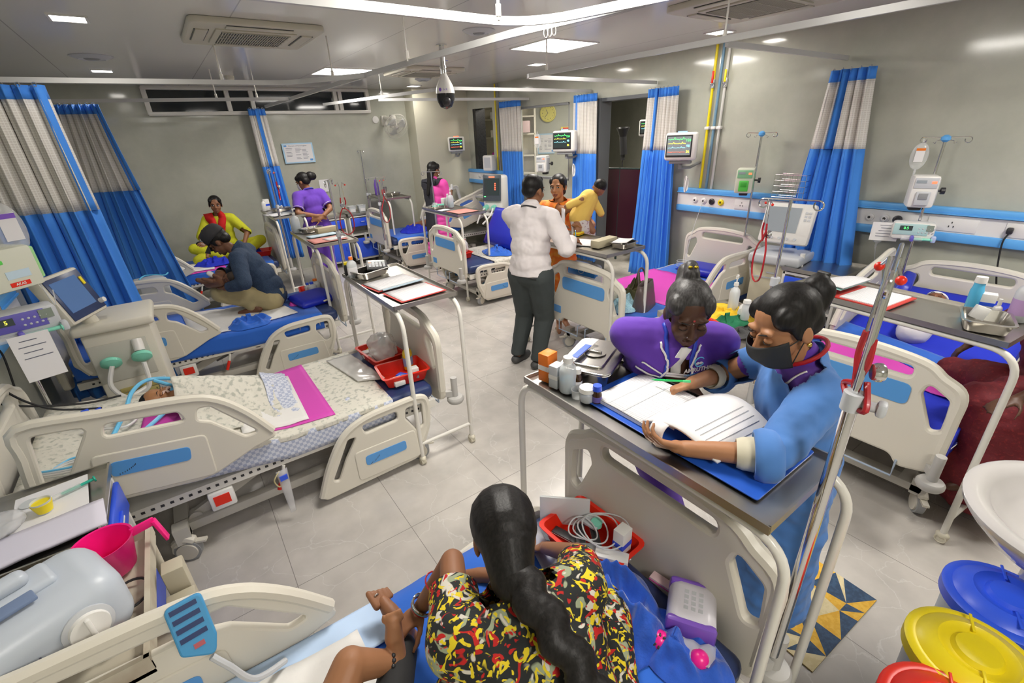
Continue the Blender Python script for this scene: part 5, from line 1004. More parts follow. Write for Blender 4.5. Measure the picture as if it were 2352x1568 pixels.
# ---- woman in the floral dress, seated with her back to the camera
def m_floral(m,nt,b_):
    L=nt.links.new; t_=node(nt,'TexCoord'); col=None
    prev=node(nt,'RGB'); prev.outputs[0].default_value=(.010,.012,.012,1); pv=prev.outputs[0]
    for sc_,off,thr,c,dist in ((17,3.1,.60,(.30,.34,.22),1.2),(15,11.7,.62,(.62,.58,.50),1.5),(20,23.3,.61,(.48,.008,.006),2.0),(24,37.9,.605,(.72,.56,.012),2.5),(34,51.3,.66,(.70,.55,.02),1.0)):
        mp=node(nt,'Mapping'); mp.inputs['Location'].default_value=(off,off*.7,off*1.3); L(t_.outputs['Object'],mp.inputs[0]); no=node(nt,'TexNoise',i_Scale=sc_,i_Detail=1.2,i_Distortion=dist); L(mp.outputs[0],no.inputs['Vector'])
        rp=ramp(nt,[(thr-.012,(0,0,0)),(thr+.012,(1,1,1))]); L(no.outputs[0],rp.inputs[0]); mx=node(nt,'MixRGB'); L(rp.outputs[0],mx.inputs[0]); L(pv,mx.inputs[1]); mx.inputs[2].default_value=(*c,1); pv=mx.outputs[0]
    L(pv,b_.inputs['Base Color'])
floral=mat('floral_cloth',(.02,.02,.02),.8,fn=m_floral)
b=Body((.395,.42,.58),-.28,1.50,lean=.74,wid=1.22,twist=.05,headB=hbasis(-.45,.62),neckf=.03); b.hsz=1.02
b.arm(-1,(.290,.975,.70),(.5,.6,.25),d=(-.80,-.10,-.22),n=(-.2,-.1,-1),curl=(.25,.35,.4,.45),thumb=.2); b.arm(1,(.78,.95,.64),(.7,-.2,.2))
b.leg(-1,(.24,1.0,.62),(-.8,.3,.2),toe=(-.2,1,.55)); b.leg(1,(.62,1.0,.60),(.8,.5,.2),toe=(-.6,.6,0))
t=P_('woman in a black floral dress seated on the front bed, long plait down her back',b,sk_m,lipm,.0055,closed=True)
T=M.Translation(b.headc)@b.HB; D=b.chest; Bt=b.Bt
o=hairobj(t,b,'bun',hair,.006,[((0,-.075,.0),(0.0,-.10,-.08),.075,.058),((0,-.02,.05),(0,-.05,.03),.092,.090)])
pl=[T@V((0,-.09,-.05)),b.neck+Bt@V((.005,-.09,.02)),D+Bt@V((.03,-.155,.10)),D+Bt@V((.07,-.17,-.02)),D+Bt@V((.12,-.17,-.14)),D+Bt@V((.18,-.18,-.24)),D+Bt@V((.24,-.17,-.32)),D+Bt@V((.30,-.15,-.38))]
g=G(); C_=cat(pl,7)
for i,p in enumerate(C_):
    r=.050-.022*i/len(C_); w=math.sin(i*1.15)*.012; g.ell(p+Bt@V((w,0,0)),(r,r*.8,r*.9))
body_obj('plait',remesh(g,.007,1),[hair],t); g=G(); g.ell(D+Bt@V((.13,-.225,-.15)),(.022,.010,.026)); obj('hair_slide',g,mat('clip_tan',(.55,.38,.10),.3),t)
g=G(); b.torso(g,.030,hipw=1.35,belly=1.25,chestw=1.08); [b.armgeo(g,q,.022,(0,.75),r=1.15) for q in (-1,1)]
for i in range(5): g.ell((0,0,0),(.25+.02*i,.22+.02*i,.09),0,M.Translation(V((b.pel.x,b.pel.y+.03*i,.66-.015*i)))@b.Bp,20,10)
g.cap(b.hip[-1],b.hip[-1].lerp(b.kn[-1],.85),.12,.095); g.cap(b.hip[1],b.kn[1],.13,.11)
garment('floral_dress',t,g,[floral],.011,.016,[sleevecut(b,q,.60) for q in (-1,1)]+[(b.neck+Bt@V((0,-.01,.02)),Bt@V((0,-.35,.94)),.095)],5,.12)
g=G(); [b.leggeo(g,q,.012,1.80,1.05) for q in (-1,1)]; garment('leggings',t,g,[mat('leggings_black',(.015,.015,.016),.8)],.010,0)
d=(b.wr[-1]-b.el[-1]).normalized()
for k,(f,m,r) in enumerate(((.93,mat('bangle_teal',(.20,.45,.48),.3),.034),(.90,chrome,.035),(.96,redtube,.033))): g=G(); F=frame(b.el[-1].lerp(b.wr[-1],f),d); g.tube([F@V((r*math.cos(a),r*math.sin(a),0)) for a in [2*PI*i/20 for i in range(20)]],.0035,6,closed=True); obj('bangle',g,m,t)
g=G(); F=frame(b.el[-1].lerp(b.wr[-1],.45),d); g.tube([F@V((.040*math.cos(a),.040*math.sin(a),0)) for a in [2*PI*i/20 for i in range(20)]],.0025,6,closed=True); obj('red_thread',g,redtube,t)
a=b.an[-1]; tv=b.toe[-1].normalized(); g=G()
for i,o_ in enumerate((-.024,-.010,.003,.015,.026)): 
    sdv=tv.cross(V((0,0,1))).normalized(); p=a+tv*.135+sdv*o_*1.1+V((0,0,-.045)); g.cap(p,p+tv*(.050-.006*abs(i-0)),.0115 if i==0 else .0085,.010 if i==0 else .007)
body_obj('toes',remesh(g,.004,1),[sk_m],t); g=G(); p=a+tv*.165+tv.cross(V((0,0,1))).normalized()*-.011+V((0,0,-.045)); F=frame(p,tv); g.tube([F@V((.0105*math.cos(q),.0105*math.sin(q),0)) for q in [2*PI*i/14 for i in range(14)]],.0025,6,closed=True); obj('toe_ring',g,chrome,t)
# ---- the child whose foot she holds: bent leg, the rest is beyond the frame
t=thing('person','child lying on the front bed, only a bent leg with a black anklet showing','person')
kn=V((.055,.915,.735)); an=V((.165,.905,.655)); hp=V((-.10,.80,.63)); g=G(); g.cap(hp,kn,.062,.048); g.cap(kn,an,.046,.030); up=V((.10,.20,.9)).normalized(); g.cap(an+V((.01,-.012,-.02)),an+up*.09+V((.02,.02,0)),.026,.024); g.cap(an+up*.06+V((.014,.013,0)),an+up*.105+V((.022,.022,0)),.027,.020)
for i in range(5): p=an+up*.11+V((.020-.011*(i-2),.022+.007*(i-2)*.6,0)); g.cap(p,p+up*(.022-.002*i),.008 if i else .011,.006)
g.ell((-.18,.74,.62),(.14,.10,.08)); g.ell((-.36,.70,.63),(.14,.11,.085)); head_geo(g,V((-.62,.66,.66)),hbasis(PI/2,-1.2),.9,True); g.cap((-.5,.68,.64),(-.42,.69,.64),.05,.06); g.cap((-.42,.80,.63),(-.25,.9,.60),.032,.026); g.cap((-.42,.58,.63),(-.25,.52,.60),.032,.026); g.cap((-.18,.68,.61),(.08,.62,.585),.06,.045); g.cap((.08,.62,.585),(.26,.60,.58),.042,.03); g.cap((.26,.6,.58),(.28,.6,.66),.026,.022)
body_obj('body',remesh(g,.005,2),[skin('skin_child',(.34,.16,.08))],t); F=frame(kn.lerp(an,.86),an-kn); g=G(); [g.ell(F@V((.033*math.cos(a),.033*math.sin(a),0)),.0065,n=8,k=5) for a in [2*PI*i/16 for i in range(16)]]; obj('anklet',g,dark,t); g=G(); g.ell((-.24,.74,.625),(.20,.125,.10)); body_obj('nappy',remesh(g,.01,2),[white_c],t); g=G(); g.ell((0,0,0),(.075,.088,.078),0,M.Translation((-.635,.66,.67))@hbasis(PI/2,-1.2)@M.Translation((0,-.02,.03))); obj('hair',g,hair,t)
# ---------------------------------------------------------------- the people further back and the infants
def lowbody(t,b,m,e=.016,r=1.1,tt=1.93): 
    g=G(); g.ell((0,0,0),(.18*b.k,.145*b.k,.14*b.k),0,M.Translation(b.pel)@b.Bp,20,14); [b.leggeo(g,q,e,tt,r) for q in (-1,1)]; return garment('trousers',t,g,[m],.013,.016)
# woman in orange with the baby on her shoulder
or_c=two('orange_kurta',(.80,.16,.01),(.85,.30,.03),14,.7,(.45,.6),.1)
b=Body((3.22,3.66,.90),2.58,1.60,wid=1.02,headB=hbasis(2.05,.02,.05),neckf=.01)
b.arm(1,(3.20,3.25,1.36),(-.9,-.1,-.9),d=(.25,.1,.75),n=(.5,.75,0),curl=(.2,.25,.3,.35)); b.arm(-1,(3.20,3.28,1.17),(.9,-.3,-.6),d=(-.9,-.1,.1),n=(0,.3,.9),curl=(.4,.4,.4,.4))
b.leg(-1,(3.28,3.62,.075),(-.6,-.8,0)); b.leg(1,(3.14,3.56,.075),(-.6,-.8,0))
t=P_('woman in an orange kurta holding a baby in yellow against her shoulder',b,skin('skin_light_brown',(.42,.20,.10)),lipm,.0075,closed=False,look=-1)
hairobj(t,b,'bun',hair,strands=[((0,-.09,.0),(0,-.10,-.06),.05,.04)])
g=G(); b.torso(g,.018,belly=1.1); [b.armgeo(g,q,.018,(0,.82),r=1.15) for q in (-1,1)]
for i in range(9): g.ell((0,0,0),(.175+.010*i,.145+.010*i,.08),0,M.Translation(V((b.pel.x,b.pel.y,.90-.06*i)))@b.Bp,20,10)
garment('kurta',t,g,[or_c],.011,.014,[sleevecut(b,q,.74) for q in (-1,1)]+[(b.neck+b.Bt@V((0,.05,.0)),b.Bt@V((0,.45,.9)),.10)])
g=G(); g.box((.13,.20,.10),(.035,.004,.5),T=M.Translation(b.chest+b.Bt@V((-.06,-.06,-.2)))@b.Bt); 
# the baby in yellow
bb=V((3.20,3.30,1.36)); t=thing('person','baby in a yellow top lying on the shoulder of the woman in orange','person')
hd=V((3.345,3.235,1.52)); HB=hbasis(-1.0,.35,.5); g=G(); head_geo(g,hd,HB,.74,True); g.cap((3.19,3.34,1.26),(3.27,3.30,1.43),.085,.075); g.cap((3.16,3.27,1.44),(3.03,3.33,1.39),.028,.024); g.cap((3.32,3.26,1.40),(3.38,3.22,1.27),.028,.022); g.cap((3.15,3.31,1.23),(3.10,3.26,1.13),.05,.035); g.cap((3.24,3.30,1.23),(3.28,3.24,1.13),.05,.035); g.ell((3.02,3.335,1.385),.022); body_obj('body',remesh(g,.006,2),[sk_i],t); face_parts(t,hd,HB,.74,sk_i,lipm,True,True)
g=G(); g.ell((0,0,0),(.078,.09,.08),0,M.Translation(hd)@HB@M.Scale(.80,4)@M.Translation((0,-.022,.035))); obj('hair',g,hair,t)
yb=mat('baby_yellow',(.82,.56,.13),.85,bump=.15,bscale=30); g=G(); g.cap((3.195,3.333,1.27),(3.27,3.298,1.425),.106,.094); g.cap((3.18,3.28,1.44),(3.04,3.325,1.39),.042,.036); g.cap((3.32,3.27,1.41),(3.375,3.225,1.29),.042,.036); garment('top',t,g,[yb],.008,.006,[((3.19,3.33,1.225),(0,0,-1),.2)],4,.06)
wrp=two('printed_wrap',(.66,.62,.60),(.36,.22,.25),40,.85,(.55,.62),.1); g=G(); g.cap((3.19,3.325,1.23),(3.20,3.32,1.16),.095,.095); g.cap((3.15,3.32,1.18),(3.12,3.29,1.09),.060,.05); g.cap((3.25,3.31,1.18),(3.29,3.27,1.09),.060,.05); garment('wrap',t,g,[wrp],.009,.012)
# man in the cap seated cross-legged on the third bed
b=Body((.58,4.98,.665),1.20,1.66,lean=.42,female=False,headB=hbasis(1.15,.72),neckf=.05)
b.arm(1,(.19,5.02,.95),(-.2,.6,-.7),d=(.1,-.75,.15),n=(.3,.1,-.9),curl=(.8,.9,1.0,1.0)); b.arm(-1,(.20,4.84,.84),(.3,-.9,-.3),d=(-.3,.7,.0),n=(0,.1,1),curl=(.9,.9,.9,.9))
b.leg(1,(.40,4.86,.61),(-.75,.5,.35)); b.leg(-1,(.50,5.14,.61),(-.7,-.5,.35))
t=P_('man in a dark cap and navy shirt seated cross-legged, cradling a newborn',b,sk_b,lipd,.0075,closed=True)
hairobj(t,b,'short',hair)
T=M.Translation(b.headc)@b.HB; capm=mat('cap_charcoal',(.028,.027,.030),.8,bump=.1,bscale=120)
g=G(); g.lathe([(.101,.0),(.103,.03),(.098,.065),(.080,.095),(.045,.112),(.0,.117)],28,T=T@M.Translation((0,-.012,.045))@M.Diagonal((.93,1.06,1,1))); cp=obj('cap',g,capm,t,smooth=180,solid=.003)
g=G(); g.grid(lambda u,v:T@V(((u-.5)*.175*(1-.25*v*v),.085+.085*v*math.cos((u-.5)*2.2),.048-.02*v-.05*((u-.5)*2)**2)),14,8); obj('visor',g,capm,cp,smooth=180,solid=.004); g=G(); g.ell((0,0,0),(.008,.008,.004),0,T@M.Translation((0,-.012,.163))); obj('button',g,capm,cp)
Lc=T@V((-.062,.070,.092)); nd=(b.HB@V((-.62,.70,.30))).normalized(); Tl=facing(Lc+nd*.012,nd); writing('lettering','A',.050,Tl@M.Translation((0,.012,0)),white_p,cp); writing('lettering','A STAR',.022,Tl@M.Translation((.002,-.022,0)),white_p,cp)
g=G(); g.box((0,.008,.0006),(.062,.003,.001),T=Tl); obj('lettering_bar',g,white_p,cp)
g=G(); b.torso(g,.020,belly=1.15); [b.armgeo(g,q,.018,(0,1.8),r=1.12) for q in (-1,1)]; garment('shirt',t,g,[shirt_n],.010,.018,[(b.el[q].lerp(b.wr[q],.8),b.wr[q]-b.el[q],.09) for q in (-1,1)]+[(b.neck+b.Bt@V((0,.05,.02)),b.Bt@V((0,.45,.9)),.10)],5,.09)
lowbody(t,b,khaki,.022,1.2,1.9)
t=thing('person','newborn lying in the arms of the man in the cap','person'); hd=V((.265,4.80,.935)); HB=hbasis(1.9,-.2,-1.1); g=G(); head_geo(g,hd,HB,.60,True); g.cap((.20,4.87,.905),(.10,4.98,.88),.058,.050); g.cap((.18,4.85,.945),(.11,4.92,.985),.020,.016); g.cap((.12,4.86,.92),(.06,4.87,.95),.020,.016); g.cap((.10,4.98,.88),(.02,5.0,.92),.03,.022); body_obj('body',remesh(g,.006,2),[sk_b],t); face_parts(t,hd,HB,.60,sk_b,lipd,True,True); g=G(); g.ell((0,0,0),(.078,.09,.08),0,M.Translation(hd)@HB@M.Scale(.65,4)@M.Translation((0,-.022,.035))); obj('hair',g,mat('newborn_hair',(.035,.022,.014),.7),t); g=G(); g.cap((.135,4.895,.968),(.12,4.91,.98),.024,.024); obj('bandage',g,white_c,t)
# woman in yellow and red on the farthest left bed
ylc=two('lime_cloth',(.62,.62,.02),(.50,.50,.02),120,.8,(.5,.7),.1); b=Body((.52,7.88,.66),2.75,1.58,lean=.08,headB=hbasis(3.05,.05,-.06)); b.arm(1,(.36,7.66,.80),(-.8,.2,-.5)); b.arm(-1,(.70,7.60,.72),(.8,.2,-.3)); b.leg(1,(.40,7.50,.62),(-.9,-.2,.3)); b.leg(-1,(.66,7.48,.62),(.9,-.2,.3))
t=P_('woman in a lime top with a red scarf seated on the farthest bed',b,sk_m,lipm,.009,closed=False); hairobj(t,b,'bun',hair,strands=[((0,-.09,.0),(0,-.10,-.05),.045,.035)])
g=G(); b.torso(g,.016); [b.armgeo(g,q,.016,(0,1.1),r=1.1) for q in (-1,1)]; tp=garment('top',t,g,[ylc],.012,.012,[(b.el[q].lerp(b.wr[q],.05),b.wr[q]-b.el[q],.09) for q in (-1,1)]+[(b.neck+b.Bt@V((0,.05,.0)),b.Bt@V((0,.45,.9)),.10)]); lowbody(t,b,ylc)
scf=mat('scarf_red',(.62,.008,.008),.8,bump=.15,bscale=20); C=b.chest; Bt=b.Bt; drape(t,'scarf',tp,[C+Bt@V((.19,-.12,-.20)),C+Bt@V((.155,-.06,.10)),C+Bt@V((.10,.05,.19)),C+Bt@V((.065,.2,.05)),C+Bt@V((.03,.22,-.15))],.11,scf,.008,.008); drape(t,'scarf',tp,[C+Bt@V((-.05,.0,.21)),C+Bt@V((-.075,.12,.14)),C+Bt@V((-.05,.2,.0)),C+Bt@V((-.03,.22,-.15))],.09,scf,.008,.008)
t=thing('person','infant in lime cloth lying on the farthest bed, left of the seated woman','person'); hd=V((.20,7.70,.76)); HB=hbasis(2.6,-.3,.9); g=G(); head_geo(g,hd,HB,.72,True); g.cap((.27,7.64,.68),(.46,7.60,.65),.07,.06); g.cap((.25,7.60,.70),(.22,7.52,.64),.026,.02); body_obj('body',remesh(g,.008,2),[sk_i],t); face_parts(t,hd,HB,.72,sk_i,lipm,True,True); g=G(); g.ell((0,0,0),(.078,.09,.08),0,M.Translation(hd)@HB@M.Scale(.76,4)@M.Translation((0,-.022,.035))); obj('hair',g,hair,t); g=G(); g.cap((.24,7.66,.67),(.50,7.60,.63),.10,.08); g.ell((.16,7.60,.60),(.12,.10,.08)); garment('wrap',t,g,[ylc],.012,.012)
# nurse in purple with her back turned, hands clasped behind her
b=Body((1.66,7.22,.90),.30,1.62,lean=.10,wid=1.12,headB=hbasis(.75,.35)); Bt=b.Bt; b.arm(1,tuple(b.pel+V((.02,-.17,.12))),(.9,-.3,-.2),d=(-.9,0,.0),n=(0,-1,0),curl=(.5,.5,.6,.6)); b.arm(-1,tuple(b.pel+V((-.03,-.165,.17))),(-.9,-.4,-.2),d=(.9,-.05,-.25),n=(0,-1,0),curl=(.3,.3,.4,.4)); b.leg(-1,(1.58,7.25,.075),(-.3,.9,0)); b.leg(1,(1.76,7.22,.075),(-.3,.9,0))
t=P_('nurse in purple standing with her back turned and hands clasped behind her',b,sk_m,lipm,.009,closed=True); hairobj(t,b,'bun',hair,strands=[((.05,-.115,.03),(.075,-.13,.02),.062,.055)])
T=M.Translation(b.headc)@b.HB; g=G(); g.grid(lambda u,v:T@V((math.sin((u-.5)*2.5)*(.072-.012*v),.012+math.cos((u-.5)*2.5)*(.092+.014*math.sin(PI*v)),-.012-.085*v)),14,8); obj('face_mask',g,white_c,t,smooth=180,solid=.003)
g=G(); b.torso(g,.020,hipw=1.08,belly=1.12); [b.armgeo(g,q,.020,(0,.85),r=1.16) for q in (-1,1)]; g.ell((0,0,0),(.205,.165,.12),0,M.Translation(b.pel+V((0,0,-.06)))@b.Bp,20,12); sc=garment('scrub_top',t,g,[scrub],.011,.014,[sleevecut(b,q,.80) for q in (-1,1)]+[(b.neck+Bt@V((0,0,.035)),Bt@V((0,.1,1)),.10),(b.pel+V((0,0,-.13)),(0,0,-1),.35)]); lowbody(t,b,scrub,.030,1.2,1.97)
for q in (-1,1): d=(b.el[q]-b.sh[q]).normalized(); F=frame(b.sh[q].lerp(b.el[q],.76),d); g=G(); g.tube([F@V((.079*math.cos(a),.079*math.sin(a),0)) for a in [2*PI*i/20 for i in range(20)]],.003,6,closed=True); obj('sleeve_piping',g,piping,t); shoe(t,b,q,dark)
g=G(); g.tube([b.neck+Bt@V((.066*math.cos(a),.066*math.sin(a)-.004,.012-.02*math.sin(a))) for a in [2*PI*i/20 for i in range(20)]],.006,6,closed=True); obj('lanyard',g,mat('lanyard_blue',(.02,.05,.45),.5),t)
# woman in pink with a black scarf and a long plait
pk=mat('pink_kurta',(.78,.07,.40),.75,bump=.1,bscale=14); b=Body((3.38,6.74,.93),-1.0,1.62,headB=hbasis(-1.25,.0)); b.arm(1,(3.62,6.72,.95),(0,-.5,-.6)); b.arm(-1,(3.68,6.98,1.0),(0,.5,-.6)); b.leg(-1,(3.35,6.84,.075),(.7,.5,0)); b.leg(1,(3.37,6.66,.075),(.7,.5,0))
t=P_('woman in a pink kurta and black scarf standing with her back turned, centre back',b,sk_m,lipm,.009,closed=False); C=b.chest; Bt=b.Bt
hairobj(t,b,'bun',hair,strands=[((0,-.075,-.02),(0,-.10,-.12),.058,.045),((0,-.10,-.12),(-.02,-.16,-.34),.045,.026)])
g=G(); b.torso(g,.014); [b.armgeo(g,q,.014,(0,1.5),r=1.1) for q in (-1,1)]
for i in range(10): g.ell((0,0,0),(.165+.007*i,.135+.007*i,.08),0,M.Translation(V((b.pel.x,b.pel.y,.90-.065*i)))@b.Bp,20,10)
ku=garment('kurta',t,g,[pk],.012,.014,[(b.el[q].lerp(b.wr[q],.4),b.wr[q]-b.el[q],.09) for q in (-1,1)]); lowbody(t,b,pk,.012,1.05,1.9)
drape(t,'scarf',ku,[C+Bt@V((-.03,-.2,-.72)),C+Bt@V((-.05,-.2,-.4)),C+Bt@V((-.09,-.2,-.05)),C+Bt@V((-.085,-.1,.16)),C+Bt@V((-.05,.06,.2))],.20,mat('scarf_black',(.02,.02,.028),.8),.010,.008); drape(t,'scarf',ku,[C+Bt@V((.0,-.12,.185)),C+Bt@V((.07,-.1,.17)),C+Bt@V((.09,.1,.12)),C+Bt@V((.07,.16,-.05))],.10,mat('scarf_black',(.02,.02,.028),.8),.010,.008)
for q in (-1,1): shoe(t,b,q,mat('sandal_brown',(.25,.13,.06),.6))
# child on the back bed, arm raised
zz=bedtop('R4',4.35); t=thing('person','child lying on the back bed with one bandaged arm raised','person'); hd=V((4.20,7.78,zz+.10)); HB=hbasis(PI/2,-1.0); g=G(); head_geo(g,hd,HB,.88,True); g.cap((4.05,7.75,zz+.04),(3.75,7.70,.64),.10,.09); g.cap((4.06,7.62,zz+.06),(4.10,7.60,zz+.22),.032,.028); g.cap((4.10,7.60,zz+.22),(4.17,7.66,zz+.38),.028,.020); g.cap((4.17,7.66,zz+.38),(4.18,7.67,zz+.45),.024,.018); g.cap((3.75,7.70,.64),(3.3,7.66,.60),.07,.05); body_obj('body',remesh(g,.009,2),[sk_m],t); face_parts(t,hd,HB,.88,sk_m,lipm,True,True); g=G(); g.ell((0,0,0),(.082,.095,.085),0,M.Translation(hd)@HB@M.Scale(.92,4)@M.Translation((0,-.022,.03))); obj('hair',g,hair,t); g=G(); g.cap((4.175,7.665,zz+.40),(4.185,7.675,zz+.46),.028,.024); obj('bandage',g,white_c,t); g=G(); g.cap((4.08,7.75,zz+.03),(3.72,7.70,.63),.115,.10); g.cap((4.06,7.64,zz+.06),(4.09,7.61,zz+.16),.045,.04); garment('top',t,g,[white_c],.013,.01)
# woman in the red saree at the right edge
sar=two('red_saree',(.13,.004,.010),(.22,.012,.015),70,.75,(.55,.7),.2); b=Body((3.52,.04,.66),.75,1.60,lean=.25,wid=1.1,headB=hbasis(.7,.5)); b.arm(-1,(3.00,.13,.80),(-.5,-.5,.2),d=(-.7,.45,-.2),n=(0,0,-1),curl=(.2,.2,.25,.3)); b.arm(1,(3.75,.45,.75),(.7,.2,-.2)); b.leg(-1,(3.05,.12,.30),(-.6,.7,.3)); b.leg(1,(3.35,.02,.2),(.2,.9,.4))
t=P_('woman in a dark red saree seated at the right edge',b,sk_d,lipd,.009); hairobj(t,b,'bun',hair,strands=[((0,-.10,.0),(0,-.12,-.02),.06,.05)])
g=G(); b.torso(g,.030,hipw=1.2,belly=1.15); [b.armgeo(g,q,.016,(0,1.0),r=1.1) for q in (-1,1)]; [b.leggeo(g,q,.05,1.8,1.3) for q in (-1,1)]; g.cap(b.pel,(3.22,.16,.60),.20,.17); g.cap((3.3,.10,.62),(3.15,.12,.25),.20,.22); g.cap((3.55,.0,.6),(3.45,.0,.15),.24,.27); g.cap((3.45,.25,.66),(3.55,.45,.62),.13,.09); garment('saree',t,g,[sar],.013,.035,[(b.neck+b.Bt@V((0,.05,.0)),b.Bt@V((0,.45,.9)),.10)],5,.10)
# infants in the beds
z0=bedtop('B',-.36); t=thing('person','ventilated infant with taped tube lying on the printed-sheet bed','person'); hd=V((-.36,3.10,z0+.075)); HB=M(((-.12,.30,-.95,0),(-.97,.18,.18,0),(.22,.94,.27,0),(0,0,0,1))); HB=basis((.35,-.30,.92),(-.93,.0,.36)); g=G(); head_geo(g,hd,HB,.80,True); g.cap((-.27,3.08,z0+.05),(-.05,3.06,z0+.02),.075,.085); g.cap((-.05,3.06,.64),(.18,3.02,.60),.075,.05); body_obj('body',remesh(g,.0055,2),[skin('skin_infant_warm',(.40,.19,.085))],t); face_parts(t,hd,HB,.80,skin('skin_infant_warm',(.40,.19,.085)),lipm,True,True)
T=M.Translation(hd)@HB@M.Scale(.80,4); g=G(); g.ell((0,0,0),(.082,.092,.082),0,T@M.Translation((0,-.03,.035))); g.ell((0,0,0),(.06,.05,.05),0,T@M.Translation((-.02,-.07,.06))); obj('hair',g,hair,t,smooth=60)
for a,c in (((-.055,.045,.012),(.035,.100,-.050)),((.05,.05,.005),(-.03,.100,-.055))): a,c=T@V(a),T@V(c); m_=(a+c)/2+(HB@V((0,.016,0))); strip('face_tape',t,cat([a,m_,c],4),.014,mat('tape_peach',(.85,.62,.52),.8),[(HB@V((0,1,0)))]*9)
z1=bedtop('R1',4.35); t=thing('person','baby on the right-edge bed, only the top of a fair-wrapped head in view','person'); hd=V((4.42,.80,z1+.10)); HB=hbasis(PI/2,-1.1); g=G(); head_geo(g,hd,HB,.82,True); g.cap((4.32,.80,z1+.05),(4.0,.78,z1-.02),.08,.08); body_obj('body',remesh(g,.008,2),[sk_m],t); face_parts(t,hd,HB,.82,sk_m,lipm,True,True); g=G(); g.lathe([(.084,0),(.082,.02),(.075,.025)],20,T=M.Translation(hd)@HB@M.Scale(.82,4)@M.Translation((0,0,.03))); obj('headband',g,white_c,t); g=G(); g.cap((4.33,.80,z1+.04),(4.0,.78,z1-.02),.10,.10); garment('wrap',t,g,[white_c],.012,.01)
# ---------------------------------------------------------------- bedding
def bl(k,lx,ly):
    x,y,r,t=BEDS[k]; s=1 if r==0 else -1; return (x+s*lx,y+s*ly)
def sheet(k,label,m,xa,xb,drop=.16,seed=0,wr=.004,lift=0,dn=None,name='bed_sheet',group='sheets on the ward beds'):
    x,y,r,t=BEDS[k]; prof=[]; hw=.437
    dn=drop if dn is None else dn
    for i in range(6): prof.append((-hw-.004,.536-dn*(1-i/5),0))
    for i in range(1,20): prof.append((-hw+2*hw*i/20,.5365,1))
    for i in range(6): prof.append((hw+.004,.536-drop*i/5,0))
    nv=len(prof); nu=max(8,int(abs(xb-xa)*28))
    def f(u,v):
        lx=xa+(xb-xa)*u; p=prof[min(nv-1,int(round(v*(nv-1))))]; z=p[1]+max(0,HX-lx)*math.tan(t)+lift+.004; n=nz(lx*5,p[0]*5,seed)*wr+nz(lx*14,p[0]*9,seed+4)*wr*.5
        if p[2]: z+=abs(n)
        yy=p[0]+(0 if p[2] else (abs(n)*2+.004)*(1 if p[0]>0 else -1)); return (lx,yy,z)
    g=G(); g.grid(f,nu,nv); o=obj(name,g,m,None,smooth=180,loc=(x,y,0),rz=r); md=o.modifiers.new('s','SOLIDIFY'); md.thickness=.003; md.offset=1; return tag(o,label,'sheet',group)
def pad(k,label,m,cs,h=.006,wr=.006,seed=0,name='pad',c='pad',lift=0,group=None,n=14):
    """flat cloth with corners cs (bed local), lying on the mattress"""
    x,y,r,t=BEDS[k]; A,B_,C_,D_=[V((*p,0)) for p in cs]
    def f(u,v):
        p=A.lerp(B_,u).lerp(D_.lerp(C_,u),v); e=abs(nz(p.x*9,p.y*9,seed))*wr+abs(nz(p.x*22,p.y*22,seed+3))*wr*.4; p.z=.5445+max(0,HX-p.x)*math.tan(t)+lift+e; return p
    g=G(); g.grid(f,n,n); o=obj(name,g,m,None,smooth=180,loc=(x,y,0),rz=r); md=o.modifiers.new('s','SOLIDIFY'); md.thickness=h; md.offset=1; return tag(o,label,c,group)
def heap(label,m,loc,sx,sy,h,seed=0,name='cloth',c='cloth',rz=0,freq=7,group=None,nu=40,nv=14,rag=.25):
    nu,nv=int(nu*1.6),int(nv*1.8)
    def f(u,v):
        a=2*PI*u; r=v*(1+rag*nz(math.cos(a)*1.5,math.sin(a)*1.5,seed)); px,py=r*math.cos(a)*sx,r*math.sin(a)*sy
        w1=nz(px*4,py*4,seed+20)*.09; w2=nz(px*4,py*4,seed+30)*.09
        rid=(1-abs(nz((px+w1)*freq*1.3,(py+w2)*freq*.7,seed))*2.4)**2; rid2=(1-abs(nz((px-w2)*freq*2.2,(py+w1)*freq*2.2,seed+9))*2.2)**2
        z=h*(1-v**3)*(.22+.62*rid+.25*rid2)+.005; return (px+.02*rid2*(1-v)*math.cos(5*a),py,max(z,.004))
    g=G(); g.grid(f,nu,nv,closeu=True); o=obj(name,g,m,None,smooth=180,loc=loc,rz=rz); md=o.modifiers.new('s','SOLIDIFY'); md.thickness=.004; md.offset=1; md2=o.modifiers.new('b','SUBSURF'); md2.levels=1; md2.render_levels=1; return tag(o,label,c,group)
def blanket(k,label,m,xa,xb,ya,yb,yc,h,wid=.12,seed=0,wr=.010):
    x,y,r,t=BEDS[k]
    def f(u,v):
        lx=xa+(xb-xa)*u; ly=ya+(yb-ya)*v+.02*nz(lx*6,v*3,seed); d=(ly-yc)/wid; z=.548+max(0,HX-lx)*math.tan(t)+h*math.exp(-d*d)*(1-.45*u)+wr*abs(nz(lx*12,ly*12,seed))*1.5+wr*.6*nz(lx*26,ly*26,seed+2); return (lx+.02*nz(v*4,seed),ly,z)
    g=G(); g.grid(f,34,34); o=obj('blanket',g,m,None,smooth=180,loc=(x,y,0),rz=r); md=o.modifiers.new('s','SOLIDIFY'); md.thickness=.006; md.offset=1; return tag(o,label,'blanket','covers on the infant bed')
sheet('A','bright blue sheet on the front bed under the floral-dressed woman',sheet_b,-.98,.78,.17,1)
sheet('B','pale printed sheet with a blue checked border on the infant bed',print_c,-.98,.70,.04,2,dn=.03)
sheet('B','blue checked sheet border hanging along the near side of the infant bed',check_c,-.6,.70,.001,5,lift=-.0022,dn=.14,name='sheet_border')
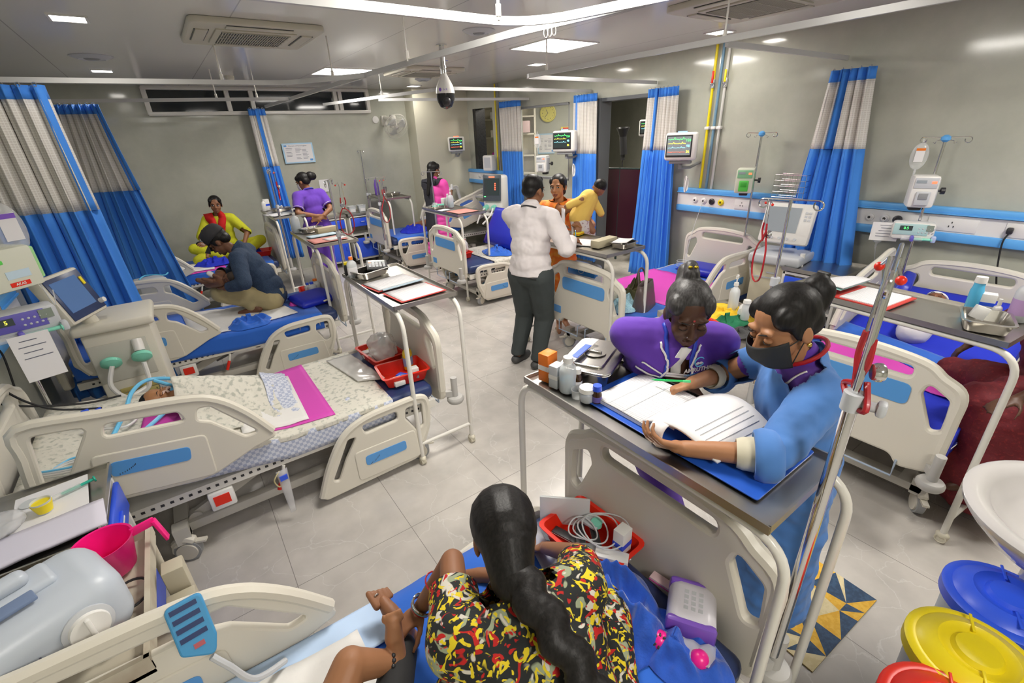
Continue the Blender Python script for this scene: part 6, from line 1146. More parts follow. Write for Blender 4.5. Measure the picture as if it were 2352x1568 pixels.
sheet('C','bright blue sheet on the bed of the man in the cap',sheet_b,-.98,.84,.15,3)
sheet('D','bright blue sheet on the farthest left bed',sheet_b,-.98,.92,.13,4)
sheet('R1','royal blue sheet on the bed at the right edge',sheet_r,-.98,.92,.15,5)
sheet('R2','bright blue sheet on the bed with the handbag',sheet_b,-.98,.95,.20,6)
sheet('R3','pale printed sheet on the bed with the tilted blue cushion',print_c,-.98,.62,.10,7)
sheet('R4','bright blue sheet on the farthest back bed',sheet_b,-.98,.92,.13,8)
pad('R2','wide magenta sheet across the middle of the handbag bed',pink_c,[(-.52,-.47),(.38,-.47),(.38,.47),(-.52,.47)],.004,.012,1,'draw_sheet','sheet')
pad('B','magenta draw sheet across the infant bed',pink_c,[(-.02,-.36),(.36,-.40),(.36,.44),(-.02,.40)],.003,.003,2,'draw_sheet','sheet',lift=.002); pad('B','magenta draw sheet under the head of the ventilated infant',pink_c,[(-.58,-.28),(-.36,-.30),(-.34,.40),(-.52,.40)],.003,.003,3,'draw_sheet','sheet',lift=.002)
pad('B','folded white pad beside the checked blanket edge',white_c,[(-.12,-.34),(.22,-.36),(.24,.30),(-.10,.36)],.006,.012,4,'pad','pad',lift=.006)
blanket('B','printed blanket covering the ventilated infant',print_c,-.37,.12,-.26,.36,.14,.20,.16); blanket('B','blue checked blanket edge over the infant legs',check_c,.07,.21,-.30,.34,.14,.14,.16,3,.006)
pad('C','crumpled white pad under the cross-legged man',white_c,[(-.20,-.42),(.55,-.30),(.50,.25),(-.25,.40)],.005,.015,7); pad('C','small white pad near the royal blue cushion on the cap man bed',white_c,[(.32,-.36),(.66,-.30),(.60,.0),(.36,-.05)],.005,.012,8,lift=.006)
heap('crumpled bright blue cloth at the knees of the man in the cap',sheet_b,(.30,4.56,bedtop('C',.3)+.008),.20,.13,.09,3,rz=.2); heap('small crumpled magenta cloth behind the man in the cap',pink_c,(.78,4.86,.545),.10,.09,.06,5)
pad('D','magenta mat on the farthest left bed',pink_c,[(-.28,-.46),(.35,-.44),(.35,.0),(-.25,.0)],.004,.006,9,'draw_sheet','sheet'); pad('D','white pad on the magenta mat, farthest left bed',white_c,[(-.25,-.36),(.22,-.40),(.24,.12),(-.22,.15)],.006,.01,10,lift=.008); heap('royal blue crumpled cloth in front of the woman in yellow',sheet_r,(.30,7.40,.56),.26,.17,.09,6)
heap('royal blue cloth beside the red scarf of the seated woman',sheet_r,(.82,7.72,.545),.13,.13,.10,8)
pad('A','white absorbent pad with a pale blue edge under the child',white_c,[(-.98,-.42),(.07,-.42),(.05,.38),(-.9,.40)],.006,.015,11,lift=.008,n=22); pad('A','pale blue edge of the absorbent pad along the front bed',pad_b,[(-.95,.28),(.16,.30),(.13,.46),(-.95,.44)],.004,.008,12,lift=.003,n=18)
heap('deep blue fleece towel heaped behind the floral-dressed woman',fleece,(.80,.68,.545),.21,.19,.17,12,name='towel',c='towel',freq=6,nu=56,nv=20,rz=.5); heap('end of the blue fleece towel trailing toward the bed edge',fleece,(.90,.48,.545),.11,.16,.07,15,name='towel',c='towel',freq=9,rz=.3)
def cushion(label,m,loc,w,d,h,rz=0,tilt=(0,0),group='vinyl cushions'):
    g=G(); n=16
    for s in (1,-1):
        g.grid(lambda u,v:((u-.5)*w*(1-.03*abs(2*v-1)),(v-.5)*d*(1-.03*abs(2*u-1)),s*(h/2)*(max(0,1-(abs(2*u-1))**6)*max(0,1-(abs(2*v-1))**6))**.5+s*.001),n,n)
    bm=bmesh.new(); vs=[bm.verts.new(v) for v in g.v]; [bm.faces.new([vs[i] for i in f]) for f in g.f]; bmesh.ops.remove_doubles(bm,verts=bm.verts,dist=.0025); bmesh.ops.recalc_face_normals(bm,faces=bm.faces); me=bpy.data.meshes.new('cushion'); bm.to_mesh(me); bm.free(); me.materials.append(m); me.polygons.foreach_set('use_smooth',[True]*len(me.polygons))
    o=link('cushion',me); o.matrix_world=M.Translation(loc)@M.Rotation(rz,4,'Z')@M.Rotation(tilt[0],4,'X')@M.Rotation(tilt[1],4,'Y'); return tag(o,label,'cushion',group)
cushion('royal blue vinyl cushion lying behind the man in the cap',vinyl_b,(.92,4.82,.585),.40,.34,.085,.25,(.10,.0)); cushion('large royal blue vinyl cushion propped steeply on the printed-sheet bed, centre back',vinyl_b,(3.68,5.33,.83),.55,.80,.09,.0,(0,-1.08)); cushion('royal blue vinyl cushion at the head of the magenta-sheet bed',vinyl_b,(4.55,2.78,.59),.38,.50,.09,.1); cushion('royal blue vinyl cushion raised behind the baby on the right-edge bed',vinyl_b,(4.38,1.02,.80),.50,.10,.28,.2,(.3,0))
heap('bright blue cloth beside the tilted cushion, centre back',sheet_b,(3.45,5.20,.548),.20,.24,.10,21); heap('royal blue crumpled cloth on the farthest back bed',sheet_r,(3.30,7.55,.545),.28,.22,.11,22)
pad('R1','magenta cloth across the right-edge bed',pink_c,[(-.05,-.46),(.30,-.47),(.50,.38),(.10,.30)],.004,.02,13,'cloth','cloth'); pad('R1','bright blue cloth across the right-edge bed',sheet_b,[(-.18,-.47),(.02,-.47),(.30,.42),(.0,.40)],.004,.02,14,'cloth','cloth',lift=.01)
# ---------------------------------------------------------------- containers and small things
def basin_geo(w,l,h,tp=.82,th=.003,r=.03,lip=.012):
    g=G(); 
    def ring(s,z,dx=0): return [V((x,y,z)) for x,y in rrect(w*s+2*dx,l*s+2*dx,r*s+dx*.5,4)]
    L=[ring(tp,0),ring(1,h),ring(1,h,lip),ring(1,h+.004,lip),ring(1,h+.004,-th),ring(tp,th,-th)]; n=len(L[0]); vs=[p for q in L for p in q]; fs=[]
    for j in range(len(L)-1):
        for i in range(n): fs.append((j*n+i,j*n+(i+1)%n,(j+1)*n+(i+1)%n,(j+1)*n+i))
    fs.append(tuple(range(n-1,-1,-1))); fs.append(tuple((len(L)-1)*n+i for i in range(n))); g.add(vs,fs); return g
def basin(name,label,c,m,loc,w,l,h,rz=0,group=None,**k): return single(name,basin_geo(w,l,h,**k),m,label,c,loc,rz,group)
def box(label,m,loc,s,rz=0,name='carton',c='box',band=None,group=None,tilt=None,txt=None):
    t=thing(name,label,c,loc,rz,group,tilt=tilt); g=G(); g.box((0,0,s[2]/2),s,bev=.0015); o=obj('body',g,m,t)
    if band: g=G(); g.box((0,0,s[2]*.5),(s[0]+.001,s[1]+.001,s[2]*.18)); obj('print_band',g,band,o)
    if txt: writing('lettering',txt,min(s[0],.06)*.22,M.Translation((0,-s[1]/2-.0006,s[2]*.75))@M.Rotation(PI/2,4,'X'),ink,o)
    return t
def bottle(label,loc,r,h,m,capm,rz=0,pump=False,lab=None,liquid=None,flat=.7,neck=.35,group=None,name='bottle',tilt=None,caph=.02):
    t=thing(name,label,'bottle',loc,rz,group,tilt=tilt); g=G(); g.lathe([(r*.9,0),(r,.006),(r,h*.72),(r*.85,h*.84),(r*neck,h*.95),(r*neck,h)],24,sy=flat); o=obj('body',g,m,t)
    if liquid: g=G(); g.lathe([(r*.86,.003),(r*.96,.008),(r*.96,h*.42),(0,h*.42)],20,sy=flat); obj('liquid',g,liquid,o)
    if lab: g=G(); g.lathe([(r*1.01,h*.18),(r*1.01,h*.58)],24,sy=flat); obj('label_wrap',g,lab,o)
    g=G(); g.cyl((0,0,h),(0,0,h+caph),r*neck*1.15,r*neck*1.05)
    if pump: g.cyl((0,0,h+.02),(0,0,h+.055),.004,n=8); g.box((.012,0,h+.060),(.045,.014,.012),bev=.004); g.cyl((0,0,h+.045),(0,0,h+.066),.009)
    obj('pump_head' if pump else 'cap',g,capm,t); return t
def steeltray(label,loc,w,l,h,rz=0,lid=False,group='steel instrument trays'):
    t=thing('instrument_tray',label,'tray',loc,rz,group); obj('pan',basin_geo(w,l,h,.86,.002,.035,.010),steel,t)
    if lid:
        g=G(); g.plate(rrect(w+.02,l+.02,.045),.006,M.Translation((0,0,h+.008)),bev=.002); g.plate(rrect(w-.06,l-.06,.03),.008,M.Translation((0,0,h+.015)),bev=.003); o=obj('lid',g,steel,t); g=G(); g.lathe([(.045,.018),(.04,.014),(.0,.012)],24,T=M.Translation((0,0,h+.006))); g.box((0,0,h+.028),(.055,.012,.006),bev=.002); g.box((.024,0,h+.02),(.006,.012,.016)); g.box((-.024,0,h+.02),(.006,.012,.016)); obj('lid_handle',g,steel,o)
    return t
def sheetpaper(label,loc,w,l,rz=0,m=paper,name='paper_sheet',c='paper',curl=.0,stack=1,group=None,back=None):
    t=thing(name,label,c,loc,rz,group); z=0
    if back: g=G(); g.box((0,0,.0015),(w+.03,l+.02,.003)); obj('folder_cover',g,back,t); z=.003
    g=G(); g.grid(lambda u,v:((u-.5)*w,(v-.5)*l,z+.001+.002*stack+curl*(u**3)),10,4); o=obj('top_sheet',g,m,t,smooth=180); md=o.modifiers.new('s','SOLIDIFY'); md.thickness=.001+.002*stack; md.offset=-1; return t
Z=1.12
# front table
box('orange and white medicine carton at the left corner of the front table',orange_p,(1.055,1.265,Z),(.06,.05,.12),.2,band=white_p); box('pale grey medicine carton beside the orange carton',lgrey,(1.045,1.20,Z),(.05,.04,.095),.2,band=white_p)
bottle('clear plastic bottle of blue liquid beside the orange carton',(1.055,1.145,Z),.036,.125,milky,white_p,.3,liquid=lblue,neck=.5,flat=.9); bottle('brown glass vial with a white label by the steel lidded tray',(1.085,1.125,Z),.019,.075,mat('amber_glass',(.05,.018,.004),.12),white_p,lab=paper,neck=.7,flat=1)
g=G(); g.lathe([(.022,0),(.026,.035),(.0245,.035),(.020,.003),(0,.003)],20); single('plastic_cup',g,clearp,'empty clear plastic cup beside the white-lidded jar','cup',(1.05,1.085,Z)); bottle('small clear jar with a white screw lid on the front table',(1.06,1.045,Z),.028,.042,milky,white_p,flat=1,neck=1.0,caph=.016); bottle('small dark vial with a blue cap near the edge of the front table',(1.075,1.01,Z),.018,.055,mat('amber_glass',(.05,.018,.004),.12),blue_p,lab=mat('vial_label',(.16,.12,.40),.5),flat=1,neck=.85)
t=steeltray('steel lidded instrument box on the front table',(1.245,1.19,Z),.19,.29,.065,-1.12,True); g=G(); g.box((0,0,0),(.035,.22,.004),bev=.001); pkm=thing('syringe_packet','clear packet with a blue wrapper lying on the steel lidded box','packet',(1.22,1.23,Z+.098),-1.22); obj('film',g,bagp,pkm); g=G(); g.box((.004,-.03,.003),(.028,.13,.003)); obj('wrapper',g,blue_p,pkm)
t=thing('chart_folder','royal blue plastic folder lying open under the papers on the front table','folder',(1.215,.735,Z),0); g=G(); g.plate(rrect(.33,.68,.012),.004,M.Translation((0,0,.003)),bev=.001); obj('cover',g,card_b,t); g=G(); g.box((0,-.10,.0058),(.325,.012,.001)); obj('spine',g,mat('spine_gloss',(.35,.40,.62),.15),t); g=G(); g.box((.135,-.22,.006),(.03,.20,.001)); obj('pocket_edge',g,navy,t)
t=thing('case_notes','thick stack of printed case notes open on the blue folder','papers',(1.215,.87,Z+.007),.0); g=G(); g.box((0,.03,.006),(.28,.26,.012)); st=obj('page_stack',g,paper,t)
g=G(); g.grid(lambda u,v:((u-.5)*.28,-.10+.26*v,.0125+.018*math.sin(PI*v)*.25),6,12); obj('printed_page',g,form,t,smooth=180,solid=.0006)
g=G(); [g.box((0,.02+.07*i,.0165+.002*(i==0)),(.27,.008,.0008)) for i in (0,1)]; obj('grey_heading',g,lgrey,t)
def turn(u,v): a=v; y=-.10-.27*a+.03*(1-u); return ((u-.5)*.28,y,.020+.055*math.sin(PI*min(1,a*1.05))*(.75+.25*u)+.004)
g=G(); g.grid(turn,10,18); pg=obj('turned_pages',g,paper,t,smooth=180,solid=.008)
g=G(); [g.tube([V(turn(.1+.8*i/8,.62+.07*k))+V((0,0,.0055)) for i in range(9)],.0006,4) for k in range(5)]; obj('ruled_line',g,ink,pg,smooth=0)
g=G(); g.grid(lambda u,v:((-.14+.03*math.cos(v*4.2)-.0,-.12-.05*u+.0,.03+.03*math.sin(v*4.2))),4,14); obj('curled_page',g,paper,t,smooth=180,solid=.003)
h=nurse2.hand[1]; d=h[0]; w=nurse2.wr[1]; t=thing('pen','green pen held by the nurse in the gown','pen'); pa=w+V((-.115,.095,-.025)); pb=w+V((-.04,-.03,.055)); pa,pb=V((1.30,.945,1.165)),V((1.315,.80,1.215)); g=G(); g.tube([pa,pa.lerp(pb,.12),pb],[.001,.0042,.0042],10); obj('barrel',g,mat('pen_green',(.02,.50,.12),.25),t); g=G(); g.cyl(pa.lerp(pb,.86),pb+(pb-pa)*.03,.0049); obj('cap_end',g,mat('pen_green_light',(.10,.65,.25),.2),t)
# second table
sheetpaper('red clipboard with a printed sheet nearest the camera on the second table',(1.13,2.70,Z),.30,.24,.10,form,back=card_r,name='clipboard',c='clipboard'); t=sheetpaper('red clipboard with papers over a pale blue envelope on the second table',(1.10,3.00,Z),.32,.22,.15,form,back=card_r,name='clipboard',c='clipboard',stack=3); g=G(); g.box((.02,-.115,.006),(.32,.02,.008)); obj('blue_edge',g,card_lb,t)
t=steeltray('open steel tray under the calculator on the second table',(1.06,3.30,Z),.17,.24,.045,-1.25); t=thing('calculator','black desk calculator leaning on the steel tray','calculator',(1.13,3.34,Z+.055),-.3,tilt=(.12,.08,-.3)); g=G(); g.box((0,0,0),(.15,.19,.012),bev=.004); o=obj('case',g,dark,t); g=G(); g.box((0,.065,.007),(.12,.035,.002)); obj('display',g,mat('lcd_olive',(.25,.30,.25),.3),o); g=G(); [g.box((-.05+.025*i,.03-.025*j,.0075),(.017,.015,.004)) for i in range(5) for j in range(4)]; obj('keys',g,lgrey,o); g=G(); g.box((-.05,.03,.0085),(.017,.015,.004)); obj('orange_key',g,orange_p,o)
bottle('sanitiser bottle with blue liquid and an orange cap on the second table',(.945,3.34,Z),.038,.13,milky,orange_p,.3,liquid=lblue,lab=paper,neck=.35); bottle('small brown vial with a yellow cap behind the sanitiser bottle',(.925,3.42,Z),.017,.08,dark,yellow_p,flat=1,neck=.7)
# third table
bottle('pump sanitiser bottle with bright blue liquid on the salmon-folder table',(1.06,5.58,Z),.048,.19,milky,white_p,.4,True,liquid=lblue,neck=.3); steeltray('small steel tray holding a feeding teat on the third table',(1.20,5.52,Z),.14,.22,.04,-1.2); g=G(); g.lathe([(.022,0),(.026,.012),(.012,.028),(.010,.045),(0,.05)],18); single('feeding_teat',g,mat('teat_cream',(.78,.66,.40),.4),'cream rubber feeding teat standing in the small steel tray','teat',(1.17,5.50,Z+.004)); box('long beige instrument case on the third table',mat('case_beige',(.60,.50,.32),.5),(1.31,5.35,Z),(.22,.09,.055),.2,name='instrument_case',c='case'); sheetpaper('pale blue pad lying across the third table',(1.22,5.18,Z),.30,.13,.15,card_lb,name='pad',c='pad',stack=3); sheetpaper('salmon folder with a white slip on the third table',(1.20,4.92,Z),.34,.26,.05,card_pk,name='folder',c='folder'); sheetpaper('white slip lying on the salmon folder of the third table',(1.27,4.90,Z+.005),.20,.14,.3,paper)
# fourth, back and right tables
bottle('white plastic bottle at the corner of the farthest left table',(1.10,7.80,Z),.03,.15,white_p,white_p,tilt=(0,.1,0)); box('white and blue carton on the farthest left table',white_p,(1.16,7.86,Z),(.07,.05,.16),.3,band=blue_p,txt='Rx' if False else None); steeltray('steel tray with instruments on the farthest left table',(1.30,7.62,Z),.16,.26,.04,-1.3); sheetpaper('spread papers on the farthest left table',(1.18,7.25,Z),.28,.34,.3,form,stack=2); sheetpaper('grey folder lying on the papers of the farthest left table',(1.33,7.25,Z+.008),.2,.25,-.2,mat('folder_grey',(.45,.47,.48),.6),curl=.03,name='folder',c='folder')
bottle('tall purple water bottle on the table farthest back',(3.02,8.28,Z),.040,.24,mat('bottle_violet',(.20,.10,.55),.2,alpha=.85),purple_p,neck=.55,flat=1); g=G(); g.lathe([(.035,0),(.035,.14),(.032,.14),(.032,.004),(0,.004)],20); single('steel_beaker',g,steel,'steel beaker beside the purple water bottle','beaker',(3.10,8.10,Z)); steeltray('open steel tray on the table farthest back',(3.2,8.0,Z),.16,.22,.04,-1.2); 
steeltray('steel tray with teal packets on the centre back table',(2.98,5.95,Z),.15,.24,.035,-1.3)
for i,(a,m) in enumerate(((0,teal_p),(.05,white_p),(-.05,teal_p))): box('teal or white packet in the steel tray, centre back table',m,(2.98+.03*i-.03,5.93+a,Z+.02+.012*i),(.05,.09,.018),.4*i,name='packet',c='packet',group='packets in the centre back tray')
box('white jar-like carton at the back of the centre table',white_p,(3.16,6.06,Z),(.06,.06,.11),.2); bottle('slim white bottle left of the sanitiser on the centre back table',(3.18,5.98,Z),.025,.15,milky,white_p,neck=.5,flat=1); bottle('pump sanitiser bottle with pale blue liquid on the centre back table',(3.16,5.86,Z),.048,.18,milky,white_p,.4,True,liquid=lblue,neck=.3); t=sheetpaper('salmon folder with a dark spine on the centre back table',(3.08,5.42,Z),.30,.30,.05,card_pk,name='folder',c='folder',back=dark); sheetpaper('white slip beside the steel tray on the centre back table',(2.95,5.72,Z),.16,.12,.2)
sheetpaper('loose white papers in front of the writing man',(2.90,2.95,Z),.24,.26,.4,paper,stack=2); box('ivory instrument case beside the writing man papers',mat('case_ivory',(.56,.50,.34),.5),(2.94,2.76,Z),(.26,.085,.06),.12,name='instrument_case',c='case'); steeltray('steel tray holding papers at the corner of the writing man table',(3.02,2.61,Z),.16,.19,.04,-1.45); sheetpaper('folded paper lying in the corner steel tray',(3.02,2.62,Z+.046),.13,.19,-1.2,paper,curl=.01); box('yellow stamp pad carton near the man hand',yellow_p,(3.10,3.24,Z),(.10,.06,.025),.3,band=red_p)
t=thing('paper_sheet','upright folded paper in the hand of the man in the white shirt','paper'); g=G(); A=V((2.735,3.10,1.20)); g.grid(lambda u,v:A+V((-.02+.06*u,.10*(u-.5)*1.0-.02,.20*v+.02*u))+V((.03*math.sin(3*u),0,0)),8,8); obj('sheet',g,paper,t,smooth=180,solid=.0008); t=thing('pen','light blue pen in the hand of the man in the white shirt','pen'); g=G(); g.cyl((2.80,2.96,1.155),(2.77,2.94,1.25),.004); obj('barrel',g,cyan_p,t)
t=thing('chart_folder','open chart with a red cover on the table at the right edge','folder',(3.05,.90,Z),-.12); g=G(); g.box((0,0,.003),(.32,.46,.006)); obj('cover',g,card_r,t); g=G(); g.box((0,-.10,.009),(.29,.22,.006)); obj('right_page',g,form,t); g=G(); g.grid(lambda u,v:((u-.5)*.29,.0+.23*v,.010+.05*math.sin(PI*(1-v)*.6)*(1-.0*u)),6,14); obj('left_page',g,form,t,smooth=180,solid=.006); g=G(); g.grid(lambda u,v:((u-.5)*.30,.01+.24*v,.004+.042*math.sin(PI*(1-v)*.6)),6,14); obj('mint_sheet',g,mat('mint_paper',(.40,.72,.66),.7),t,smooth=180,solid=.002)
steeltray('open steel tray at the near end of the right-edge table',(2.95,.335,Z),.17,.22,.05,-1.3); bottle('slim bright blue bottle with a white cap on the right-edge table',(3.16,.43,Z),.027,.15,lblue,white_p,neck=.8,flat=1,caph=.03); box('white and blue carton behind the steel tray, right-edge table',white_p,(3.18,.385,Z),(.05,.06,.10),.2,band=blue_p); bottle('small white dropper bottle on the right-edge table',(3.15,.335,Z),.018,.06,white_p,white_p,neck=.4,flat=1,caph=.03); bottle('large clear squeeze bottle at the right edge of the picture',(3.16,.262,Z),.048,.19,milky,milky,neck=.4,flat=.8,lab=mat('violet_label',(.55,.35,.65),.6)); box('small white carton leaning in the open steel tray',white_p,(2.96,.375,Z+.03),(.06,.05,.06),.3,tilt=(.3,.2,.3))
# table of children's clothes between the two right beds
t=thing('supply_table','low steel-topped table piled with yellow and green cloth','table',(2.72,1.50,0),-.32); g=G(); g.box((0,0,.86),(.60,.50,.012)); [g.box((s*.30,0,.87),(.008,.50,.04)) for s in (-1,1)]; [g.box((0,s*.25,.87),(.60,.008,.04)) for s in (-1,1)]; obj('tray_top',g,steel_b,t)
for a in (-1,1):
    for c in (-1,1): g=G(); g.cyl((a*.27,c*.22,.02),(a*.27,c*.22,.86),.0125); obj('leg',g,wpaint,t)
for lab,m,x,y,sx,sy,h,sd in (('crumpled yellow cloth on the low steel table',mat('cloth_yellow',(.82,.55,.03),.85,bump=.2,bscale=12),2.80,1.52,.24,.19,.05,31),('crumpled dark green cloth on the yellow cloth',mat('cloth_green',(.01,.16,.07),.85,bump=.2,bscale=12),2.66,1.42,.16,.09,.07,32),('turquoise cloth at the edge of the low steel table',mat('cloth_aqua',(.15,.62,.72),.85),2.56,1.40,.12,.08,.025,33),('dark grey cloth at the corner of the low steel table',mat('cloth_charcoal',(.06,.06,.06),.85),2.58,1.28,.12,.07,.04,34)): heap(lab,m,(x,y,.872),sx,sy,h,sd,rz=-.3,freq=11)
g=G(); g.tube(cat([(0,.10,0),(.01,.03,.01),(0,-.04,.008),(-.01,-.10,0)],6),.014,8); single('cloth_band',g,red_p,'red rolled band beside the green cloth','band',(2.56,1.45,.90),-.2)
bottle('clear pump bottle standing on the yellow cloth',(2.86,1.50,.90),.045,.17,milky,white_p,.4,True,neck=.3); bottle('small clear bottle right of the pump bottle on the low table',(2.76,1.36,.90),.026,.11,milky,white_p,neck=.8,flat=1); g=G(); g.cyl((-.05,0,.03),(.05,0,.03),.03); single('tape_roll',g,white_c,'white roll of tape lying beside the pump bottle','roll',(2.83,1.41,.90),.4)
# red trays on the beds
def redtray(label,loc,w,l,h,rz=0,lift=0): return basin('tray',label,'tray',red_p,loc,w,l,h,rz,'red plastic trays',r=.03,lip=.012,th=.004,tp=.84)
redtray('red tray of packets on the front bed by the footboard',(.965,.91,.548),.23,.32,.075,.05); redtray('red tray with a yellow bottle at the near corner of the infant bed',(.97,2.70,.545),.24,.30,.075,1.45); redtray('red tray of bagged supplies at the far corner of the infant bed',(.96,3.08,.545),.22,.34,.07,.10); redtray('red tray of bottles beyond the cushion on the cap man bed',(1.0,5.06,.545),.24,.28,.07,1.4); redtray('red tray on the farthest left bed',(.88,7.58,.545),.26,.30,.07,1.4); redtray('red tray against the footboard of the printed-sheet bed, centre back',(2.98,5.36,.545),.2,.28,.07,0)
rnd=random.Random(5)
for i,(dx,dy,m,s,rz) in enumerate(((-.05,.07,dark,(.035,.13,.012),.3),(-.02,.03,dark,(.035,.13,.012),-.7),(.02,-.01,dark,(.03,.12,.012),-.6),(-.06,-.03,grey,(.05,.10,.01),.9),(.05,.05,lgrey,(.06,.09,.012),.2))): box('dark or grey sealed packet lying in the front red tray',m,(.965+dx,.91+dy,.575+.010*i),s,rz,name='sealed_packet',c='packet',group='sealed packets in the front red tray',band=paper if i<3 else None)
box('tall white and blue medicine carton standing in the front red tray',white_p,(1.02,.80,.575),(.055,.045,.13),.1,band=blue_p,txt='Noradrenaline' if False else 'TABLETS' if False else None); box('flat white carton with a red stripe in the front red tray',white_p,(.955,.79,.60),(.045,.12,.03),.6,band=red_p); bottle('blue ointment tube lying in the front red tray',(.915,.82,.60),.016,.10,blue_p,white_p,tilt=(PI/2*.94,0,.9),flat=.7); g=G(); g.cyl((0,0,0),(0,0,.02),.022); single('mint_cap',g,teal_p,'round mint cap lying in the front red tray','cap',(1.02,.93,.615))
g=G()
for k in range(4): g.tube([(.965+.02*k-.02+(.05+.012*k)*math.cos(a),.93-.02*k+(.06+.01*k)*math.sin(a),.64+.006*k+.012*math.sin(2*a+k)) for a in [2*PI*j/26 for j in range(26)]],.003,6,closed=True)
single('drip_tubing',g,tubec,'coiled clear tubing lying on the packets in the front red tray','tubing'); g=G(); g.box((0,0,.07),(.012,.20,.14),bev=.004); single('plastic_pouch',g,milky,'folded milky plastic pouch standing at the back of the front red tray','pouch',(.955,1.045,.57),.8)
g=G(); g.grid(lambda u,v:((u-.5)*.07,(v-.5)*.58,.006+.006*abs(nz(u*4,v*9))),6,24); single('plastic_strip',g,bagp,'long clear plastic sleeve lying beside the front red tray','sleeve',(.80,.98,.548),-.25,solid=.004,smooth=180)
box('pink and white carton lying on the dark mattress end of the front bed',mat('pale_pink',(.75,.55,.55),.6),(1.065,.63,.538),(.035,.11,.02),.15,band=pink_p)
t=thing('nappy_pack','white and purple pack of nappies on the front bed','pack',(1.02,.50,.54),.55); g=G(); g.box((0,0,.05),(.17,.15,.10),bev=.035,seg=3); o=obj('film',g,mat('pack_white',(.72,.70,.76),.3),t); g=G(); [g.box((s*.072,0,.055),(.03,.152,.085),bev=.02) for s in (-1,1)]; obj('purple_edge',g,purple_p,o); g=G(); [g.box((-.03+.02*(i%4),.02-.022*(i//4),.1005),(.013,.013,.001)) for i in range(12)]; obj('printed_panel',g,lgrey,o,smooth=0); g=G(); g.grid(lambda u,v:(-.10-.06*v,(u-.5)*.15,.035+.02*nz(u*5,v*5)+.02*(1-v)),8,6); obj('torn_flap',g,bagp,o,solid=.002)
t=thing('toy_ball','bright pink pierced ball on the blue sheet of the front bed','ball',(.865,.505,.585)); g=G(); g.ell((0,0,0),.030); o=obj('shell',g,pink_p,t); g=G(); T=facing((0,0,0),(-.55,-.35,.75)); [g.ell((0,0,0),(.008,.0035,.002),0,T@M.Rotation(2*PI*i/8,4,'Z')@M.Translation((.016,0,.0255)),8,5) for i in range(8)]; obj('slots',g,dark,o)
g=G(); g.ell((0,0,0),.03); single('toy_ball',g,pink_p,'pink ball half hidden under the end of the blue towel','ball',(.92,.40,.57))
t=thing('bed_handset','blue bed control handset hooked on the near side rail','handset',(-.26,1.175,.875),0,tilt=(1.05,0,.10)); t.scale=(.82,.82,.82); g=G(); g.plate(fl([(-.05,-.07),(.035,-.12),(.055,-.06),(.055,.09),(-.05,.09)],.02),.022,bev=.006); o=obj('case',g,cyan_p if False else mat('handset_blue',(.06,.30,.58),.4),t); g=G(); [g.box((0,.07-.032*i,.0115),(.075,.016,.002)) for i in range(4)]; obj('keys',g,navy,o); g=G(); g.box((.005,-.06,.0115),(.03,.016,.002)); obj('red_key',g,mat('key_red',(.45,.10,.12),.4),o); g=G(); g.tube(cat([(.02,-.12,0),(.05,-.18,-.01),(.10,-.28,-.04),(.20,-.32,-.12)],6),.011,8); obj('cord',g,lgrey,t)
# supplies on the infant bed
bottle('pump bottle of yellow antiseptic in the near red tray',(1.05,2.78,.56),.042,.16,mat('antiseptic_yellow',(.70,.52,.02),.25),clearp,.6,True,lab=mat('label_blue',(.25,.40,.65),.5),neck=.3)
for i,(x,y,m,s) in enumerate(((.90,2.62,white_p,(.07,.09,.03)),(.96,2.66,blue_p,(.05,.10,.02)),(.99,2.62,grey,(.03,.12,.02)),(1.03,2.64,white_p,(.05,.05,.05)))): box('small packet or vial box in the near red tray of the infant bed',m,(x,y,.56+.006*i),s,.5*i,name='packet',c='packet',group='packets in the near red tray')
for i,(x,y,m,s) in enumerate(((.90,3.16,white_p,(.10,.06,.04)),(.91,3.06,white_p,(.09,.05,.05)),(1.02,3.18,card_lb,(.04,.04,.14)),(.93,3.22,yellow_p,(.05,.03,.03)))): box('carton or strip in the far red tray of the infant bed',m,(x,y,.56),s,.2*i,name='carton',c='box',group='cartons in the far red tray')
g=G(); g.ell((0,0,0),(.11,.14,.10)); me=remesh(g,.012,1,.5,.06,.08); o=body_obj('plastic_bag',me,[mat('bag_clear',(.80,.79,.77),.2,alpha=.55)],None); o.location=(.97,3.03,.66); tag(o,'crumpled clear plastic bag of tubing in the far red tray','bag')
pad('B','clear ribbed plastic packet lying beside the far red tray',mat('film_ribbed',(.70,.69,.66),.18,alpha=.75),[(.60,-.10),(.76,-.18),(.70,.36),(.52,.36)],.008,.014,15,'plastic_packet','packet',lift=.004,n=20)
z0=bedtop('B',-.36)
g=G(); g.tube(cat([(-.60,2.62,.70),(-.56,2.72,.72),(-.50,2.95,.75),(-.46,3.14,.78),(-.38,3.27,.77),(-.22,3.24,.72),(-.24,3.18,.70),(-.36,3.20,z0+.16)],8),.011,8); single('breathing_tube',g,tubeb,'light blue breathing tube looping round the infant head','tube'); g=G(); g.tube(cat([(-.62,2.60,.68),(-.50,2.72,.68),(-.40,2.86,.68),(-.30,2.98,.70),(-.25,3.06,.72),(-.29,3.08,z0+.13)],8),.011,8); single('breathing_tube',g,tubeb,'light blue breathing tube passing below the infant chin','tube')
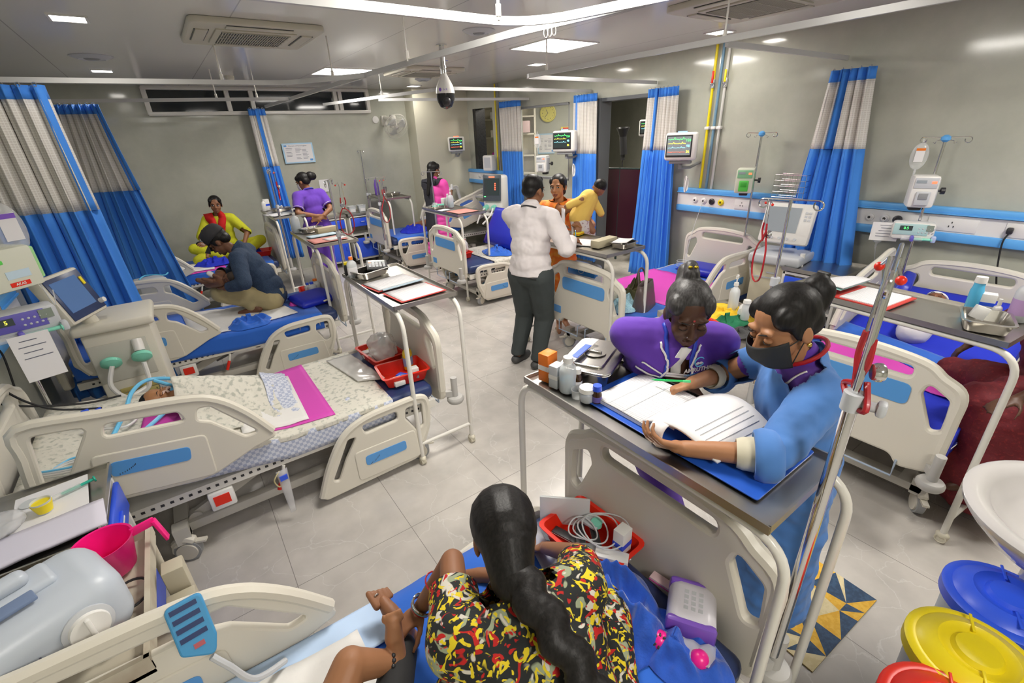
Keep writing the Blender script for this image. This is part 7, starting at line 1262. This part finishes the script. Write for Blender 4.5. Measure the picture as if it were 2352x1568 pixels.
g=G(); g.tube(cat([(-.70,2.95,.70),(-.60,2.9,.71),(-.50,2.88,.70),(-.45,2.98,.71),(-.55,3.05,.72),(-.64,2.98,.72)],8),.007,6); single('suction_tubing',g,tubew,'white tubing coiled left of the infant head','tube'); t=thing('breathing_filter','clear and blue breathing filter at the head of the infant bed','filter',(-.70,3.04,.745),.3); g=G(); g.cyl((-.07,0,0),(.02,0,0),.016); obj('chamber',g,clearp,t); g=G(); g.cyl((.02,0,0),(.05,0,0),.035); g.cyl((.05,0,0),(.10,0,.01),.012); obj('filter_disc',g,blue_p,t)
for i,(m,o) in enumerate(((tubew,0),(tubec,.02),(tubeb,.04))): g=G(); g.tube(cat([(-.85,2.60+o,.72),(-.70,2.56+o,.71),(-.62,2.60+o,.70),(-.72,2.66+o,.70),(-.84,2.60-o,.69),(-.74,2.53,.69),(-.66,2.58,.69)],8),.005,6); single('monitor_lead',g,m,('white','clear','light blue')[i]+' lead coiled at the near head corner of the infant bed','lead',group='leads on the infant bed')
for i,pts in enumerate((((-1.02,3.28,1.16),(-.95,3.2,.95),(-.80,3.1,.82),(-.62,3.16,.72)),((-1.06,3.35,1.05),(-.98,3.1,.80),(-.95,2.9,.6),(-.98,2.8,.4)),((-1.08,3.1,1.04),(-.95,3.2,.85),(-.72,3.3,.72),(-.55,3.34,.69)))): g=G(); g.tube(cat(pts,8),.006,6); single('power_cord',g,black,'black cord drooping from the pumps at the left edge','cord',group='black cords at the left edge')
t=thing('urine_bag','clear drainage bag with blue print hanging under the infant bed','bag',(.10,2.45,.37),.15); g=G(); g.grid(lambda u,v:((u-.5)*.06*(1-.5*v),-.004*math.sin(PI*u),-.30*v),6,10); obj('pouch',g,bagp,t,smooth=180,solid=.006); g=G(); g.box((0,-.006,-.05),(.04,.012,.03)); obj('valve',g,blue_p,t); g=G(); g.tube(cat([(-.01,0,0),(-.05,-.01,-.04),(-.03,0,-.10),(0,0,-.06)],6),.004,6); obj('tube',g,mat('tube_amber',(.55,.48,.25),.3),t)
# supplies on the other beds
for i,(x,y,r,h) in enumerate(((.98,5.04,.045,.11),(1.03,5.10,.05,.12),(.95,5.11,.035,.09))): bottle(('clear bottle at the front of the red tray behind the cushion','round clear bottle at the back of the red tray behind the cushion','small clear bottle at the left of the red tray behind the cushion')[i],(x,y,.56),r,h,milky,orange_p if i==1 else blue_p,flat=1,neck=.4)
t=thing('rubber_glove','cream rubber glove lying beside the cushion on the cap man bed','glove',(1.0,4.72,.55),.3); g=G(); hand_geo(g,V((-.06,0,.012)),V((1,0,0)),V((0,0,1)),1,(.15,.1,.1,.2),.9,.1,.12); g.cap((-.12,0,.012),(-.05,0,.012),.03,.024); body_obj('glove_shell',remesh(g,.005,1),[mat('latex_cream',(.72,.65,.46),.5)],t)
for i,(x,y,m,s) in enumerate(((.86,7.56,white_p,(.12,.05,.03)),(.92,7.60,lgrey,(.08,.10,.02)))): box('pale packet in the red tray of the farthest left bed',m,(x,y,.56),s,.4,name='packet',c='packet',group='packets in the farthest left red tray')
g=G(); g.ell((0,0,0),(.10,.15,.10)); me=remesh(g,.012,1,.5,.05,.08); o=body_obj('plastic_bag',me,[mat('bag_clear',(.8,.79,.77),.2,alpha=.55)],None); o.location=(3.0,5.40,.68); tag(o,'clear plastic bag standing in the red tray, centre back','bag')
t=thing('handbag','taupe leather handbag standing on the magenta-sheet bed','handbag',(3.24,2.52,.548),.35); lea=mat('leather_taupe',(.115,.085,.080),.42,bump=.1,bscale=120); g=G(); pr=[(.155,.0),(.160,.06),(.150,.16),(.140,.23)]; 
vs=[];fs=[];nn=24
for w_,z_ in pr:
    for i in range(nn): a=2*PI*i/nn; c_,s_=math.cos(a),math.sin(a); vs.append(V((w_*abs(c_)**.5*(1 if c_>0 else -1),(.075-.045*z_/.23)*abs(s_)**.5*(1 if s_>0 else -1),z_)))
for j in range(3):
    for i in range(nn): fs.append((j*nn+i,j*nn+(i+1)%nn,(j+1)*nn+(i+1)%nn,(j+1)*nn+i))
fs.append(tuple(range(nn-1,-1,-1))); g.add(vs,fs); obj('bag_body',g,lea,t,smooth=60,solid=.006); g=G(); g.tube(cat([(-.09,.03,.22),(-.07,.05,.32),(.0,.06,.35),(.07,.05,.32),(.09,.03,.22)],6),.008,8); obj('handle',g,lea,t)
heap('olive green cloth heaped behind the handbag',mat('cloth_olive',(.12,.115,.05),.9,bump=.2,bscale=12),(3.38,2.72,.55),.17,.15,.22,41,freq=6); heap('light blue crochet cloth beside the handbag',two('crochet_blue',(.33,.60,.72),(.50,.74,.82),90,.9,(.4,.6),.4),(3.06,2.60,.55),.14,.12,.15,42,freq=8); g=G(); g.box((0,0,.10),(.12,.16,.20),bev=.05,seg=3); single('pillow',g,two('cream_quilt',(.66,.62,.50),(.72,.68,.58),60,.9,(.4,.6),.5),'small cream quilted pillow standing behind the footboard','pillow',(3.02,2.74,.55),.3)
t=thing('nappy_pack','large blue and white pack standing behind the footboard of the magenta-sheet bed','pack',(2.98,3.02,.55),.15); g=G(); g.box((0,0,.18),(.14,.34,.36),bev=.05,seg=3); o=obj('film',g,mat('pack_film',(.70,.72,.76),.22),t); g=G(); g.box((-.005,0,.28),(.142,.335,.10),bev=.04); obj('blue_band',g,mat('pack_blue',(.03,.22,.62),.3),o); g=G(); g.tube([(-.074,.06*math.cos(a)*(1-a/9),.30+.05*math.sin(a)*(1-a/9)) for a in [.4*i for i in range(20)]],.003,6); obj('swirl',g,white_p,o); g=G(); g.box((-.04,-.02,.10),(.064,.25,.05),bev=.01); obj('maroon_band',g,mat('maroon',(.30,.02,.06),.4),o)
g=G(); g.tube(cat([(4.60+.07*math.cos(a)*(1+.2*math.sin(3*a)),3.06+.09*math.sin(a),.56+.004*a) for a in [.7*i for i in range(26)]],3),.003,6); g.tube(cat([(4.62,3.06,.58),(4.70,3.10,.78),(4.80,3.12,1.0),(4.88,3.11,1.22)],8),.003,6); single('oxygen_tubing',g,tubec,'tangled clear oxygen tubing at the head of the magenta-sheet bed','tubing')
t=thing('floor_basin','light blue plastic basin on the floor under the centre back bed','basin',(3.40,5.20,0)); g=G(); g.lathe([(.12,0),(.17,.11),(.19,.12),(.19,.125),(.165,.118),(.115,.006),(0,.006)],32); obj('bowl',g,mat('basin_cyan',(.10,.45,.68),.35),t)
for i,(x,m) in enumerate(((2.53,'left'),(2.70,'right'))):
    t=thing('desk_bin','small white plastic bin, %s of the two on the cabinet'%m,'bin',(x,8.30,.862),0,'bins on the cabinet'); g=basin_geo(.13,.12,.12,.8,.003,.02,.006); obj('bin',g,milky,t); g=G(); g.box((0,-.066,.05),(.08,.002,.05)); obj('tag',g,paper,t)
t=thing('suction_device','pale device with a magenta dot on a small trolley by the second blue curtain','device',(-.36,5.62,0),.25); g=G(); g.box((0,0,.78),(.24,.22,.20),bev=.02); o=obj('casing',g,lgrey,t); g=G(); g.ell((.05,-.112,.80),(.018,.003,.018)); obj('magenta_dot',g,pink_p,o); g=G(); g.box((0,0,.66),(.30,.28,.02)); [g.cyl((a*.13,c*.12,0),(a*.13,c*.12,.66),.011) for a in (-1,1) for c in (-1,1)]; obj('trolley',g,wpaint,t); g=G(); g.tube(cat([(-.08,0,.885),(-.02,.05,.90),(.06,.0,.90),(.12,-.05,.89),(.16,-.02,.90)],6),.006,6); obj('coiled_tube',g,cyan_p,t)
g=G(); g.lathe([(.06,0),(.055,.02),(0,.025)],20,T=frame((3.30,8.599,2.33),(0,-1,0))); single('junction_box',g,white_p,'small round white junction box on the back wall left of the fan','junction box')
# ---------------------------------------------------------------- front left trolley group
t=thing('equipment_trolley','stained cream trolley at the left holding the grey device and pink mug','trolley',(-.66,1.50,0)); tc=two('stained_cream',(.52,.48,.38),(.36,.28,.20),9,.55,(.5,.75),.1); g=G(); g.box((0,0,.76),(.58,.58,.02)); [g.box((s*.285,0,.79),(.015,.58,.05)) for s in (-1,1)]; [g.box((0,s*.285,.79),(.58,.015,.05)) for s in (-1,1)]; obj('top_shelf',g,tc,t); g=G(); g.box((0,0,.30),(.56,.56,.02)); obj('lower_shelf',g,tc,t)
for a in (-1,1):
    for c in (-1,1): g=G(); g.cyl((a*.27,c*.27,.03),(a*.27,c*.27,.76),.014); g.ell((a*.27,c*.27,.03),.03); obj('leg',g,tc,t)
t=thing('suction_machine','grey blue moulded machine with a dial and a red button at the lower left','medical device',(-.62,1.40,.785),.42); dv=mat('device_grey',(.50,.55,.62),.35); g=G(); g.box((0,0,.11),(.42,.27,.22),bev=.07,seg=5); o=obj('casing',g,dv,t); g=G(); g.box((-.04,.02,.225),(.30,.10,.03),bev=.014,seg=3); g.box((-.05,.02,.255),(.24,.05,.04),bev=.018,seg=3); hd=obj('carry_handle',g,dv,o); g=G(); g.box((-.04,-.04,.232),(.20,.05,.01),bev=.004); obj('handle_recess',g,mat('recess_blue',(.16,.22,.36),.5),hd); Tf=facing((.10,-.137,.12),(0,-1,.10)); g=G(); g.lathe([(.055,0),(.055,.006),(.045,.010)],28,T=Tf); dlr=obj('dial_ring',g,lgrey,o); g=G(); g.lathe([(.045,.005),(.042,.02),(0,.022)],28,T=Tf); g.box((0,0,.028),(.012,.075,.016),T=Tf,bev=.004); obj('dial',g,white_p,dlr); g=G(); g.lathe([(.018,0),(.016,.012),(0,.014)],18,T=facing((.14,-.135,.035),(0,-1,0))); obj('power_button',g,led_r if False else red_p,o); g=G(); g.lathe([(.038,0),(.036,.008),(.03,.004),(0,.004)],24,T=facing((-.13,-.137,.10),(0,-1,.1))); obj('gauge',g,purple_p,o); writing('lettering','JBEL',.045,facing((-.02,-.140,.11),(0,-1,.10)),ink,o)
t=thing('measuring_mug','bright pink plastic mug with a flat handle on the cream trolley','mug',(-.47,1.655,.785),-.1); pm=mat('mug_pink',(.88,.01,.22),.28); g=G(); g.lathe([(.055,0),(.060,.006),(.080,.115),(.083,.118),(.077,.116),(.056,.008),(0,.008)],36); obj('bowl',g,pm,t,smooth=60); g=G(); g.tube(fillet([(.072,.015,.108),(.135,.03,.112),(.150,.03,.03)],.02),[.013]*9,10,flat=.5) if False else g.bar((.072,.012,.108),(.135,.035,.110),.030,.010,bev=.003,up=(0,0,1)); g.bar((.132,.034,.113),(.150,.030,.025),.010,.028,bev=.003); obj('handle',g,pm,t)
g=G(); g.tube([(-.425+.05*math.cos(a),1.50+.06*math.sin(a),.792) for a in [2*PI*i/26 for i in range(26)]],.004,6,closed=True); single('rubber_ring',g,black,'thin black rubber ring lying below the pink mug','ring')
t=thing('trolley_post','cream square post with a black star knob beside the cream trolley','post',(-.315,1.50,0)); g=G(); g.box((0,.04,.40),(.06,.06,.80),bev=.004); g.box((0,-.05,.36),(.08,.10,.72),bev=.004); obj('post',g,mat('post_beige',(.46,.42,.32),.5),t); g=G(); g.cyl((.04,-.06,.68),(.08,-.06,.68),.008); [g.ell((.085,-.06+.018*math.cos(a),.68+.018*math.sin(a)),.012) for a in [2*PI*i/5 for i in range(5)]]; g.ell((.085,-.06,.68),(.012,.02,.02)); obj('star_knob',g,dark,t)
zc=.795
g=G(); g.grid(lambda u,v:((u-.5)*.42,(v-.5)*.17,.004+.008*abs(nz(u*3,v*3,4))),12,8); single('paper_sheet',g,mat('paper_lilac',(.66,.64,.74),.8),'folded pale paper lying along the steel cabinet at the left','paper',(-.72,1.97,zc),.12,solid=.012,smooth=180)
t=thing('medicine_cup','yellow-wrapped medicine cup on the steel cabinet at the left','cup',(-.70,2.145,zc),0); g=G(); g.lathe([(.022,0),(.032,.05),(.030,.05),(.020,.004),(0,.004)],24); obj('cup',g,milky,t); g=G(); g.lathe([(.0235,.004),(.0325,.042)],24); obj('yellow_wrap',g,yellow_p,t)
t=thing('syringe','syringe with a green plunger lying on the steel cabinet','syringe',(-.63,2.22,zc+.012),.35); g=G(); g.cyl((-.06,0,0),(.03,0,0),.009); obj('barrel',g,clearp,t); g=G(); g.cyl((-.03,0,0),(.075,0,0),.006); g.cyl((.073,0,0),(.078,0,0),.013); obj('plunger',g,mat('syringe_green',(.02,.42,.30),.35),t)
g=G(); g.lathe([(.028,0),(.03,.003),(0,.004)],24); single('cup_lid',g,milky,'round white lid behind the yellow medicine cup','lid',(-.76,2.24,zc)); g=G(); g.box((0,0,.001),(.22,.24,.002)); single('paper_sheet',g,paper,'white sheet under the green syringe on the steel cabinet','paper',(-.69,2.20,zc-.004),.1); g=G(); g.ell((0,0,0),(.10,.09,.03)); o=body_obj('plastic_wrap',remesh(g,.01,1,.5,.03,.06),[bagp],None); o.location=(-.84,2.10,zc+.03); tag(o,'crumpled clear wrap on the steel cabinet at the left','wrap')
# ---------------------------------------------------------------- front right: wash basin, bins, mat
cer=mat('ceramic',(.52,.50,.49),.12,coat=.4); t=thing('wash_basin','white ceramic wash basin at the right edge','wash basin',(2.07,-.17,0)); g=G(); g.lathe([(.045,.66),(.12,.675),(.22,.73),(.285,.80),(.310,.835),(.312,.85),(.300,.858),(.262,.855),(.235,.835),(.20,.78),(.12,.745),(.03,.735),(0,.735)],56,sx=1.05,sy=.95); obj('bowl',g,cer,t,smooth=60); g=G(); g.lathe([(.028,.737),(.026,.742),(.012,.740),(0,.738)],20); obj('drain',g,chrome,t); g=G(); g.lathe([(.11,0),(.085,.10),(.07,.35),(.075,.62),(.10,.68)],28); obj('pedestal',g,cer,t)
def bin_(label,x,y,m,body,hm,r=.155,h=.54):
    t=thing('waste_bin',label,'waste bin',(x,y,0),.35,'lidded waste bins'); g=G(); g.lathe([(r*.80,0),(r*.82,.01),(r*.97,h),(r*.94,h),(r*.8,.012),(0,.012)],36); obj('bucket',g,body,t); g=G(); g.lathe([(r*1.00,h-.03),(r*1.07,h-.025),(r*1.07,h+.012),(r*.98,h+.022),(r*.90,h+.020),(r*.80,h+.034),(r*.60,h+.046),(r*.52,h+.036),(r*.40,h+.036),(r*.34,h+.050),(0,h+.054)],40); l=obj('lid',g,m,t,smooth=50); g=G(); g.box((r*.66,0,h+.045),(r*.45,.008,.006),bev=.002); obj('lid_rib',g,m,l); g=G(); g.box((-r*.66,0,h+.045),(r*.45,.008,.006),bev=.002); obj('lid_rib',g,m,l)
    g=G(); g.tube(fillet([(-r*.95,-.05,h-.06),(-r*1.45,-.05,h-.055),(-r*1.45,.05,h-.055),(-r*.95,.05,h-.06)],.03),.010,8,flat=.6); obj('handle',g,hm,t); return t
bin_('waste bin with a royal blue lid under the wash basin',1.90,-.10,blue_p,mat('bin_frost',(.55,.62,.68),.4,alpha=.8),blue_p); bin_('waste bin with a bright yellow lid, middle of the three',1.585,-.085,yellow_p,mat('bin_frost',(.55,.62,.68),.4,alpha=.8),blue_p); bin_('waste bin with a red lid at the bottom edge',1.315,-.10,red_p,mat('bin_frost',(.55,.62,.68),.4,alpha=.8),yellow_p)
t=thing('floor_mat','worn mat with navy and yellow triangles on the floor by the bins','mat',(1.885,.455,0),-.06); g=G(); rn=random.Random(11); nx_,ny_=5,4
pt=[[(-.28+.56*i/nx_+(rn.uniform(-.05,.05) if 0<i<nx_ else 0),-.22+.44*j/ny_+(rn.uniform(-.05,.05) if 0<j<ny_ else 0),.0066) for i in range(nx_+1)] for j in range(ny_+1)]
for j in range(ny_):
    for i in range(nx_):
        q=[pt[j][i],pt[j][i+1],pt[j+1][i+1],pt[j+1][i]]; k=rn.random()<.5
        for tri in (((0,1,2),(0,2,3)) if k else ((0,1,3),(1,2,3))): g.add([q[a] for a in tri],[(0,1,2)],rn.choice((0,0,0,1,1,2)))
g.box((0,0,.003),(.56,.44,.006),3); obj('mat_surface',g,[two('mat_navy',(.016,.045,.10),(.03,.075,.15),60,.65,(.4,.6),.05),two('mat_yellow',(.66,.36,.02),(.75,.45,.05),50,.65,(.4,.6),.05),two('mat_cream',(.62,.52,.28),(.70,.60,.36),50,.65,(.4,.6),.05),mat('mat_edge',(.25,.18,.06),.8)],t,smooth=0)
